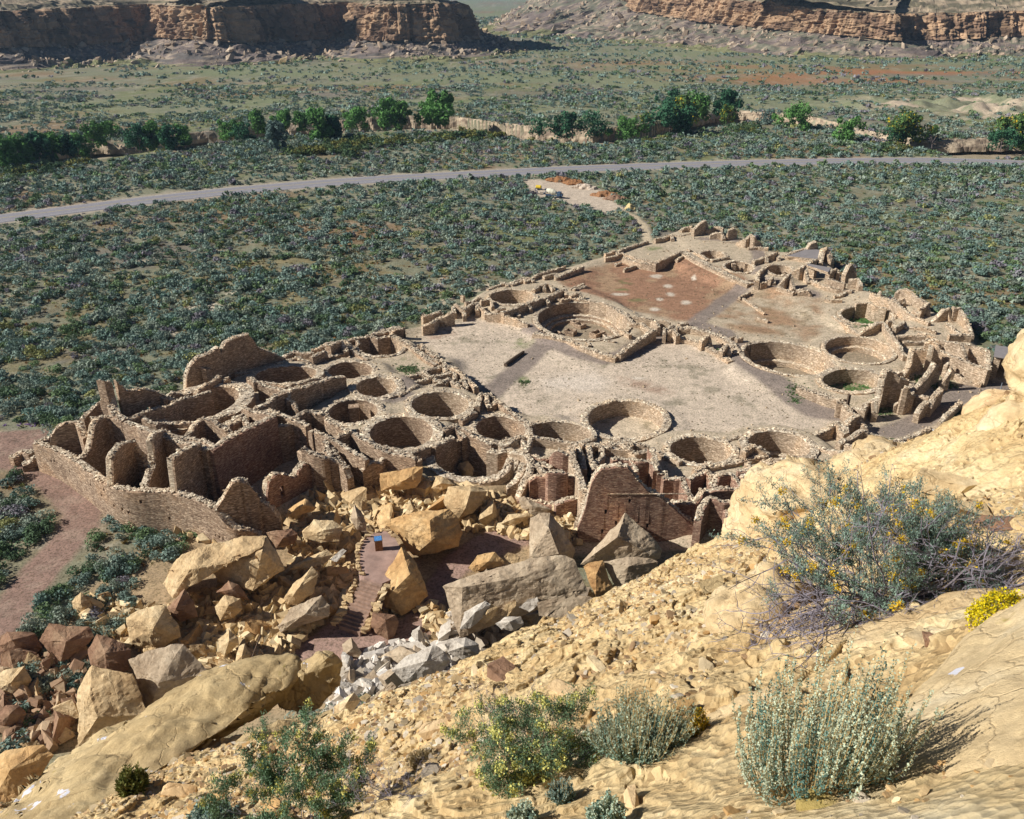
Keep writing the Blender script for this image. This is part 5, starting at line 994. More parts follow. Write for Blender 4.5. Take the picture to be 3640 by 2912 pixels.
BRK = [
 ('M', [(125, 650), (150, 560), (250, 480), (450, 395), (640, 365), (770, 350), (745, 420, .8), (560, 520, 1.2), (400, 610, 1.0), (200, 725, .6), (300, 560, 1.4)], 'boulder', 'long tilted tan slab topped with small rubble, leaning against the end of the long wall', (200, 720, 1.6), 3.5, .5),
 ('M', [(400, 520), (640, 400), (775, 352), (830, 440), (882, 560), (790, 615, 1.2), (690, 690, 1.2), (620, 640, 1), (480, 640), (745, 445, 2.2), (660, 500, 1.8)], 'boulder', 'tall tan block with a purple shaded end at the right end of the tilted slab', (700, 690, 1.3), 3, .35),
 ('M', [(160, 790), (270, 678), (330, 760), (347, 850), (240, 882), (190, 850), (215, 800, 1.0)], 'boulder_brown', 'pointed brown boulder between the cube boulder and the tilted slab', (240, 882, 1.2), 2, .25),
 ('O', [(762, 510), (850, 460), (1010, 430), (1085, 560), (1090, 620), (985, 690), (880, 690), (790, 650), (935, 560, 1.3), (900, 530, 1)], 'boulder', 'big cube shaped boulder with a flat tan front at the left edge of the pile', (980, 690, .8), 3.5, .3),
 ('O', [(780, 760), (880, 715), (1115, 658), (1170, 720), (1290, 850), (1150, 975), (960, 1080), (905, 1085), (845, 930), (960, 900, 1.4), (1060, 870, 1.0)], 'boulder_grey', 'large grey topped slab block with a bright orange vertical face', (930, 1085, .8), 4, .25),
 ('O', [(465, 950), (560, 795), (620, 880), (800, 850), (860, 1000), (900, 1090), (700, 1180), (470, 1290), (490, 1200), (540, 960, .8), (590, 1110, 1.)], 'boulder', 'broad smooth tan boulder just above the long foreground slab', (600, 1240, .6), 4, .35),
 ('O', [(540, 700), (590, 610), (700, 640), (790, 700), (790, 830), (640, 880), (550, 790), (640, 720, .9)], 'boulder_brown', 'dark broken boulder wedged behind the grey topped slab', (650, 870, 1.0), 2.5, .4),
 ('O', [(240, 640), (300, 540), (380, 560), (540, 560), (570, 620), (500, 700), (360, 800), (300, 720), (400, 650, .9)], 'boulder_brown', 'split dark red boulder beside the sagebrush at the lower left', (380, 800, .2), 2.5, .3),
 ('O', [(-60, 700), (0, 610), (45, 590), (215, 600), (265, 690), (150, 770), (0, 750), (70, 640, 1)], 'boulder_brown', 'dark red boulder at the left edge below the purple footpath', (100, 770, 0), 2.5, .3),
 ('O', [(-80, 860), (40, 820), (150, 795), (190, 880), (150, 980), (0, 1000), (-80, 980), (60, 900, 1.2)], 'boulder', 'rounded tan boulder at the left edge under the two dark red ones', (60, 1000, 0), 2.5, .25),
 ('O', [(-60, 1100), (40, 1035), (120, 1040), (160, 1090), (60, 1170), (0, 1205), (-60, 1200), (60, 1090, .8)], 'boulder_brown', 'low flat topped boulder at the left edge among small bushes', (30, 1205, 0), 2, .25),
 ('O', [(-80, 1360), (20, 1310), (270, 1272), (335, 1335), (250, 1420), (150, 1590), (30, 1680), (-100, 1700), (60, 1430, 1.0)], 'boulder_orange', 'big orange faced boulder in the bottom left corner', (60, 1640, 2.0), 3, .25),
 ('O', [(432, 410), (490, 347), (545, 390), (570, 460), (530, 505), (450, 470), (490, 420, .6)], 'boulder', 'lone egg shaped boulder standing in the sagebrush', (510, 500, 0), 1.6, .2),
 ('M', [(760, 330), (930, 308), (968, 340), (940, 400), (830, 430), (800, 370), (870, 370, .9)], 'boulder_brown', 'olive brown boulder under the end of the long wall', (850, 430, 1.6), 2, .25),
 ('M', [(885, 240), (900, 190), (1010, 118), (1080, 180), (1060, 205), (950, 235), (1000, 165, .8)], 'boulder_orange', 'long orange boulder highest up in front of the doorway wall fragment', (930, 245, 1.6), 2, .2),
 ('M', [(990, 330), (1060, 250), (1180, 255), (1245, 300), (1220, 390), (1140, 400), (1010, 370), (1120, 320, .6)], 'boulder', 'flat topped tan boulder strewn with chips behind the viewing platform', (1140, 400, 2.2), 2.5, .3),
 ('M', [(1285, 250), (1310, 160), (1370, 230), (1390, 330), (1330, 320), (1330, 240, .6)], 'boulder_grey', 'tall thin dark slab leaning among the rubble behind the platform', (1340, 330, 2.4), 1, .3),
 ('M', [(910, 560), (960, 520), (1140, 430), (1185, 470), (1130, 530), (1000, 560), (1060, 490, .5)], 'boulder', 'flat tan slab left of the viewing platform', (1000, 565, 2.0), 1.6, .2),
 ('M', [(1155, 500), (1240, 430), (1262, 445), (1200, 515)], 'boulder_white', 'small white slab left of the viewing platform', (1180, 515, 2.6), .5, .05),
 ('M', [(875, 740), (945, 640), (1050, 540), (1090, 590), (1060, 700), (960, 785), (900, 780), (960, 680, 1.0)], 'boulder', 'split upright tan boulder left of the stone stairway', (950, 785, 1.2), 2, .3),
 ('M', [(455, 790), (520, 720), (610, 740), (625, 800), (560, 850), (490, 870), (540, 780, .7)], 'boulder', 'rounded pale boulder in the middle of the rubble left of the stairway', (500, 870, 1.2), 1.6, .3),
 ('M', [(465, 700), (540, 630), (600, 650), (672, 750), (590, 730), (560, 680, .7)], 'boulder_brown', 'dark wedge of rock resting above the rounded pale boulder', (600, 735, 1.8), 1.3, .2),
 ('M', [(835, 910), (920, 800), (1110, 720), (1160, 780), (1160, 850), (1020, 900), (860, 945), (1000, 840, .9)], 'boulder_grey', 'long grey green slab lying just left of the foot of the stairway', (900, 945, 1.0), 2, .25),
 ('M', [(470, 990), (540, 922), (600, 970), (605, 1020), (510, 1100), (475, 1050), (540, 1000, .6)], 'boulder', 'upright tan boulder in the lower rubble above the long slab', (510, 1100, 1.3), 1.5, .25),
 ('M', [(570, 1140), (600, 1030), (640, 1010), (670, 1080), (620, 1170), (620, 1090, .6)], 'boulder', 'narrow ochre boulder beside the leaning pole', (610, 1170, 1.5), 1.2, .2),
 ('M', [(735, 1175), (780, 1078), (860, 1090), (870, 1140), (800, 1190), (790, 1130, .6)], 'boulder_white', 'pale pyramid boulder at the near edge of the flagstone path', (790, 1190, 1.3), 1.3, .1),
 ('M', [(1410, 900), (1420, 820), (1560, 840), (1580, 880), (1560, 960), (1520, 998), (1440, 960), (1500, 870, .8)], 'boulder_brown', 'brown cube boulder casting a shadow on the flagstone path', (1500, 998, .2), 2, .2),
 ('M', [(1235, 1020), (1290, 975), (1355, 1070), (1340, 1100), (1250, 1085), (1300, 1040, .5)], 'boulder_grey', 'small dark peaked rock on the near edge of the flagstone path', (1300, 1100, .4), 1.0, .15),
 ('M', [(1465, 740), (1480, 650), (1565, 600), (1560, 500), (1600, 420), (1690, 520), (1730, 640), (1760, 720), (1700, 780), (1600, 840), (1500, 800), (1650, 590, 1.2), (1520, 720, 1.)], 'boulder_orange', 'huge boulder carrying the viewing platform, its lower face glowing orange', (1600, 840, .2), 4, .3),
 ('N', [(-60, 520), (60, 478), (340, 448), (385, 500), (427, 590), (400, 680), (230, 730), (120, 735), (30, 620), (220, 520, 1.6), (230, 640, 1.8)], 'boulder_orange', 'very large bright tan block with a dark cracked right face behind the platform', (230, 730, 1.0), 4, .3),
 ('N', [(300, 400), (330, 310), (470, 298), (570, 340), (540, 420), (480, 480), (400, 500), (320, 440), (470, 340, 1.2), (440, 440, 1.0)], 'boulder', 'tan block split by an orange seam, next up from the very large block', (420, 500, 1.2), 3, .25),
 ('N', [(-90, 230), (60, 225), (130, 187), (180, 190), (170, 270), (130, 320), (0, 335), (-80, 340), (70, 270, .8)], 'boulder_orange', 'orange boulder shaped like a boat at the top of the pile by the deep kiva', (20, 335, 1.8), 2, .25),
 ('N', [(388, 200), (400, 165), (455, 153), (490, 200), (485, 245), (440, 262), (430, 210, .6)], 'boulder', 'tan boulder lying inside the grassy kiva', (440, 262, -2.0), 1.6, .15),
 ('N', [(230, 320), (260, 250), (310, 255), (380, 300), (300, 330), (290, 290, .5)], 'boulder', 'flat tan slab between the boat shaped boulder and the split block', (260, 330, 1.8), 1.4, .15),
 ('N', [(765, 380), (800, 370), (900, 420), (960, 450), (920, 490), (840, 480), (780, 440), (850, 430, .5)], 'boulder_grey', 'dark striped boulder below the small red rooms', (860, 490, 1.0), 1.8, .25),
 ('N', [(655, 540), (700, 480), (830, 470), (860, 490), (740, 555), (740, 505, .5)], 'boulder', 'low pale boulder at the top edge of the flagstone path', (720, 555, .8), 1.6, .2),
 ('N', [(830, 750), (832, 610), (835, 500), (890, 470), (960, 465), (1060, 600), (1115, 690), (1100, 760), (960, 760), (950, 560, 1.8), (1010, 720, 1.4)], 'boulder_grey', 'tall pointed grey boulder with a bright sunlit left face', (960, 755, .5), 3.5, .25),
 ('N', [(1150, 785), (1290, 650), (1360, 590), (1405, 490), (1418, 470), (1430, 500), (1500, 560), (1580, 610), (1650, 700), (1640, 760), (1400, 780), (1370, 620, 1.5)], 'boulder_grey', 'jagged grey boulder with a thin spire before the massive dark wall', (1400, 780, .6), 3.5, .4),
 ('N', [(1160, 800), (1190, 780), (1280, 765), (1310, 850), (1350, 940), (1240, 990), (1200, 900), (1240, 850, .6)], 'boulder_orange', 'bright tan pillar boulder left of the smooth striped block', (1240, 990, 1.0), 2, .15),
 ('N', [(1285, 770), (1440, 742), (1580, 750), (1625, 770), (1600, 840), (1400, 960), (1340, 900), (1440, 800, .9)], 'boulder_grey', 'smooth striped grey block just over the dirt slope edge', (1400, 960, 1.0), 3, .12),
 ('N', [(292, 920), (400, 895), (560, 820), (830, 750), (1060, 730), (1100, 760), (1190, 950), (1000, 960), (700, 960), (430, 1000), (405, 1240), (370, 1150), (420, 930, 1.2), (800, 860, .8)], 'boulder_grey', 'very long grey slab with rubble heaped on its near side', (400, 1240, 2.0), 3.5, .25),
 ('N', [(447, 810), (510, 730), (620, 710), (680, 770), (660, 800), (500, 840), (580, 770, .6)], 'boulder_orange', 'tan boulder between the flagstone path and the very long grey slab', (500, 840, .8), 1.8, .2),
 ('N', [(640, 780), (700, 715), (760, 730), (790, 770), (700, 790)], 'boulder', 'small tan boulder behind the very long grey slab', (700, 790, 1.2), 1.2, .15),
 ('N', [(400, 1190), (430, 1080), (560, 1005), (600, 1030), (560, 1100), (470, 1180), (500, 1080, .5)], 'boulder_white', 'pale elongated rock at the left of the grey rubble heap', (440, 1195, 3.2), 1.1, .15),
 ('N', [(490, 1130), (590, 1025), (640, 1050), (630, 1100), (560, 1160), (570, 1090, .4)], 'boulder', 'brown edged rock beside the pale elongated one', (560, 1165, 3.4), 1.0, .15),
 ('N', [(655, 1100), (690, 1030), (750, 1010), (750, 1040), (700, 1105)], 'boulder', 'small ochre rock in the grey rubble heap', (690, 1110, 3.8), .8, .1),
 ('N', [(620, 1150), (680, 1108), (780, 1105), (800, 1160), (740, 1200), (660, 1190), (710, 1140, .4)], 'boulder_white', 'rounded pale grey rock in the middle of the grey rubble heap', (700, 1205, 3.8), 1.2, .12),
 ('N', [(765, 1050), (820, 1000), (880, 985), (890, 1040), (830, 1080)], 'boulder_white', 'small pale rock behind the two flat grey slabs', (830, 1085, 4.2), .8, .12),
 ('N', [(875, 1020), (1050, 980), (1060, 1010), (930, 1110), (890, 1100)], 'boulder_grey', 'left one of the two flat grey slabs lying against the dirt slope', (920, 1120, 4.5), .8, .06),
 ('N', [(890, 1170), (1050, 1000), (1110, 968), (1200, 985), (1240, 1000), (1060, 1140), (920, 1210)], 'boulder_grey', 'right one of the two flat grey slabs lying against the dirt slope', (940, 1215, 5.0), 1.0, .06),
 ('N', [(320, 1330), (360, 1240), (440, 1232), (520, 1280), (535, 1350), (420, 1370), (430, 1290, .7)], 'boulder_white', 'blunt pale boulder at the foot of the dirt slope', (420, 1370, 4.5), 1.5, .2),
 ('N', [(-20, 1440), (80, 1350), (240, 1280), (320, 1320), (370, 1390), (300, 1450), (230, 1530), (60, 1520), (200, 1380, .7)], 'boulder_white', 'wide whitish cracked boulder at the lower end of the white rubble', (180, 1530, 5.5), 2, .35),
 ('N', [(-10, 1570), (40, 1520), (150, 1505), (190, 1540), (80, 1600), (0, 1610)], 'boulder_white', 'tilted pale slab beneath the wide whitish boulder', (40, 1610, 6.5), 1.2, .15),
 ('M', [(1185, 1480), (1180, 1400), (1310, 1310), (1350, 1360), (1290, 1450), (1210, 1480), (1270, 1370, .5)], 'boulder', 'tan boulder inside the white rubble by the long slab', (1210, 1480, 5.0), 1.3, .15),
 ('M', [(1340, 1450), (1380, 1370), (1540, 1250), (1565, 1280), (1470, 1380), (1370, 1440)], 'boulder_grey', 'narrow tilted dark slab at the edge of the dirt slope', (1360, 1455, 5.8), 1.0, .12),
]
for i, (t, pts, mt, lab, base, th, am) in enumerate(BRK):
    big_rock(t, pts, mt, lab, base, th, amp=am * .9, seg=.3, ridg=.16, fine=.06)

# ------------------------------------------------------------------ outcrops on the near slope
def hit(u, v, lo=1.0, hi=40.):
    d = ray(u * U, v * U); d = d / np.linalg.norm(d); t = np.linspace(lo, hi, 900); p = np.array([0, 0, CZ])[None] + d[None] * t[:, None]
    below = p[:, 2] < near_h(p[:, 0], p[:, 1]); i = int(np.argmax(below)) if below.any() else len(t) - 1
    return p[max(i, 0)], t[max(i, 0)]
def outcrop(pts, dist, mat, label, thick=1.5, seg=.12, amp=.12, smooth=3, nf=1.1, cat='rock outcrop', name='rock_outcrop', ridg=.05, fine=.02):
    P3 = []; cx = sum(p[0] for p in pts) / len(pts); cy = sum(p[1] for p in pts) / len(pts)
    for p in pts:
        dz = p[2] if len(p) > 2 else 0; dl = p[3] if len(p) > 3 else dist
        P3.append(PS(p[0], p[1], dl - dz))
        if dz < .3: P3.append(PS(cx + (p[0] - cx) * .8, cy + (p[1] - cy) * .8 + 8, dl + thick))
    o = hull(name, P3, M[mat], seg, smooth, amp, nf=nf, seed=int(pts[0][0]), ridg=ridg, fine=fine); tag(o, label, cat); return o
outcrop([(1556, 1130), (1556, 1050), (1585, 1008), (1640, 985), (1700, 978), (1770, 970), (1860, 966), (1930, 980), (1975, 1005), (1985, 1040), (1900, 1085), (1780, 1150), (1700, 1195), (1600, 1195), (1620, 1080, 1.1), (1760, 1040, 1.0), (1880, 1020, .9), (1650, 1150, 1.0)], 14.0, 'near', 'wide rounded pale outcrop behind the flowering grey shrub', 2.5, .09, .5, smooth=1, nf=.8, ridg=.28, fine=.05)
outcrop([(1990, 960), (2005, 900), (2025, 855), (2075, 826), (2130, 824), (2200, 830), (2300, 860), (2300, 960), (2100, 1010), (2010, 995), (2070, 870, .8), (2120, 930, .9)], 13.6, 'near_orange', 'smooth orange boulder at the right edge below the stone shelter', 2.2, .14, .14)
outcrop([(2130, 722), (2142, 700), (2176, 684), (2250, 665), (2340, 680), (2340, 900), (2160, 880), (2130, 840), (2134, 795), (2150, 750), (2200, 740, .5), (2215, 820, .5)], 12.2, 'near', 'upright pale rock knob cut off by the right edge of the picture', 2.0, .09, .3, smooth=1, ridg=.2, fine=.04)
outcrop([(2060, 905), (2110, 865), (2170, 850), (2300, 860), (2300, 960), (2140, 975), (2075, 950)], 11.6, 'near', 'layered crumbly ledge at the right edge below the upright rock knob', 1.5, .12, .16, ridg=.12)
outcrop([(1478, 1400), (1478, 1330), (1498, 1275), (1560, 1238), (1625, 1205), (1685, 1235), (1705, 1330), (1660, 1395), (1600, 1445), (1540, 1478), (1495, 1460), (1540, 1320, .55), (1620, 1290, .5), (1580, 1400, .45)], 7.6, 'near', 'lumpy outcrop with a pinkish left side between the sagebrushes', 1.6, .05, .24, smooth=1, nf=1.6, ridg=.16, fine=.03)
outcrop([(1290, 1760), (1390, 1610), (1480, 1530), (1560, 1460), (1640, 1420), (1700, 1450), (1650, 1600), (1700, 1700), (1760, 1780), (1480, 1640, .35), (1560, 1700, .35), (1450, 1780)], 5.3, 'near', 'sloping pale bedrock left of the tall silvery sagebrush', 1.3, .05, .07, nf=1.6, ridg=.04, fine=.012)
outcrop([(1640, 1380), (1720, 1330), (1850, 1290), (1960, 1262), (2060, 1235), (2160, 1250), (2160, 1380), (1980, 1450), (1860, 1480), (1720, 1440), (1850, 1360, .35), (2000, 1330, .35)], 6.0, 'near', 'low smooth bedrock step just behind the tall silvery sagebrush', 1.3, .06, .07, nf=1.5, ridg=.04, fine=.012)
outcrop([(1660, 1780, 0, 3.7), (1770, 1650, 0, 3.9), (1870, 1560, 0, 4.2), (1950, 1480, 0, 4.5), (2030, 1380, 0, 4.9), (2080, 1310, 0, 5.2), (2150, 1240, 0, 5.6), (2350, 1150, 0, 5.6), (2400, 1500, 0, 3.2), (2350, 1850, 0, 2.6), (1900, 1850, 0, 3.1), (2000, 1600, .3, 4.0), (2150, 1420, .3, 4.6)], 4, 'near_lichen', 'large smooth lichen spotted rock filling the lower right corner', 1.2, .045, .06, nf=1.3, ridg=.03, fine=.012)
outcrop([(-60, 1780, 0, 13.2), (20, 1680, 0, 13.6), (80, 1615, 0, 14.2), (180, 1560, 0, 14.4), (250, 1530, 0, 14.5), (330, 1482, 0, 14.6), (440, 1430, 0, 14.4), (540, 1398, 0, 14.2), (620, 1384, 0, 14.0), (640, 1420, 0, 13.8), (590, 1460, 0, 13.4), (520, 1500, 0, 13.2), (430, 1550, 0, 13.0), (320, 1620, 0, 12.6), (180, 1720, 0, 12.2), (60, 1790, 0, 12), (400, 1480, .5, 14), (200, 1600, .5, 14)], 13.6, 'near_grey', 'very long smooth sandstone slab running up from the lower left corner', 1.2, .08, .22, smooth=1, nf=.8, ridg=.12, fine=.03)
outcrop([(570, 1455), (590, 1405), (640, 1382), (690, 1375), (712, 1398), (710, 1440), (672, 1490), (630, 1505), (590, 1490), (640, 1420, .25)], 13.9, 'near_grey', 'rough knobbly head of rock at the upper end of the very long slab', 1.0, .08, .3, smooth=0, nf=1.2, ridg=.25, fine=.06)
outcrop([(150, 1760), (330, 1640), (470, 1570), (560, 1540), (650, 1520), (705, 1490), (712, 1535), (610, 1590), (430, 1670), (300, 1770), (430, 1615, .25), (600, 1560, .2)], 12.9, 'near_grey', 'lower broken ledge along the underside of the very long slab', .8, .1, .25, smooth=0, nf=1.2, ridg=.22, fine=.05)
outcrop([(545, 1555), (580, 1515), (640, 1505), (690, 1512), (695, 1545), (640, 1570), (580, 1572)], 13.0, 'near_grey', 'thin tilted slab under the knobbly head of the long slab', .6, .1, .06)
outcrop([(1150, 1190, 0, 15.6), (1240, 1180, 0, 15.6), (1240, 1250, 0, 15.2), (1160, 1260, 0, 15.2)], 15.4, 'near', 'pale rock peeking over the dirt slope crest', .8, .12, .1) if 0 else None

def stone_verts(n, seed, flat=.6):
    r_ = np.random.default_rng(seed); out = []
    for _ in range(n):
        bm = bmesh.new()
        for p in r_.normal(size=(14, 3)): p = p / np.linalg.norm(p) * r_.uniform(.75, 1.1); bm.verts.new(p * np.array((1, r_.uniform(.6, 1), flat * r_.uniform(.5, 1.3))))
        q = bmesh.ops.convex_hull(bm, input=bm.verts); bmesh.ops.delete(bm, geom=[v for v in bm.verts if not v.link_faces], context='VERTS')
        bmesh.ops.triangulate(bm, faces=bm.faces); bm.verts.index_update()
        out.append((np.array([v.co for v in bm.verts]), np.array([[v.index for v in f.verts] for f in bm.faces]))); bm.free()
    return out
def blocks(n, seed):
    r_ = np.random.default_rng(seed); out = []
    for _ in range(n):
        bm = bmesh.new(); dims = np.array((1, r_.uniform(.5, .95), r_.uniform(.35, .8))); sh = r_.normal(0, .22, (3, 3)) + np.eye(3)
        for a in (-1, 1):
            for b in (-1, 1):
                for c in (-1, 1):
                    p = (np.array((a, b, c)) * r_.uniform(.45, 1.0, 3)) * dims @ sh.T; bm.verts.new(p * .8)
        for _2 in range(2): q = r_.normal(size=3); q /= np.linalg.norm(q); bm.verts.new(q * dims * .95)
        bmesh.ops.convex_hull(bm, input=bm.verts); bmesh.ops.delete(bm, geom=[v for v in bm.verts if not v.link_faces], context='VERTS'); bmesh.ops.triangulate(bm, faces=bm.faces); bm.verts.index_update()
        out.append((np.array([v.co for v in bm.verts]), np.array([[v.index for v in f.verts] for f in bm.faces]))); bm.free()
    return out
STN = blocks(20, 3)
CHP = []
_r = np.random.default_rng(8)
for _ in range(16):
    bm = bmesh.new(); m_ = int(_r.integers(5, 8)); sq = _r.uniform(.45, .9)
    for k_ in range(m_):
        a_ = 6.283 * (k_ + _r.uniform(-.3, .3)) / m_; q_ = _r.uniform(.7, 1.1)
        for zz_ in (-.22, .22): bm.verts.new((math.cos(a_) * q_, math.sin(a_) * q_ * sq, zz_ * _r.uniform(.7, 1.5)))
    bmesh.ops.convex_hull(bm, input=bm.verts); bmesh.ops.triangulate(bm, faces=bm.faces); bm.verts.index_update()
    CHP.append((np.array([v.co for v in bm.verts]), np.array([[v.index for v in f.verts] for f in bm.faces]))); bm.free()
def rotm(r_):
    q = r_.normal(size=4); q /= np.linalg.norm(q); w, x, y, z = q
    return np.array([[1 - 2 * (y * y + z * z), 2 * (x * y - z * w), 2 * (x * z + y * w)], [2 * (x * y + z * w), 1 - 2 * (x * x + z * z), 2 * (y * z - x * w)], [2 * (x * z - y * w), 2 * (y * z + x * w), 1 - 2 * (x * x + y * y)]])
def scatter_stones(name, P_, sz, cols, mat, label=None, tiltmax=1.):
    r_ = np.random.default_rng(len(P_)); V, F, C_ = [], [], []; b = 0
    for p, s_, c in zip(P_, sz, cols):
        v, f = (STN if tiltmax >= 1 else CHP)[r_.integers(14)]; a = r_.uniform(0, 6.28); ca_, sa = math.cos(a), math.sin(a)
        Rm = rotm(r_) if tiltmax >= 1 else np.array([[ca_, -sa, 0], [sa, ca_, 0], [r_.normal() * .2, r_.normal() * .2, 1]])
        V.append(v * s_ @ Rm.T + p); F.append(f + b); C_.append(np.repeat(np.array(c)[None], len(v), 0)); b += len(v)
    o = obj(name, mesh_np(name, np.concatenate(V), np.concatenate(F), np.concatenate(C_)), mat); tag(o, label, 'rubble', kind='stuff'); return o
M['stone'] = attr_mat('loose_stone', 5, .3, 4, bd=.03); M['stone_far'] = attr_mat('talus_stone', 0, .25, .5)
SPAL = np.array([(.50, .36, .19), (.42, .29, .15), (.56, .44, .27), (.34, .22, .12), (.48, .30, .13), (.40, .34, .26)])
# chips on the near slope
n = 21000; az = rng.uniform(-.72, .72, n); rad = (.15 + .85 * rng.uniform(0, 1, n) ** .7) * rimr(az); x, y = rad * np.sin(az), rad * np.cos(az)
k = (fbm(x * .7, y * .7, s=33) > -.12) & (rad > 1.5); x, y = x[k], y[k]; z = near_h(x, y); s_ = np.exp(rng.normal(-4.1, .6, len(x))); s_ = np.clip(s_, .007, .11)
cc = SPAL[rng.integers(0, 6, len(x))] * rng.uniform(.65, 1.3, (len(x), 1)); cc = np.where(rng.random((len(x), 1)) < .06, (.62, .54, .42), cc)
scatter_stones('gravel', np.stack([x, y, z + s_ * .15], 1), s_, cc, M['stone'], 'loose stone chips strewn over the dirt slope', .3)
# a few bigger loose stones there
LS = [(380, 1672, .28, 'flat grey stone lying on the dirt near the bottom left'), (770, 1470, .3, 'small slab on the rim of the dirt slope above the white rubble'), (1255, 1405, .16, 'dark round stone in the middle of the dirt slope'), (1375, 1530, .13, 'orange stone right above the middle sagebrush'), (1395, 1570, .12, 'small brown stone right of the middle sagebrush'),
      (1100, 1655, .17, 'flat brown stone below the yellow green bush'), (1175, 1640, .13, 'brown stone below the dark twigs'), (1085, 1600, .1, 'orange stone beside the yellow green bush stems'), (1330, 1695, .12, 'dark flat stone on the pale bedrock'), (1725, 1700, .09, 'dark brown stone at the foot of the tall silvery sagebrush'), (1930, 1345, .09, 'flat olive stone lying on the smooth bedrock step'), (1955, 1352, .08, 'second flat stone touching the flat olive one'),
      (1190, 1460, .16, 'tan stone on the open dirt right of the yellow green bush'), (1500, 1240, .2, 'pale stone near the crest of the dirt slope'), (1310, 1290, .22, 'white topped stone near the slope crest left of the pale stone'), (1060, 1420, .24, 'tan stone near the crest above the yellow green bush'), (920, 1540, .22, 'tan stone left of the bare grey twigs'), (2030, 1080, .3, 'angular white slab right of the flowering grey shrub'), (1990, 1030, .4, 'large pale slab right of the rounded outcrop'), (2110, 1110, .22, 'brown flat stone at the right edge on the dirt')]
for i, (u_, v_, s_, lab) in enumerate(LS):
    p, t = hit(u_, v_); v, f = STN[i % 14]; r_ = np.random.default_rng(i)
    pts = (v * np.array((1, .8, .45)) @ np.array([[math.cos(i), -math.sin(i), 0], [math.sin(i), math.cos(i), 0], [0, 0, 1]]).T) * s_ + p + np.array((0, 0, s_ * .15))
    tag(hull('loose_stone', pts, M[['near_orange', 'near_grey', 'near', 'boulder_brown'][i % 4] if i not in (17, 18) else 'near'], s_ * .3, 0, s_ * .12, nf=1.2 / s_, seed=i), lab, 'stone', 'larger loose stones on the dirt slope')

# ------------------------------------------------------------------ rock fall: countable boulders and the rubble between them
LM = [(797, 1150, 'the viewing platform'), (760, 1265, 'the stone stairway'), (480, 1090, 'the long outer wall'), (450, 1150, 'the tilted tan slab'), (330, 1310, 'the cube boulder'), (650, 1060, 'the doorway wall fragment'), (900, 1130, 'the very large tan block'), (980, 1010, 'the grassy kiva'), (1150, 1130, 'the tall pointed boulder'),
      (1100, 1220, 'the very long grey slab'), (1000, 1320, 'the grey rubble heap'), (800, 1420, 'the white rubble'), (640, 1370, 'the lower flagstone path'), (200, 1450, 'the smooth tan boulder'), (60, 1380, 'the dark red boulders'), (1300, 1120, 'the spired boulder'), (560, 1330, 'the leaning pole'), (1000, 1150, 'the upper flagstone path')]
def where(u, v, lm=LM):
    a = min(lm, key=lambda q: math.hypot(q[0] - u, (q[1] - v) * 1.2)); dx, dy = u - a[0], v - a[1]
    w = ('left of' if dx < 0 else 'right of') if abs(dx) > abs(dy) else ('behind' if dy < 0 else 'in front of')
    return w + ' ' + a[2]
RUBP = [(130, 660 / 1725 * 1000, 0)]
zones = [  # polygon in U, n mid boulders, n small, size, palette
 ([(600, 1130), (640, 1050), (720, 1010), (850, 985), (880, 1010), (1060, 1050), (1110, 1090), (1000, 1120), (960, 1110), (860, 1120), (800, 1110), (740, 1160), (700, 1200), (620, 1190)], 44, 1300, (.45, 1.4), 'tan'),
 ([(350, 1290), (430, 1250), (560, 1230), (620, 1190), (740, 1190), (770, 1230), (700, 1290), (640, 1340), (600, 1400), (480, 1420), (380, 1370)], 40, 1400, (.4, 1.3), 'tan'),
 ([(170, 1250), (350, 1290), (380, 1370), (330, 1390), (180, 1330)], 7, 120, (.3, .7), 'tan'),
 ([(0, 1390), (140, 1330), (190, 1400), (150, 1560), (60, 1600), (0, 1560)], 14, 250, (.4, 1.1), 'brown'),
 ([(940, 1290), (1020, 1220), (1100, 1200), (1200, 1220), (1230, 1250), (1100, 1330), (1000, 1400), (960, 1360)], 30, 600, (.35, 1.0), 'grey'),
 ([(700, 1440), (790, 1370), (960, 1340), (1000, 1390), (870, 1460), (740, 1560), (680, 1560)], 50, 1000, (.45, 1.4), 'white'),
 ([(1060, 1060), (1180, 1080), (1230, 1110), (1220, 1150), (1110, 1140), (1000, 1110)], 12, 250, (.3, .8), 'tan'),
 ([(420, 1080), (540, 1130), (480, 1160), (330, 1110), (300, 1060)], 8, 60, (.3, .7), 'tan'),
 ([(880, 1270), (960, 1290), (980, 1360), (900, 1370)], 5, 80, (.3, .7), 'tan'),
 ([(590, 1130), (880, 1290), (760, 1300), (690, 1240)], 5, 80, (.3, .7), 'tan')]
PALS = {'tan': [(.56, .42, .24), (.48, .35, .19), (.62, .50, .31)], 'brown': [(.27, .17, .11), (.36, .24, .15), (.42, .31, .20)], 'grey': [(.38, .32, .25), (.44, .37, .29), (.33, .28, .22)], 'white': [(.55, .50, .44), (.60, .55, .49), (.44, .38, .30)]}
zadd = {'white': 2.0, 'grey': 2.2, 'tan': .6, 'brown': .2}
MATS = {'tan': ['boulder', 'boulder', 'boulder_orange'], 'brown': ['boulder_brown', 'boulder_brown', 'boulder'], 'grey': ['boulder_grey', 'boulder_grey', 'boulder_white'], 'white': ['boulder_white', 'boulder_white', 'boulder_grey']}
protos = []
for i in range(12):
    v, f = STN[i]; o = hull('b', v * 1.15, None, .2, 0, .09, nf=1.4, seed=i + 300, ridg=.06, fine=.03); protos.append(o.data); bpy.data.objects.remove(o)
pm = {}
QP, QS, QC = [], [], []; nb = 0
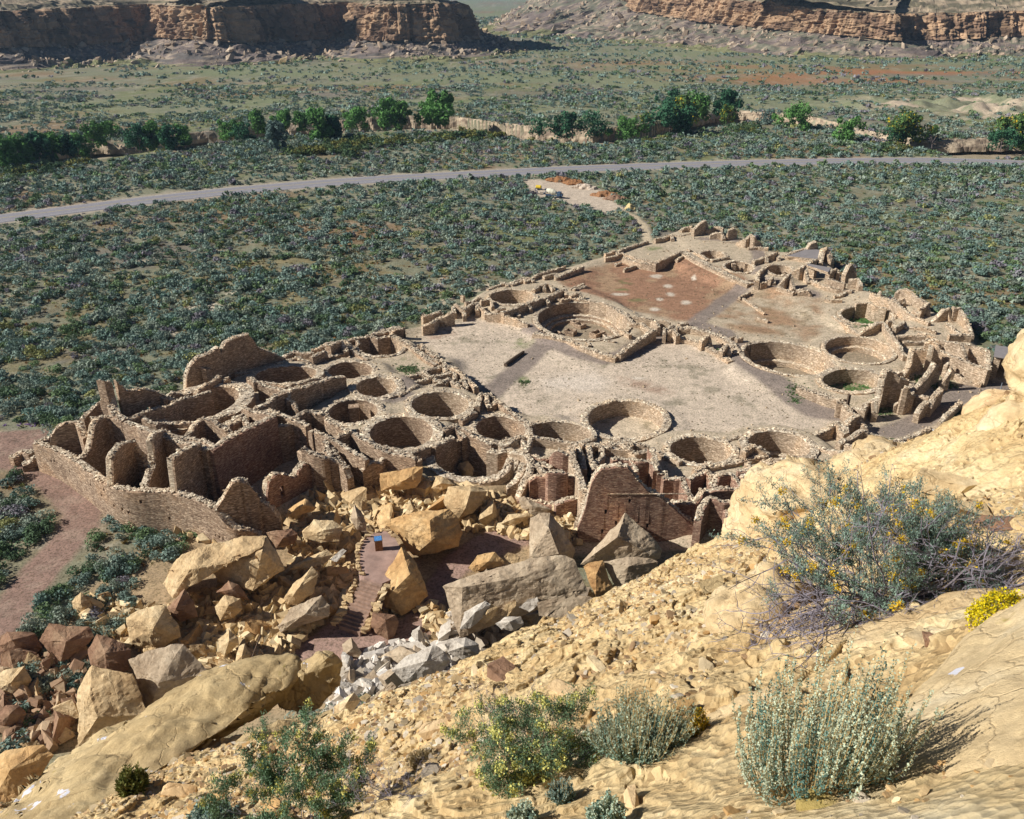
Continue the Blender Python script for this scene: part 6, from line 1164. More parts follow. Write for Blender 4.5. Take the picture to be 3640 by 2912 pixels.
for zi, (pl, nm, ns, sr, pal) in enumerate(zones):
    plz = [tuple(p) for p in pl]; xs = [p[0] for p in pl]; ys = [p[1] for p in pl]
    def samp(n):
        o_ = []
        while len(o_) < n:
            u_, v_ = rng.uniform(min(xs), max(xs)), rng.uniform(min(ys), max(ys))
            if in_poly(np.array([u_]), np.array([v_]), plz)[0]: o_.append((u_, v_))
        return o_
    def place(u_, v_):
        z = 1.0
        for _ in range(12): p = P(u_ * U, v_ * U, z); z = .5 * z + .5 * gzm(p[0], p[1])
        return P(u_ * U, v_ * U, z)
    for u_, v_ in samp(nm):
        p = place(u_, v_); s_ = 1.25 * sr[0] * (sr[1] / sr[0]) ** (rng.random() ** 1.3)
        if pal == 'white' or pal == 'grey': s_ *= .9
        mi = int(rng.integers(12)); mt = MATS[pal][int(rng.integers(3))]; key = (mi, mt)
        if key not in pm:
            d = protos[mi].copy(); d.materials.clear(); d.materials.append(M[mt]); pm[key] = d
        o = bpy.data.objects.new('boulder', pm[key]); COL.objects.link(o); o.location = (p[0], p[1], p[2] + s_ * .35 + rng.uniform(0, .5) * zadd[pal] * .3)
        o.rotation_euler = tuple(rng.uniform(0, 6.28, 3)); o.scale = (s_, s_ * rng.uniform(.6, 1), s_ * rng.uniform(.5, .9))
        sw = 'small' if s_ < .5 else ('medium' if s_ < .85 else 'larger'); cw = {'boulder': 'tan', 'boulder_orange': 'orange tan', 'boulder_brown': 'dark brown', 'boulder_grey': 'grey', 'boulder_white': 'whitish'}[mt]
        tag(o, f'{sw} {cw} boulder {where(u_, v_)}', 'boulder', f'{sw} {cw} boulders {where(u_, v_)}'); nb += 1
    for u_, v_ in samp(int(ns * 2.0)):
        p = place(u_, v_); s_ = .15 * math.exp(rng.random() ** 1.5 * 1.65); QP.append(p + np.array((0, 0, s_ * .3 + rng.random() * .25))); QS.append(s_)
        QC.append(np.array(PALS[pal][int(rng.integers(3))]) * rng.uniform(.8, 1.2))
scatter_stones('rubble', QP, QS, QC, M['stone'], 'small broken stones filling the gaps of the rock fall')
# wall footing rubble inside the ruin
QP, QS, QC = [], [], []
for i in range(4200):
    x, y = rng.uniform(-55, 75), rng.uniform(58, 180)
    if not in_poly(np.array([x]), np.array([y]), RUIN)[0]: continue
    u_, v_, dd = proj((x, y, 1)); inpl = in_poly(np.array([x]), np.array([y]), plaza)[0] or in_poly(np.array([x]), np.array([y]), red1)[0] or in_poly(np.array([x]), np.array([y]), red2)[0]
    if inpl and rng.random() > .06: continue
    s_ = .07 * math.exp(rng.random() * 1.1); QP.append((x, y, gzm(x, y) + s_ * .3)); QS.append(s_); QC.append(np.array((.44, .34, .23)) * rng.uniform(.7, 1.3))
scatter_stones('rubble', QP, QS, QC, M['stone'], 'fallen wall stones scattered through the rooms')
# talus blocks below the mesas
ms = [o for o in COL.objects if o.name.startswith('mesa')]; QP, QS, QC = [], [], []
for o in ms:
    a = np.empty(len(o.data.vertices) * 3, np.float32); o.data.vertices.foreach_get('co', a); a = a.reshape(-1, 82, 3)
    for i in range(3400):
        q = int(26 * rng.random() ** .8); p = a[rng.integers(len(a)), min(q, 25)]
        u_, v_, dd = proj(p)
        if dd > 1900 or not -100 < u_ < IW + 100: continue
        s_ = .5 * math.exp(rng.random() ** 2 * 1.9) * (1.3 if p[1] > 800 else 1); QP.append(p + np.array((0, 0, s_ * .2))); QS.append(s_); QC.append(np.array([(.36, .28, .20), (.44, .35, .26), (.28, .21, .15)][int(rng.integers(3))]) * rng.uniform(.8, 1.2))
scatter_stones('rubble', QP, QS, QC, M['stone_far'], 'fallen blocks on the slopes under the mesa cliffs')
for i, (u_, v_, s_, lab) in enumerate([(580, 78, 7, 'isolated tall rock standing on the talus of the left mesa'), (595, 128, 4.5, 'grey boulders at the foot of the left mesa talus'), (230, 96, 6, 'large pale block at the foot of the left mesa near the left'), (262, 100, 5, 'second large pale block at the foot of the left mesa'), (395, 113, 4, 'pale block at the base of the lit talus'), (1020, 70, 7, 'dark blocky rock at the nose of the left mesa'), (863, 118, 4, 'flat rock near the nose of the left mesa'),
                                       (960, 112, 5, 'low rock ledge on the valley floor by the mesa nose'), (1980, 98, 6, 'pale block pile at the foot of the right mesa'), (2060, 92, 6, 'pale block below the right mesa near the right edge'), (1870, 62, 5, 'brown block under the dark notch of the right mesa')]):
    p = P(u_ * U, v_ * U, 2); v, f = STN[(i * 5) % 14]
    tag(hull('boulder', v * np.array((1, .9, 1.1)) * s_ + p, M['boulder' if i % 2 else 'boulder_grey'], s_ * .3, 0, s_ * .12, nf=1.2 / s_, seed=i), lab, 'boulder')

# ------------------------------------------------------------------ viewing platform, stairway, props
def slabmesh(name, pl, z, th, mat, parent=None):
    m = MB(); n_ = len(pl); v = [(p[0], p[1], z) for p in pl] + [(p[0], p[1], z - th) for p in pl]
    m.add(v, [tuple(range(n_))[::-1], tuple(range(n_, 2 * n_))] + [(i, (i + 1) % n_, n_ + (i + 1) % n_, n_ + i) for i in range(n_)]); return m.build(name, mat, parent)
PZ = 3.1
pf = [TP('M', *p, PZ) for p in [(1330, 440), (1360, 385), (1430, 335), (1510, 320), (1560, 370), (1595, 430), (1570, 490), (1566, 610), (1480, 645), (1370, 605), (1335, 560)]]
e = empty('viewing_platform', tuple(TP('M', 1450, 480, 0))); tag(e, 'pinkish flat viewing platform with a low stone border among the fallen boulders', 'platform')
slabmesh('deck', pf, PZ, 2.6, M['flag'], e)
m = MB(); r_ = np.random.default_rng(5)
for a, b2 in zip([4, 3, 2, 1, 0, 10], [3, 2, 1, 0, 10, 9]):
    p, q = pf[a], pf[b2]; k = max(2, int(np.hypot(*(q - p)[:2]) / .42))
    for i in range(k):
        c_ = p + (q - p) * (i + .5) / k; s_ = r_.uniform(.8, 1.3); v, f = STN[int(r_.integers(14))]; m.add(v * np.array((.27, .2, .26)) * s_ + c_ + np.array((0, 0, .12)), f)
m.build('border_stones', M['boulder'], e)
e2 = empty('information_sign', tuple(TP('M', 1460, 440, PZ))); tag(e2, 'brown box shaped information stand with a blue panel on the viewing platform', 'sign')
p = TP('M', 1462, 436, PZ); m = MB(); m.box((p[0], p[1], PZ + .5), (.62, .5, 1.0), rz=.22); m.build('stand', plain('sign_stand_stone', (.22, .11, .055), .9, .4, 9), e2)
m = MB(); m.box((p[0] - .02, p[1] - .02, PZ + 1.07), (.70, .60, .05), rz=.22, rx=.25); m.build('panel_frame', M['wood'], e2)
m = MB(); m.box((p[0] - .02, p[1] - .02, PZ + 1.10), (.60, .50, .02), rz=.22, rx=.25)
def panel_mat():
    m_, n, b = mat_new('blue_sign_panel'); c = ramp(n, noise(n, geo_pos(n), 9, 4, .6), [(.42, (.09, .28, .62)), (.5, (.05, .13, .33)), (.56, (.12, .33, .66))]); L(n, c, b.inputs['Base Color']); b.inputs['Roughness'].default_value = .4; return m_
m.build('panel', panel_mat(), e2)
# stairs
a0, a1 = TP('M', 1355, 610, PZ), TP('M', 1482, 648, PZ); b0, b1 = TP('M', 1215, 905, .5), TP('M', 1345, 950, .5)
e = empty('stone_stairway', tuple(b0)); tag(e, 'flagstone stairway climbing from the path to the viewing platform', 'stairway')
NS = 13; M['step'] = plain('step_stone', (.30, .20, .15), .9, .35, 2.5)
for i in range(NS):
    f0, f1 = i / NS, (i + 1.05) / NS; z = PZ + (.5 - PZ) * (i + .5) / NS - .05
    q = [a0 + (b0 - a0) * f0, a1 + (b1 - a1) * f0, a1 + (b1 - a1) * f1, a0 + (b0 - a0) * f1]; slabmesh('step', [tuple(t[:2]) for t in q], z, .9, M['step'], e)
m = MB()
for s0, s1 in ((a0, b0), (a1, b1)):
    for i in range(15):
        c_ = s0 + (s1 - s0) * (i + .5) / 15; v, f = STN[i % 14]; dx = (-.3 if s0 is a0 else .3); m.add(v * np.array((.26, .22, .22)) * r_.uniform(.6, 1.9) + c_ + np.array((dx * r_.uniform(.7, 1.8), 0, -.05)), f)
m.build('side_stones', M['boulder'], e)
p = TP('M', 650, 1190, 1.6); q = TP('M', 735, 960, 3.6); m = MB(); m.tube([p, q], .06); tag(m.build('leaning_pole', M['wood']), 'thin weathered pole leaning in the lower rubble', 'pole')
# log, bench, post things in the plaza
p, q = TP('C', 484, 568, .25), TP('C', 590, 492, .25); m = MB(); m.tube([p, p * .5 + q * .5 + np.array((0, .05, .03)), q], [.26, .24, .2], 9); tag(m.build('log', M['wood']), 'dark fallen log lying on the pale plaza beside the grey path', 'log')
e = empty('wooden_barrier', tuple(TP('C', 680, 385, 0))); tag(e, 'small dark wooden barrier where the path meets the great kiva', 'barrier')
p, q = TP('C', 652, 383, .9), TP('C', 700, 365, .9); m = MB(); m.box(tuple((p + q) / 2), (float(np.hypot(*(q - p)[:2])), .1, .12), rz=math.atan2(q[1] - p[1], q[0] - p[0])); m.build('rail', M['wood'], e)
for c_ in (p, q, TP('C', 712, 375, .9)): m = MB(); m.box((c_[0], c_[1], .45), (.14, .14, .95)); m.build('leg', M['wood'], e)
for t, X0, Y0, z0, h_, lab in (('L', 683, 1145, .6, 1.5, 'square wooden post in front of the low curved wall near the plaza corner'), ('L', 712, 1105, 1.0, 1.3, 'second wooden post just behind the square one by the low curved wall'), ('E', 655, 780, .5, 1.3, 'wooden post beside the leaf shaped fin wall')):
    p = TP(t, X0, Y0, z0); m = MB(); m.box((p[0], p[1], z0 + h_ / 2), (.28, .28, h_), rz=.2); m.box((p[0], p[1], z0 + h_ + .03), (.32, .32, .06), rz=.2); tag(m.build('wooden_post', M['wood']), lab, 'post')
e = empty('stone_steps', tuple(TP('D', 880, 425, 0))); tag(e, 'short dark flight of wooden steps up to the far terrace path', 'steps')
for i in range(4):
    z = .25 + .3 * i; p, q = TP('D', 893 - i * 11, 433 - i * 9, z), TP('D', 857 - i * 6 + 10, 438 - i * 10, z); m = MB(); c_ = (p + q) / 2; m.box((c_[0], c_[1] + .1, z - .2), (1.6, .5, .5), rz=.3); m.build('step', M['wood'], e)
# roofs over rooms
for t, pl, z, lab in (('D', [(1055, 262), (1188, 216), (1290, 235), (1240, 282)], 2.3, 'larger flat grey roof over a far room'), ('L', [(455, 246), (480, 238), (612, 262), (592, 290)], 3.0, 'narrow flat roof with a pale front beam over a dark open room')):
    e = empty('flat_roof', tuple(TP(t, *pl[0], z))); tag(e, lab, 'roof'); P_ = [TP(t, *p, z) for p in pl]; slabmesh('roof_deck', P_, z, .18, M['tarmac_roof'], e)
    p, q = P_[0], P_[3]; m = MB(); c_ = (p + q) / 2; m.box((c_[0], c_[1] - .12, z - .12), (float(np.hypot(*(q - p)[:2])), .16, .34), rz=math.atan2(q[1] - p[1], q[0] - p[0])); m.build('front_beam', M['masonry_yellow'], e)
# stone shelter at the right
e = empty('stone_shelter', tuple(TP('E', 1110, 645, 0))); tag(e, 'small roofed stone shelter with a dark doorway at the right edge of the ruin', 'shelter')
A0, A1 = TP('E', 1118, 640, 0), TP('E', 1200, 655, 0); dv = (A1 - A0)[:2]; dv /= np.hypot(*dv); nv = np.array([-dv[1], dv[0]]); sh = 2.9; W_ = 4.2; D_ = 3.2; rz = math.atan2(dv[1], dv[0])
def sb(name, cx, cy, cz, sx, sy, sz, mt): m = MB(); c_ = A0[:2] + dv * cx + nv * cy; m.box((c_[0], c_[1], cz), (sx, sy, sz), rz=rz); return m.build(name, mt, e)
sb('wall', .1, D_ / 2, sh / 2, .7, D_, sh, mY); sb('wall', W_, D_ / 2, sh / 2, .6, D_, sh, mY); sb('wall', W_ / 2, D_ + .2, sh / 2, W_ + .6, .5, sh, mY); sb('wall', 2.7, .25, .55, 2.9, .5, 1.1, mY)
sb('roof', W_ / 2 + .1, D_ / 2 + .1, sh + .09, W_ + 1.0, D_ + .9, .18, M['tarmac_roof'])
for (pa, pb, lab) in ((('E', 765, 940, .9), ('E', 838, 972, .9), 'galvanised pipe railing beside the lower footpath'), (('E', 1165, 735, 1.0), ('E', 1180, 672, 1.0), 'thin pipe railing by the stone shelter')):
    p, q = TP(*pa), TP(*pb); e = empty('railing', tuple(p)); e.location.z = 0; tag(e, lab, 'railing')
    m = MB(); m.tube([p, q], .05); m.tube([p - np.array((0, 0, .45)), q - np.array((0, 0, .45))], .035); m.build('rail', M['steel'], e)
    for c_ in (p, (p + q) / 2, q): m = MB(); m.tube([c_, (c_[0], c_[1], 0)], .05); m.build('post', M['steel'], e)
# concrete mixer truck, tank trailer on the dirt lot
M['truck_white'] = plain('cream_paint', (.70, .66, .52), .5, .08); M['truck_blue'] = plain('dark_blue_paint', (.05, .09, .16), .4, .1); M['rubber'] = plain('tyre_rubber', (.03, .03, .03), .9); M['yellow'] = plain('yellow_paint', (.62, .45, .04), .5, .1)
p = TP('U', 1165, 416, 0); e = empty('mixer_truck', tuple(p)); tag(e, 'concrete mixer truck with a cream drum parked on the dirt lot', 'truck'); RZ = -.35; Rm3 = Matrix.Rotation(RZ, 3, 'Z')
TS = .5
def tl(x, y, z): return Vector(p) + Rm3 @ Vector((x, y, z)) * TS
m = MB(); m.box(tl(0, 0, 1.0), (3.8, 0.55, 0.175), rz=RZ); m.build('chassis', M['truck_blue'], e)
m = MB(); m.box(tl(2.9, 0, 1.9), (0.85, 1.15, 0.95), rz=RZ); m.box(tl(4.1, 0, 1.5), (0.5, 1, 0.55), rz=RZ); cab = m.build('cab', M['truck_blue'], e)
m = MB(); m.box(tl(2.9, -1.16, 2.3), (0.55, 0.025, 0.35), rz=RZ); m.box(tl(3.77, 0, 2.35), (0.025, 0.95, 0.35), rz=RZ); m.build('window', plain('cab_glass', (.10, .14, .18), .1), e)
m = MB(); m.tube([tl(-3.5, 0, 3.6), tl(-3.0, 0, 3.4), tl(-1.8, 0, 3.0), tl(-.2, 0, 2.6), tl(1.1, 0, 2.3), tl(1.7, 0, 2.2)], [.22, .4, .62, .65, .47, .25], 16); m.build('drum', M['truck_white'], e)
m = MB(); m.tube([tl(-3.7, 0, 3.9), tl(-3.6, 0, 3.0)], [.35, .12], 8); m.tube([tl(-3.6, 0, 2.8), tl(-4.9, 0, 1.4)], .09, 6); m.build('chute', M['truck_blue'], e)
for x in (-2.9, -1.7, 3.4):
    for y in (-1.05, 1.05): m = MB(); a = tl(x, y - .2, .55); b_ = tl(x, y + .2, .55); m.tube([a, b_], .27, 14); m.build('wheel', M['rubber'], e)
p = TP('U', 1134, 400, 0); e = empty('tank_trailer', tuple(p)); tag(e, 'small yellow tank trailer beside the mixer truck', 'trailer')
m = MB(); m.tube([tl(-1.4, 0, 1.5), tl(-1.2, 0, 1.5), tl(1.2, 0, 1.5), tl(1.4, 0, 1.5)], [.3, .42, .42, .3], 12); m.build('tank', M['yellow'], e)
m = MB(); m.box(tl(0, 0, .6), (1.8, 0.6, 0.1), rz=RZ); m.build('frame', M['truck_blue'], e)
for y in (-.8, .8): m = MB(); m.tube([tl(0, y - .12, .4), tl(0, y + .12, .4)], .2, 12); m.build('wheel', M['rubber'], e)
p = TP('U', 1146, 409, 0); e = empty('flatbed_trailer', tuple(p)); tag(e, 'low flatbed trailer loaded with boards between the tank trailer and the truck', 'trailer')
m = MB(); m.box(tl(0, 0, .8), (2, 0.8, 0.075), rz=RZ); m.build('deck', M['wood'], e); m = MB(); [m.box(tl(-.3, -.5 + .35 * i, .95), (1.5, 0.1, 0.06), rz=RZ) for i in range(4)]; m.build('boards', M['boulder_white'], e)
for y in (-.7, .7): m = MB(); m.tube([tl(0, y - .1, .38), tl(0, y + .1, .38)], .19, 12); m.build('wheel', M['rubber'], e)
# spoil piles beside the lot
for u_, v_, l_, mt, lab in ((1182, 382, 9, (.26, .13, .06), 'rust brown heap of cut brush along the upper edge of the dirt lot'), (1208, 388, 6, (.26, .13, .06), 'smaller rust brown brush heap next along the lot edge'), (1232, 397, 7, (.48, .40, .32), 'grey sand pile along the dirt lot edge'), (1278, 413, 8, (.27, .14, .07), 'rust brown brush heap near the narrow end of the lot'), (1298, 421, 6, (.24, .15, .10), 'brown brush heap where the dirt track starts'), (1327, 440, 3, (.50, .40, .2), 'small yellow stack of stones beside the dirt track')):
    p = TP('U', u_, v_, 0); pts = []
    r2 = np.random.default_rng(u_)
    for i in range(40): a = r2.uniform(0, 6.28); q = r2.random() ** .5; pts.append(p + np.array((math.cos(a) * q * l_ / 2 * 1.1, math.sin(a) * q * 1.6 - math.cos(a) * q * l_ * .12, (1 - q * q) * 1.5 - .2)))
    o = hull('brush_heap' if 'brush' in lab else 'pile', pts, plain('heap_%d' % u_, mt, .95, .35, 3), .35, 0, .55, nf=1.1, seed=u_); tag(o, lab, 'heap')

# ------------------------------------------------------------------ vegetation
def bush_proto(n, seed, lobes=5, flat=.85, s=None):
    r_ = np.random.default_rng(seed); s = s or 1.35 / math.sqrt(n) + .03
    L_ = np.c_[r_.normal(0, .38, (lobes, 2)), r_.uniform(.25, .6, lobes)]; R_ = r_.uniform(.35, .6, lobes)
    i = r_.integers(0, lobes, n); d = r_.normal(size=(n, 3)); d[:, 2] = np.abs(d[:, 2]) * .9 - .25; d /= np.linalg.norm(d, axis=1)[:, None]
    c = L_[i] + d * (R_[i] * r_.uniform(.7, 1.08, n))[:, None]; c[:, 2] = np.maximum(c[:, 2] * flat, .03)
    nn = d + r_.normal(0, .55, (n, 3)); nn /= np.linalg.norm(nn, axis=1)[:, None]
    a = np.cross(nn, r_.normal(size=(n, 3))); a /= np.linalg.norm(a, axis=1)[:, None]; b_ = np.cross(nn, a)
    k = s * r_.uniform(.6, 1.4, (n, 1)); v = np.stack([c + a * k, c - a * k * .5 + b_ * k * .85, c - a * k * .5 - b_ * k * .85], 1)
    return v.astype(np.float32), (.75 + .35 * r_.random(n)).astype(np.float32)
def bushes(name, pos, size, col, ntri, label, cat, seed=0, mat=None):
    r_ = np.random.default_rng(seed + 1); PR = [bush_proto(ntri, seed * 10 + i) for i in range(10)]
    which = r_.integers(0, 10, len(pos)); V, C_ = [], []
    for w in range(10):
        k = np.where(which == w)[0]
        if not len(k): continue
        pv, pc = PR[w]; a = r_.uniform(0, 6.28, len(k)); ca_, sa = np.cos(a), np.sin(a)
        x = pv[None, ..., 0] * ca_[:, None, None] - pv[None, ..., 1] * sa[:, None, None]; y = pv[None, ..., 0] * sa[:, None, None] + pv[None, ..., 1] * ca_[:, None, None]
        z = np.broadcast_to(pv[None, ..., 2], x.shape) * r_.uniform(.8, 1.25, len(k))[:, None, None]
        v = np.stack([x, y, z], -1) * size[k][:, None, None, None] + pos[k][:, None, None, :]
        c = col[k][:, None, None, :] * pc[None, :, None, None] * np.ones((1, 1, 3, 1)); V.append(v.reshape(-1, 3)); C_.append(c.reshape(-1, 3))
    V = np.concatenate(V); o = obj(name, mesh_np(name, V, np.arange(len(V)).reshape(-1, 3), np.concatenate(C_)), mat or M['leaf']); tag(o, label, cat, kind='stuff'); return o
def free(x, y):
    k = ~in_poly(x, y, RUIN); near = seg_dist(x, y, RUIN + RUIN[:1]) < 1.2
    k &= ~near; rdl = [tuple(p) for p in ROADC[::8]]; k &= seg_dist(x, y, rdl) > 5.2
    k &= seg_dist(x, y, FP) > 2.5; k &= ~in_poly(x, y, reg([('U', -100, 905), ('U', 115, 900), ('U', 190, 1010), ('U', 245, 1065), ('U', 200, 1095), ('U', 150, 1090), ('U', 70, 1010), ('U', -100, 990)]))
    k &= ~in_poly(x, y, LOT); k &= seg_dist(x, y, TRK) > 1.4; k &= ~in_poly(x, y, PAVE)
    k &= ~in_poly(x, y, reg([('U', 240, 1330), ('U', 340, 1200), ('U', 400, 1130), ('U', 560, 1120), ('U', 700, 1000), ('U', 1230, 1000), ('U', 1500, 1170), ('U', 1100, 1500), ('U', 0, 1700), ('U', 180, 1500)]))
    return k & (arroyo(x, y) < .4) & (y > 38)
PALB = np.array([(.21, .29, .245), (.28, .335, .265), (.10, .16, .085), (.17, .25, .12), (.23, .215, .245), (.31, .32, .13), (.16, .25, .21)])
def palette(x, y, n):
    a = fbm(x * .03, y * .03, s=90); pr_ = np.tile(np.array([.34, .23, .11, .12, .05, .03, .12]), (n, 1))
    pr_[:, 4] += np.clip(a, 0, 1) * .25; pr_[:, 2] += np.clip(-a, 0, 1) * .4; pr_ /= pr_.sum(1)[:, None]
    i = (rng.random(n)[:, None] > pr_.cumsum(1)).sum(1).clip(0, 6); return i, PALB[i] * rng.uniform(.75, 1.25, (n, 1))
def field(y0, y1, dens, smin, smax, thr):
    xm = .62 * (y1 * CP + 20) * 1.12; n = int(dens * 2 * xm * (y1 - y0)); x = rng.uniform(-xm, xm, n); y = rng.uniform(y0, y1, n)
    k = np.abs(x) < .62 * (y * CP + 20) * 1.1; x, y = x[k], y[k]; k = free(x, y); x, y = x[k], y[k]
    cl = fbm(x * .035, y * .05, s=91) * .85 + fbm(x * .18, y * .18, s=92) * .6; x1 = x; k = cl + rng.normal(0, .12, len(x)) > thr(x, y); x, y, cl = x[k], y[k], cl[k]
    sz = smin * (smax / smin) ** (rng.random(len(x)) ** 1.5) * (1 + .35 * np.clip(cl, 0, 1)); return x, y, sz
yel = reg([('U', -60, 700), ('U', 330, 560), ('U', 700, 480), ('U', 960, 520), ('U', 880, 600), ('U', 560, 740), ('U', 300, 760), ('U', 0, 800)])
def thr1(x, y):
    t = np.full(len(x), -.5); t = np.where(in_poly(x, y, yel), -.02, t); d = seg_dist(x, y, RUIN + RUIN[:1]); t = np.where(d < 9, -.7, t); t = np.where((x < -20) & (y < 72), -.75, t); t = np.where(x > 25, -.5, t); return t
near = field(38, 125, .74, .5, 1.35, thr1)
sc_ = near[2] / np.hypot(near[0], near[1]); uu, vv, dd = proj(np.stack([near[0], near[1], near[2] * .4], 1))
inview = (uu > 0) & (uu < IW) & (vv > 0) & (vv < IH) & ~((uu > 2700) & (vv > 1500)) & ~((uu > 3450) & (vv > 1100)) & ~((uu < 1000) & (vv > 2560))
order = np.argsort(-(sc_ * inview)); ind = order[:290]; rest = np.setdiff1d(np.arange(len(sc_)), ind)
LMB = [(100, 1110, 'the purple footpath'), (60, 1260, 'the lower purple footpath'), (250, 1180, 'the tilted tan slab'), (330, 1080, 'the long outer wall'), (200, 1290, 'the lone egg shaped boulder'), (230, 760, 'the masonry tower wall'), (100, 880, 'the walled corner of the ruin'), (420, 740, 'the high notched wall'), (650, 700, 'the outer edge rooms'), (90, 1480, 'the smooth tan boulder'), (800, 650, 'the bright green thicket'), (300, 640, 'the bare sandy patch'), (2100, 640, 'the upright rock knob'), (1500, 500, 'the far tip of the ruin'), (880, 620, 'the outer wall footpath')]
CN = ['blue green', 'pale grey green', 'dark green', 'green', 'purple grey', 'yellow green', 'teal']
ci, cc = palette(near[0], near[1], len(near[0])); prot = {}
for j in ind:
    c = int(ci[j]); w = int(rng.integers(4)); key = (c, w)
    if key not in prot:
        v, pc = bush_proto(620, 500 + w * 7 + c, lobes=7); vv_ = v.reshape(-1, 3); col = (PALB[c][None, None] * pc[:, None, None] * np.ones((1, 3, 1))).reshape(-1, 3)
        prot[key] = mesh_np('sagebrush', vv_, np.arange(len(vv_)).reshape(-1, 3), col); prot[key].materials.append(M['leaf'])
    o = bpy.data.objects.new('sagebrush', prot[key]); COL.objects.link(o); x, y, s_ = near[0][j], near[1][j], near[2][j]; o.location = (x, y, gzm(x, y) - .04); o.scale = (s_, s_, s_ * rng.uniform(.8, 1.2)); o.rotation_euler = (0, 0, rng.uniform(0, 6.28))
    szw = 'small' if s_ < .6 else ('rounded' if s_ < .9 else 'large'); wh = where(uu[j] / U, vv[j] / U, LMB); tag(o, f'{szw} {CN[c]} sagebrush {wh}', 'shrub', f'{szw} {CN[c]} sagebrush {wh}')
def to_pos(x, y): return np.stack([x, y, gzs(x, y) - .03], 1)
r1 = (near[0][rest], near[1][rest], near[2][rest]); bushes('sagebrush_cover', to_pos(*r1[:2]), r1[2], cc[rest], 170, 'dense sagebrush cover around the ruin', 'sagebrush', 1)
for (y0, y1, dn, a, b_, th, nt_) in ((125, 200, .75, .32, 1.35, -.45, 66), (200, 300, .5, .4, 1.5, -.4, 34), (300, 460, .2, .45, 1.6, -.12, 20), (460, 800, .05, .7, 2.0, .08, 12), (800, 1500, .012, 1.4, 3.5, 0, 8)):
    x, y, s_ = field(y0, y1, dn, a, b_, lambda x, y: np.where(in_poly(x, y, yel), -.1, th + np.where(x > 20, -.12, 0) + .8 * np.exp(-(((x - 225) / 85) ** 2 + ((y - 370) / 40) ** 2)))); 
    i_, c_ = palette(x, y, len(x)); bushes('sagebrush_cover', to_pos(x, y), s_, c_, nt_, 'sagebrush dotting the valley floor', 'sagebrush', y0)
# low ground cover tufts, rust and olive, near part of the valley
xm = 110; n = 26000; x = rng.uniform(-xm, xm, n); y = rng.uniform(50, 185, n); k = free(x, y) & (np.abs(x) < .62 * (y * CP + 20) * 1.05) & (fbm(x * .2, y * .2, s=93) > -.1); x, y = x[k], y[k]
gcol = np.array([(.24, .17, .05), (.26, .13, .04), (.17, .18, .06), (.30, .26, .13)])[rng.integers(0, 4, len(x))] * rng.uniform(.7, 1.2, (len(x), 1))
bushes('ground_cover', to_pos(x, y), rng.uniform(.14, .34, len(x)), gcol, 12, 'low rust and olive weeds between the sagebrush', 'weeds', 71)
# weeds and short grass inside the ruin
gx, gy, gs, gc = [], [], [], []
fi = np.argwhere(floor_col == 3); 
for i_, j_ in fi[rng.integers(0, len(fi), 900)]: gx.append(GX[i_] + rng.normal(0, .15)); gy.append(GY[j_] + rng.normal(0, .15)); gs.append(rng.uniform(.08, .22)); gc.append((.10, .24, .07))
for t_, cx_, cy_, rx_, ry_, n_ in (('B', 1700, 1480, 70, 30, 160), ('E', 830, 670, 90, 30, 220), ('E', 690, 640, 40, 30, 80), ('E', 480, 815, 100, 30, 200), ('E', 960, 830, 60, 35, 160), ('B', 1880, 470, 120, 50, 260), ('D', 650, 800, 30, 10, 40), ('G', 730, 670, 90, 12, 120), ('G', 1110, 230, 60, 50, 150), ('L', 1000, 1300, 50, 15, 120), ('E', 710, 580, 25, 8, 40), ('C', 590, 650, 40, 14, 60), ('E', 380, 350, 60, 20, 60), ('L', 640, 990, 60, 15, 90)):
    for _ in range(n_):
        q_ = TP(t_, cx_ + rng.normal(0, rx_ * .5), cy_ + rng.normal(0, ry_ * .5), .5 if t_ != 'B' else 1.2); gx.append(q_[0]); gy.append(q_[1]); gs.append(rng.uniform(.07, .2)); gc.append((.12, .21, .08) if rng.random() < .6 else (.17, .20, .10))
bushes('grass', to_pos(np.array(gx), np.array(gy)), np.array(gs), np.array(gc) * rng.uniform(.7, 1.3, (len(gx), 1)), 16, 'short green weeds growing in the kivas and rooms', 'grass', 73)
n = 16000; x = rng.uniform(-30, 60, n); y = rng.uniform(70, 175, n); k = (in_poly(x, y, plaza) | in_poly(x, y, red1) | in_poly(x, y, red2)) & (fbm(x * .22, y * .22, s=95) + rng.normal(0, .15, n) > .05)
for pl_, w_ in PATHS: k &= seg_dist(x, y, reg(pl_)) > w_
for kk_ in kiv: k &= ~((kiva_r(kk_, x, y)[1] < kk_['w'] + .2))
x, y = x[k], y[k]; bushes('grass', to_pos(x, y), rng.uniform(.05, .13, len(x)), np.array([(.22, .20, .12), (.18, .19, .11), (.27, .21, .13)])[rng.integers(0, 3, len(x))] * rng.uniform(.7, 1.2, (len(x), 1)), 8, 'sparse dry tufts dotting the sandy plazas', 'grass', 74)
# greener tall weeds, purple asters by the walls
x, y = [], []
for (u_, v_, w) in ((100, 893, 60), (200, 880, 50), (560, 700, 60), (480, 990, 0), (440, 1120, 40)):
    p = TP('U', u_, v_); x += list(p[0] + rng.normal(0, max(w, 1) * .03, 40)); y += list(p[1] + rng.normal(0, .5, 40))
x, y = np.array(x), np.array(y); bushes('aster_patch', to_pos(x, y), rng.uniform(.12, .25, len(x)), np.tile((.34, .20, .50), (len(x), 1)), 24, 'purple aster flowers along the edge of the footpath and walls', 'flowers', 72)

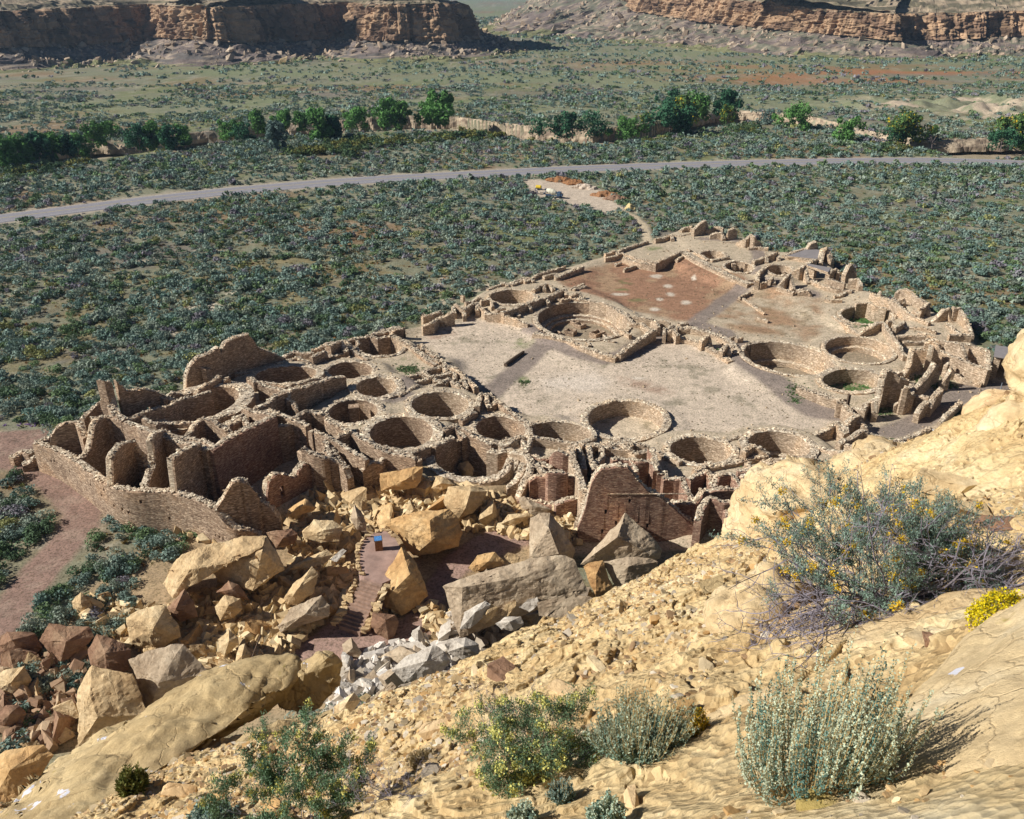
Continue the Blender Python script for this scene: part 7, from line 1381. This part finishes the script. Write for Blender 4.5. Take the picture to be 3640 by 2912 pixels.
def tree(u_, v_, hpx, wpx, label, kind='green', group='cottonwoods lining the wash'):
    z0 = -1.0; p = P(u_ * U, v_ * U, z0); D = proj(p)[2]; h = hpx * 1.08 * D / 1800; w = wpx * 1.15 * D / 1800; r_ = np.random.default_rng(int(u_ * 3 + v_))
    e = empty('cottonwood_tree' if kind != 'bare' else 'bare_tree', tuple(p)); tag(e, label, 'tree', group)
    m = MB(); tips = []
    def br(a, d, l, rad, lev):
        q = a + d * l; m.tube([a, a + d * l * .5 + Vector(r_.normal(0, l * .05, 3)), q], [rad, rad * .8, rad * .6], 5)
        if lev >= (3 if kind == 'bare' else 2): tips.append(q); return
        for _ in range(3 if lev else 4):
            nd_ = (d + Vector(r_.normal(0, .55, 3))).normalized(); nd_.z = abs(nd_.z) * .8 + .1; br(q, nd_.normalized(), l * r_.uniform(.5, .8), rad * .6, lev + 1)
    br(Vector(p), Vector((r_.normal(0, .08), r_.normal(0, .08), 1)).normalized(), h * .28, h * .028, 0); m.build('trunk', M['bark'], e)
    if kind == 'bare': return
    nc = 22; n = 2600 if hpx > 38 else 1600; L_ = np.c_[r_.normal(0, .30, nc) * w, r_.normal(0, .26, nc) * w, r_.uniform(.16, .9, nc) * h]; f_ = 1 - np.abs(L_[:, 2] / h - .5) * .9; L_[:, :2] *= f_[:, None]; R_ = r_.uniform(.09, .24, nc) * (w + h) / 2
    i = r_.integers(0, nc, n); d = r_.normal(size=(n, 3)); d /= np.linalg.norm(d, axis=1)[:, None]; c = L_[i] + d * (R_[i] * r_.uniform(.55, 1.05, n))[:, None]; c[:, 2] = np.clip(c[:, 2], .03 * h, None)
    nn = d + r_.normal(0, .6, (n, 3)); nn /= np.linalg.norm(nn, axis=1)[:, None]; a = np.cross(nn, r_.normal(size=(n, 3))); a /= np.linalg.norm(a, axis=1)[:, None]; b_ = np.cross(nn, a)
    k = (.04 * h * r_.uniform(.6, 1.4, (n, 1))); v = np.stack([c + a * k, c - a * k * .5 + b_ * k, c - a * k * .5 - b_ * k], 1).reshape(-1, 3) + p
    base = {'green': (.10, .22, .06), 'dark': (.045, .125, .065), 'blue': (.12, .18, .16), 'yellow': (.10, .18, .055)}[kind]; col = np.array(base)[None] * r_.uniform(.7, 1.35, (nc, 1)); col = col[i] * r_.uniform(.8, 1.2, (n, 1))
    if kind == 'yellow': col = np.where((r_.random(n) < .12)[:, None], (.5, .38, .03), col)
    obj('crown', mesh_np('crown', v, np.arange(len(v)).reshape(-1, 3), np.repeat(col, 3, 0)), M['leaf'], e)
TR = [(15, 358, 66, 50, 'g'), (50, 352, 60, 44, 'g'), (85, 346, 62, 42, 'd'), (118, 342, 58, 40, 'g'), (150, 340, 52, 34, 'd'), (172, 332, 46, 36, 'g'), (206, 312, 50, 42, 'g'), (238, 296, 36, 34, 'g'), (296, 322, 50, 44, 'd'), (330, 318, 58, 44, 'g'), (362, 322, 52, 40, 'd'), (392, 312, 44, 36, 'g'),
      (486, 298, 42, 40, 'g'), (515, 302, 38, 34, 'd'), (542, 286, 48, 36, 'g'), (583, 322, 62, 32, 'b'), (600, 280, 44, 34, 'g'), (637, 280, 42, 26, 'g'), (668, 302, 68, 46, 'g'), (702, 298, 50, 42, 'd'), (752, 278, 44, 38, 'g'), (762, 262, 34, 34, 'g'), (812, 278, 62, 34, 'g'), (842, 272, 52, 34, 'g'), (922, 270, 72, 58, 'g'), (905, 262, 40, 30, 'g'),
      (1136, 290, 36, 48, 'd'), (1206, 292, 52, 76, 'd'), (1258, 290, 32, 44, 'd'), (1325, 292, 42, 62, 'g'), (1362, 262, 24, 30, 'y'), (1412, 290, 66, 66, 'd'), (1440, 268, 60, 52, 'y'), (1418, 236, 40, 38, 'd'), (1462, 258, 58, 52, 'g'), (1528, 258, 60, 36, 'd'), (1530, 262, 38, 26, 'y'), (1620, 266, 32, 46, 'b'), (1680, 278, 50, 70, 'g'), (1780, 304, 50, 44, 'g'), (1905, 306, 62, 76, 'y'), (1885, 308, 36, 50, 'd'),
      (1962, 312, 36, 46, 'x'), (2105, 318, 44, 50, 'd'), (2130, 314, 68, 66, 'y'), (2170, 318, 60, 60, 'g')]
KN = {'g': ('green', 'bright green'), 'd': ('dark', 'dark green'), 'b': ('blue', 'blue grey'), 'y': ('yellow', 'yellow tinged'), 'x': ('bare', 'leafless grey')}
TL = [(60, 350, 'at the left edge of the picture'), (200, 320, 'in the dense row at the far left'), (345, 320, 'in front of the shadowed wash bank at the left'), (510, 300, 'by the first gap in the wash trees'), (583, 322, 'standing on the near side of the wash'), (680, 300, 'left of the middle of the wash'), (830, 275, 'beside the shadowed cut bank'), (922, 270, 'left of the sunlit cut bank'), (1136, 290, 'right of the sunlit cut bank'), (1206, 292, 'above the dirt lot'), (1325, 290, 'above the far tip of the ruin'), (1430, 270, 'in the tallest clump right of centre'), (1528, 258, 'alone right of the tallest clump'), (1650, 270, 'below the pale bank on the right'), (1780, 304, 'alone above the road on the right'), (1920, 306, 'in front of the gullied badland'), (2140, 315, 'at the right edge of the picture')]
for i, (u_, v_, h_, w_, kk) in enumerate(TR):
    pl_ = min(TL, key=lambda q: abs(q[0] - u_))[2]; tree(u_, v_, h_, w_, f'{"tall" if h_ > 55 else ("medium" if h_ > 40 else "low")} {KN[kk][1]} cottonwood {pl_}' if kk != 'x' else 'leafless grey tree beside the yellow tinged cottonwood on the right', KN[kk][0])
x, y = [], []
for (u0, v0, u1, v1, n) in ((690, 310, 1090, 285, 150), (1090, 292, 1420, 290, 70), (600, 325, 760, 322, 60), (0, 372, 200, 345, 40), (1520, 275, 1600, 278, 25), (1850, 312, 2000, 316, 30)):
    for _ in range(n): f_ = rng.random(); p = P((u0 + (u1 - u0) * f_) * U, (v0 + (v1 - v0) * f_ + rng.normal(0, 5)) * U, 0); x.append(p[0]); y.append(p[1])
x, y = np.array(x), np.array(y); cl = np.array([(.10, .15, .055), (.17, .17, .05), (.07, .12, .06)])[rng.integers(0, 3, len(x))] * rng.uniform(.8, 1.2, (len(x), 1)); bushes('willow_thicket', to_pos(x, y), rng.uniform(1.1, 2.4, len(x)), cl, 90, 'olive willow thicket along the near side of the wash', 'thicket', 77)

# ------------------------------------------------------------------ plants on the near slope
class Plant:
    def __init__(s, seed): s.r = np.random.default_rng(seed); s.sv, s.sf, s.lv, s.lc, s.fv, s.fcx = [], [], [], [], [], []
    def stem(s, pts, r0, r1):
        pts = np.array(pts); n = len(pts); b = sum(len(v) for v in s.sv); d = np.gradient(pts, axis=0); d /= np.linalg.norm(d, axis=1)[:, None] + 1e-9
        a = np.cross(d, (.3, .5, .8)); a /= np.linalg.norm(a, axis=1)[:, None] + 1e-9; c = np.cross(d, a); rr_ = np.linspace(r0, r1, n)[:, None]
        V = np.stack([pts + (a * math.cos(t) + c * math.sin(t)) * rr_ for t in (0, 2.09, 4.19)], 1).reshape(-1, 3); F = []
        for i in range(n - 1):
            for k in range(3): F.append((b + i * 3 + k, b + i * 3 + (k + 1) % 3, b + i * 3 + 3 + (k + 1) % 3, b + i * 3 + 3 + k))
        s.sv.append(V); s.sf += F
    def leaves(s, c, size, col, up=None, flower=False, asp=.45):
        c = np.atleast_2d(c); n = len(c); d = s.r.normal(size=(n, 3)); d += 0 if up is None else np.array(up) * 1.6; d /= np.linalg.norm(d, axis=1)[:, None]
        a = np.cross(d, s.r.normal(size=(n, 3))); a /= np.linalg.norm(a, axis=1)[:, None]; k = size * s.r.uniform(.6, 1.4, (n, 1))
        v = np.stack([c, c + d * k * .5 + a * k * asp * .5, c + d * k, c + d * k * .5 - a * k * asp * .5], 1).reshape(-1, 3)
        cl = np.repeat(np.array(col)[None] * s.r.uniform(.75, 1.25, (n, 1)), 4, 0); (s.fv if flower else s.lv).append(v); (s.fcx if flower else s.lc).append(cl)
    def build(s, name, label, cat, base, stem_mat, leafname='foliage'):
        e = empty(name, tuple(float(q) for q in base)); tag(e, label, cat)
        if s.sv: obj('stems', mesh_np('stems', np.concatenate(s.sv), np.array(s.sf)), stem_mat, e)
        for nm, v, c in ((leafname, s.lv, s.lc), ('flowers', s.fv, s.fcx)):
            if v: v = np.concatenate(v); obj(nm, mesh_np(nm, v, np.arange(len(v)).reshape(-1, 4), np.concatenate(c)), M['leaf'], e)
        return e
def spiky(u_, v_, hpx, wpx, n, label, seed, lc, tipc, bead=True, lean=0., leaf=.011, stemc='straw', tall=.35, bs=.17, es=.33):
    b, t = hit(u_, v_); h = hpx * t / 1800; w = wpx * .8 * t / 1800; pl = Plant(seed); r_ = pl.r
    for i in range(n):
        q = r_.random() ** .5; a = r_.uniform(0, 6.28); ox, oy = math.cos(a) * q, math.sin(a) * q
        st = b + np.array((ox * w * bs, oy * w * bs, -.01)); st[2] = near_h(np.array([st[0]]), np.array([st[1]]))[0]
        hh = h * r_.uniform(1 - tall, 1) * (1 - .38 * q * q) * (1 + .18 * math.sin(a * 3 + seed)) ; end = st + np.array((ox * w * es + lean * h, oy * w * es * .8, hh)); end += r_.normal(0, .03 * h, 3)
        mid = st + (end - st) * .5 + np.array((ox * w * .11, oy * w * .11, -.02 * h)); tt_ = np.linspace(0, 1, 6)[:, None]
        pts = st * (1 - tt_) ** 2 + 2 * mid * tt_ * (1 - tt_) + end * tt_ ** 2; pl.stem(pts, .0022, .0009)
        m_ = int((78 if bead else 24) * (h / .6) ** .5) + 8; f0 = .34 if bead else .12; f_ = r_.uniform(f0, 1, m_)[:, None]; c = st * (1 - f_) ** 2 + 2 * mid * f_ * (1 - f_) + end * f_ ** 2 + r_.normal(0, .0065 if bead else .005, (m_, 3)) * (1.25 - f_)
        pl.leaves(c, leaf, tipc if r_.random() < .75 else lc, up=(0, 0, 1) if not bead else None, asp=.8 if bead else .3)
        m2 = 22; f_ = r_.uniform(.05, .5, m2)[:, None]; c = st * (1 - f_) ** 2 + 2 * mid * f_ * (1 - f_) + end * f_ ** 2 + r_.normal(0, .012, (m2, 3)); pl.leaves(c, leaf * 1.7, lc, up=(0, 0, 1), asp=.3)
    return pl, b, t
M['straw'] = plain('straw_stems', (.42, .30, .13), .9, .3, 60); M['leafy'] = M['leaf']
pl, b, t = spiky(1715, 1655, 330, 350, 300, '', 1, (.13, .24, .20), (.46, .52, .38), leaf=.0085, bs=.32, es=.24, tall=.5); pl.build('silver_sagebrush', 'tall silvery sagebrush with many upright beaded spikes in front of the smooth bedrock', 'shrub', b, M['straw'])
pl, b, t = spiky(1345, 1585, 150, 240, 420, '', 2, (.20, .29, .22), (.36, .43, .32), bead=False, leaf=.018, tall=.45, bs=.24, es=.32); pl.build('silver_sagebrush', 'broad fan shaped grey green sagebrush in the middle of the dirt slope', 'shrub', b, M['straw'])
pl, b, t = spiky(1275, 1745, 90, 90, 150, '', 3, (.16, .25, .20), (.42, .50, .38), leaf=.011); pl.build('silver_sagebrush', 'small silvery sagebrush cut off by the bottom edge right of centre', 'shrub', b, M['straw'])
pl, b, t = spiky(1100, 1750, 60, 70, 90, '', 4, (.16, .25, .20), (.42, .50, .38), leaf=.011); pl.build('silver_sagebrush', 'tiny silvery sagebrush at the bottom edge left of the small one', 'shrub', b, M['straw'])
pl, b, t = spiky(1182, 1684, 48, 66, 120, '', 5, (.18, .26, .22), (.26, .35, .30), bead=False, leaf=.014); pl.build('small_sagebrush', 'low grey green tuft of sagebrush below the dark twigs', 'shrub', b, M['straw'])
pl, b, t = spiky(455, 1745, 60, 120, 150, '', 6, (.16, .25, .23), (.30, .40, .34), leaf=.02); pl.build('silver_sagebrush', 'bluish sagebrush at the bottom edge left of the leafy bush', 'shrub', b, M['straw'])
pl, b, t = spiky(285, 1668, 56, 70, 160, '', 7, (.10, .12, .03), (.16, .17, .05), bead=False, leaf=.05, tall=.5); pl.build('grass_tuft', 'dark green spiky grass tuft on the lower left slope', 'grass tuft', b, M['straw'])
pl, b, t = spiky(885, 1612, 40, 70, 110, '', 8, (.42, .33, .18), (.50, .40, .24), bead=False, leaf=.02, tall=.5); pl.build('grass_tuft', 'dry straw coloured grass tuft left of the yellow green bush', 'grass tuft', b, M['straw'])
def leafy(u_, v_, hpx, wpx, n, seed, lc, fl=None, nfl=0, twig=M['twig'], lsz=.022, low=0.):
    b, t = hit(u_, v_); h = hpx * t / 1800; w = wpx * t / 1800; pl = Plant(seed); r_ = pl.r
    def br(a, d, l, rad, lev):
        pts = [a]; dd_ = d.copy()
        for _ in range(4): dd_ = dd_ + r_.normal(0, .16, 3); dd_ /= np.linalg.norm(dd_); pts.append(pts[-1] + dd_ * l / 4)
        pl.stem(pts, rad, rad * .55); end = pts[-1]
        if lev >= 2:
            k = 110; f_ = r_.random((k, 1)); pl.leaves(np.array(pts[1]) * (1 - f_) + end * f_ + r_.normal(0, .016, (k, 3)), lsz, lc * r_.uniform(.7, 1.3), up=(0, 0, 1), asp=.3)
            if fl is not None and r_.random() < nfl: pl.leaves(end + r_.normal(0, .014, (60, 3)), .013, fl, flower=True, asp=.9)
            return
        for _ in range(4 if lev else 5): nd_ = dd_ + r_.normal(0, .5, 3); nd_[2] = abs(nd_[2]) * .8 + .15; br(np.array(pts[r_.integers(2, 5)]), nd_ / np.linalg.norm(nd_), l * r_.uniform(.45, .7), rad * .6, lev + 1)
    for i in range(n):
        a = r_.uniform(0, 6.28); d = np.array((math.cos(a) * r_.uniform(.2, 1.0), math.sin(a) * r_.uniform(.1, .7), r_.uniform(.5, 1.1) + low)); d /= np.linalg.norm(d)
        st = b + np.array((math.cos(a) * w * .10, math.sin(a) * w * .08, -.02)); br(st, d, (h * .5 * abs(d[2]) + w * .30 * math.hypot(d[0], d[1])), .0032 * (w / .8), 0)
    return pl, b
def dead(pl, b, t, hpx, wpx, n, seed, dirs=((-1, 1),)):
    r_ = np.random.default_rng(seed); h = hpx * t / 1800; w = wpx * t / 1800
    def br(a, d, l, rad, lev):
        pts = [a]; dd_ = d.copy()
        for _ in range(5): dd_ = dd_ + r_.normal(0, .25, 3); dd_ /= np.linalg.norm(dd_); q = pts[-1] + dd_ * l / 5; zz_ = near_h(np.array([q[0]]), np.array([q[1]]))[0] + .01; q[2] = max(q[2], zz_); pts.append(q)
        pl.stem(pts, rad, rad * .5)
        if lev < 3:
            for _ in range(4): nd_ = dd_ + r_.normal(0, .7, 3); br(np.array(pts[r_.integers(1, 6)]), nd_ / np.linalg.norm(nd_), l * r_.uniform(.4, .65), rad * .6, lev + 1)
    for i in range(n):
        a = r_.uniform(*dirs[i % len(dirs)]); d = np.array((math.cos(a), math.sin(a) * .6, r_.uniform(.0, .5))); br(b + np.array((0, 0, .03)), d / np.linalg.norm(d), w * .42, .0042 * (w / .9), 0)
pl, b = leafy(1105, 1628, 170, 200, 15, 11, np.array((.15, .23, .13)), (.55, .52, .16), .3, lsz=.0145, low=.3); pl.build('yellow_green_bush', 'green bush with small yellow flower heads on the dirt slope', 'shrub', b, M['twig'])
b, t = hit(1075, 1530); pl = Plant(12); dead(pl, b, t, 90, 170, 7, 12, ((.3, 2.8),)); pl.build('bare_bush', 'bare grey twigs rising behind the yellow flowered green bush', 'dead shrub', b, M['twig'])
b, t = hit(830, 1690); pl = Plant(13); dead(pl, b, t, 60, 190, 8, 13, ((0, 6.2),)); pl.build('bare_bush', 'dark bare twigs sprawling right of the leafy bush at the bottom', 'dead shrub', b, M['twig'])
pl, b = leafy(645, 1735, 150, 230, 16, 14, np.array((.15, .24, .14)), (.52, .48, .14), .2, lsz=.021); pl.build('leafy_bush', 'leafy green bush with yellow buds at the bottom edge left of centre', 'shrub', b, M['twig'])
pl, b = leafy(1830, 1275, 205, 400, 30, 15, np.array((.19, .27, .215)), (.60, .40, .03), .16, lsz=.018, low=.25); b2, t2 = hit(1870, 1275); dead(pl, b2, t2, 100, 520, 26, 16, ((3.0, 6.4), (-.6, .8), (2.2, 3.6)))
pl.build('flowering_shrub', 'large straggly grey shrub with orange yellow flowers and bare lower branches', 'shrub', b, M['twig'])
b, t = hit(2098, 1318); pl = Plant(17); w = 100 * t / 1800; r_ = pl.r; n = 3600; d = r_.normal(size=(n, 3)); d[:, 2] = np.abs(d[:, 2]); d /= np.linalg.norm(d, axis=1)[:, None]; c = b + d * np.array((w * .5, w * .42, w * .70)) * r_.uniform(.8, 1.05, (n, 1)); lump = 1 + .15 * vnoise(d[:, 0] * 4, d[:, 1] * 4, d[:, 2] * 4, s=3)[:, None]; c = b + (c - b) * lump
pl.leaves(c, .012, (.62, .50, .015), flower=True, asp=.9); c2 = b + (c[:1400] - b) * .88; pl.leaves(c2, .02, (.16, .20, .03), up=(0, 0, 1), asp=.3)
for i in range(70): q = c[r_.integers(n)]; pl.stem([b, (b + q) / 2 + r_.normal(0, .01, 3), q], .002, .001)
pl.build('rabbitbrush', 'dense bright yellow rabbitbrush dome beside the flowering shrub', 'shrub', b, M['straw'])
b, t = hit(1468, 1548); pl = Plant(18); w = 46 * t / 1800; r_ = pl.r; n = 900; d = r_.normal(size=(n, 3)); d[:, 2] = np.abs(d[:, 2]); d /= np.linalg.norm(d, axis=1)[:, None]; c = b + d * np.array((w * .5, w * .4, w * 1.5)) * r_.uniform(.5, 1.05, (n, 1)); pl.leaves(c, .011, (.58, .36, .02), flower=True, asp=.9); pl.leaves(c[:500] * 1, .02, (.2, .2, .05), up=(0, 0, 1), asp=.3)
for i in range(30): q = c[r_.integers(n)]; pl.stem([b, (b + q) / 2, q], .002, .001)
pl.build('rabbitbrush', 'small orange yellow rabbitbrush tucked behind the broad fan shaped sagebrush', 'shrub', b, M['straw'])

# ------------------------------------------------------------------ thin blue air between here and the mesas
m = bpy.data.materials.new('haze'); m.use_nodes = True; n = m.node_tree; n.nodes.clear(); o_ = n.nodes.new('ShaderNodeOutputMaterial'); v_ = n.nodes.new('ShaderNodeVolumePrincipled')
v_.inputs['Color'].default_value = (.50, .74, 1, 1); v_.inputs['Density'].default_value =   .0001; v_.inputs['Anisotropy'].default_value = .2; L(n, v_.outputs[0], o_.inputs['Volume'])
mb = MB(); x0, x1, y0, y1, z0, z1 = -9400, 9400, -60, 31500, -8, 90
mb.box(((x0 + x1) / 2, (y0 + y1) / 2, (z0 + z1) / 2), (x1 - x0, y1 - y0, z1 - z0)); hz = mb.build('haze', m); tag(hz, 'thin blue haze over the valley', 'haze', kind='stuff')
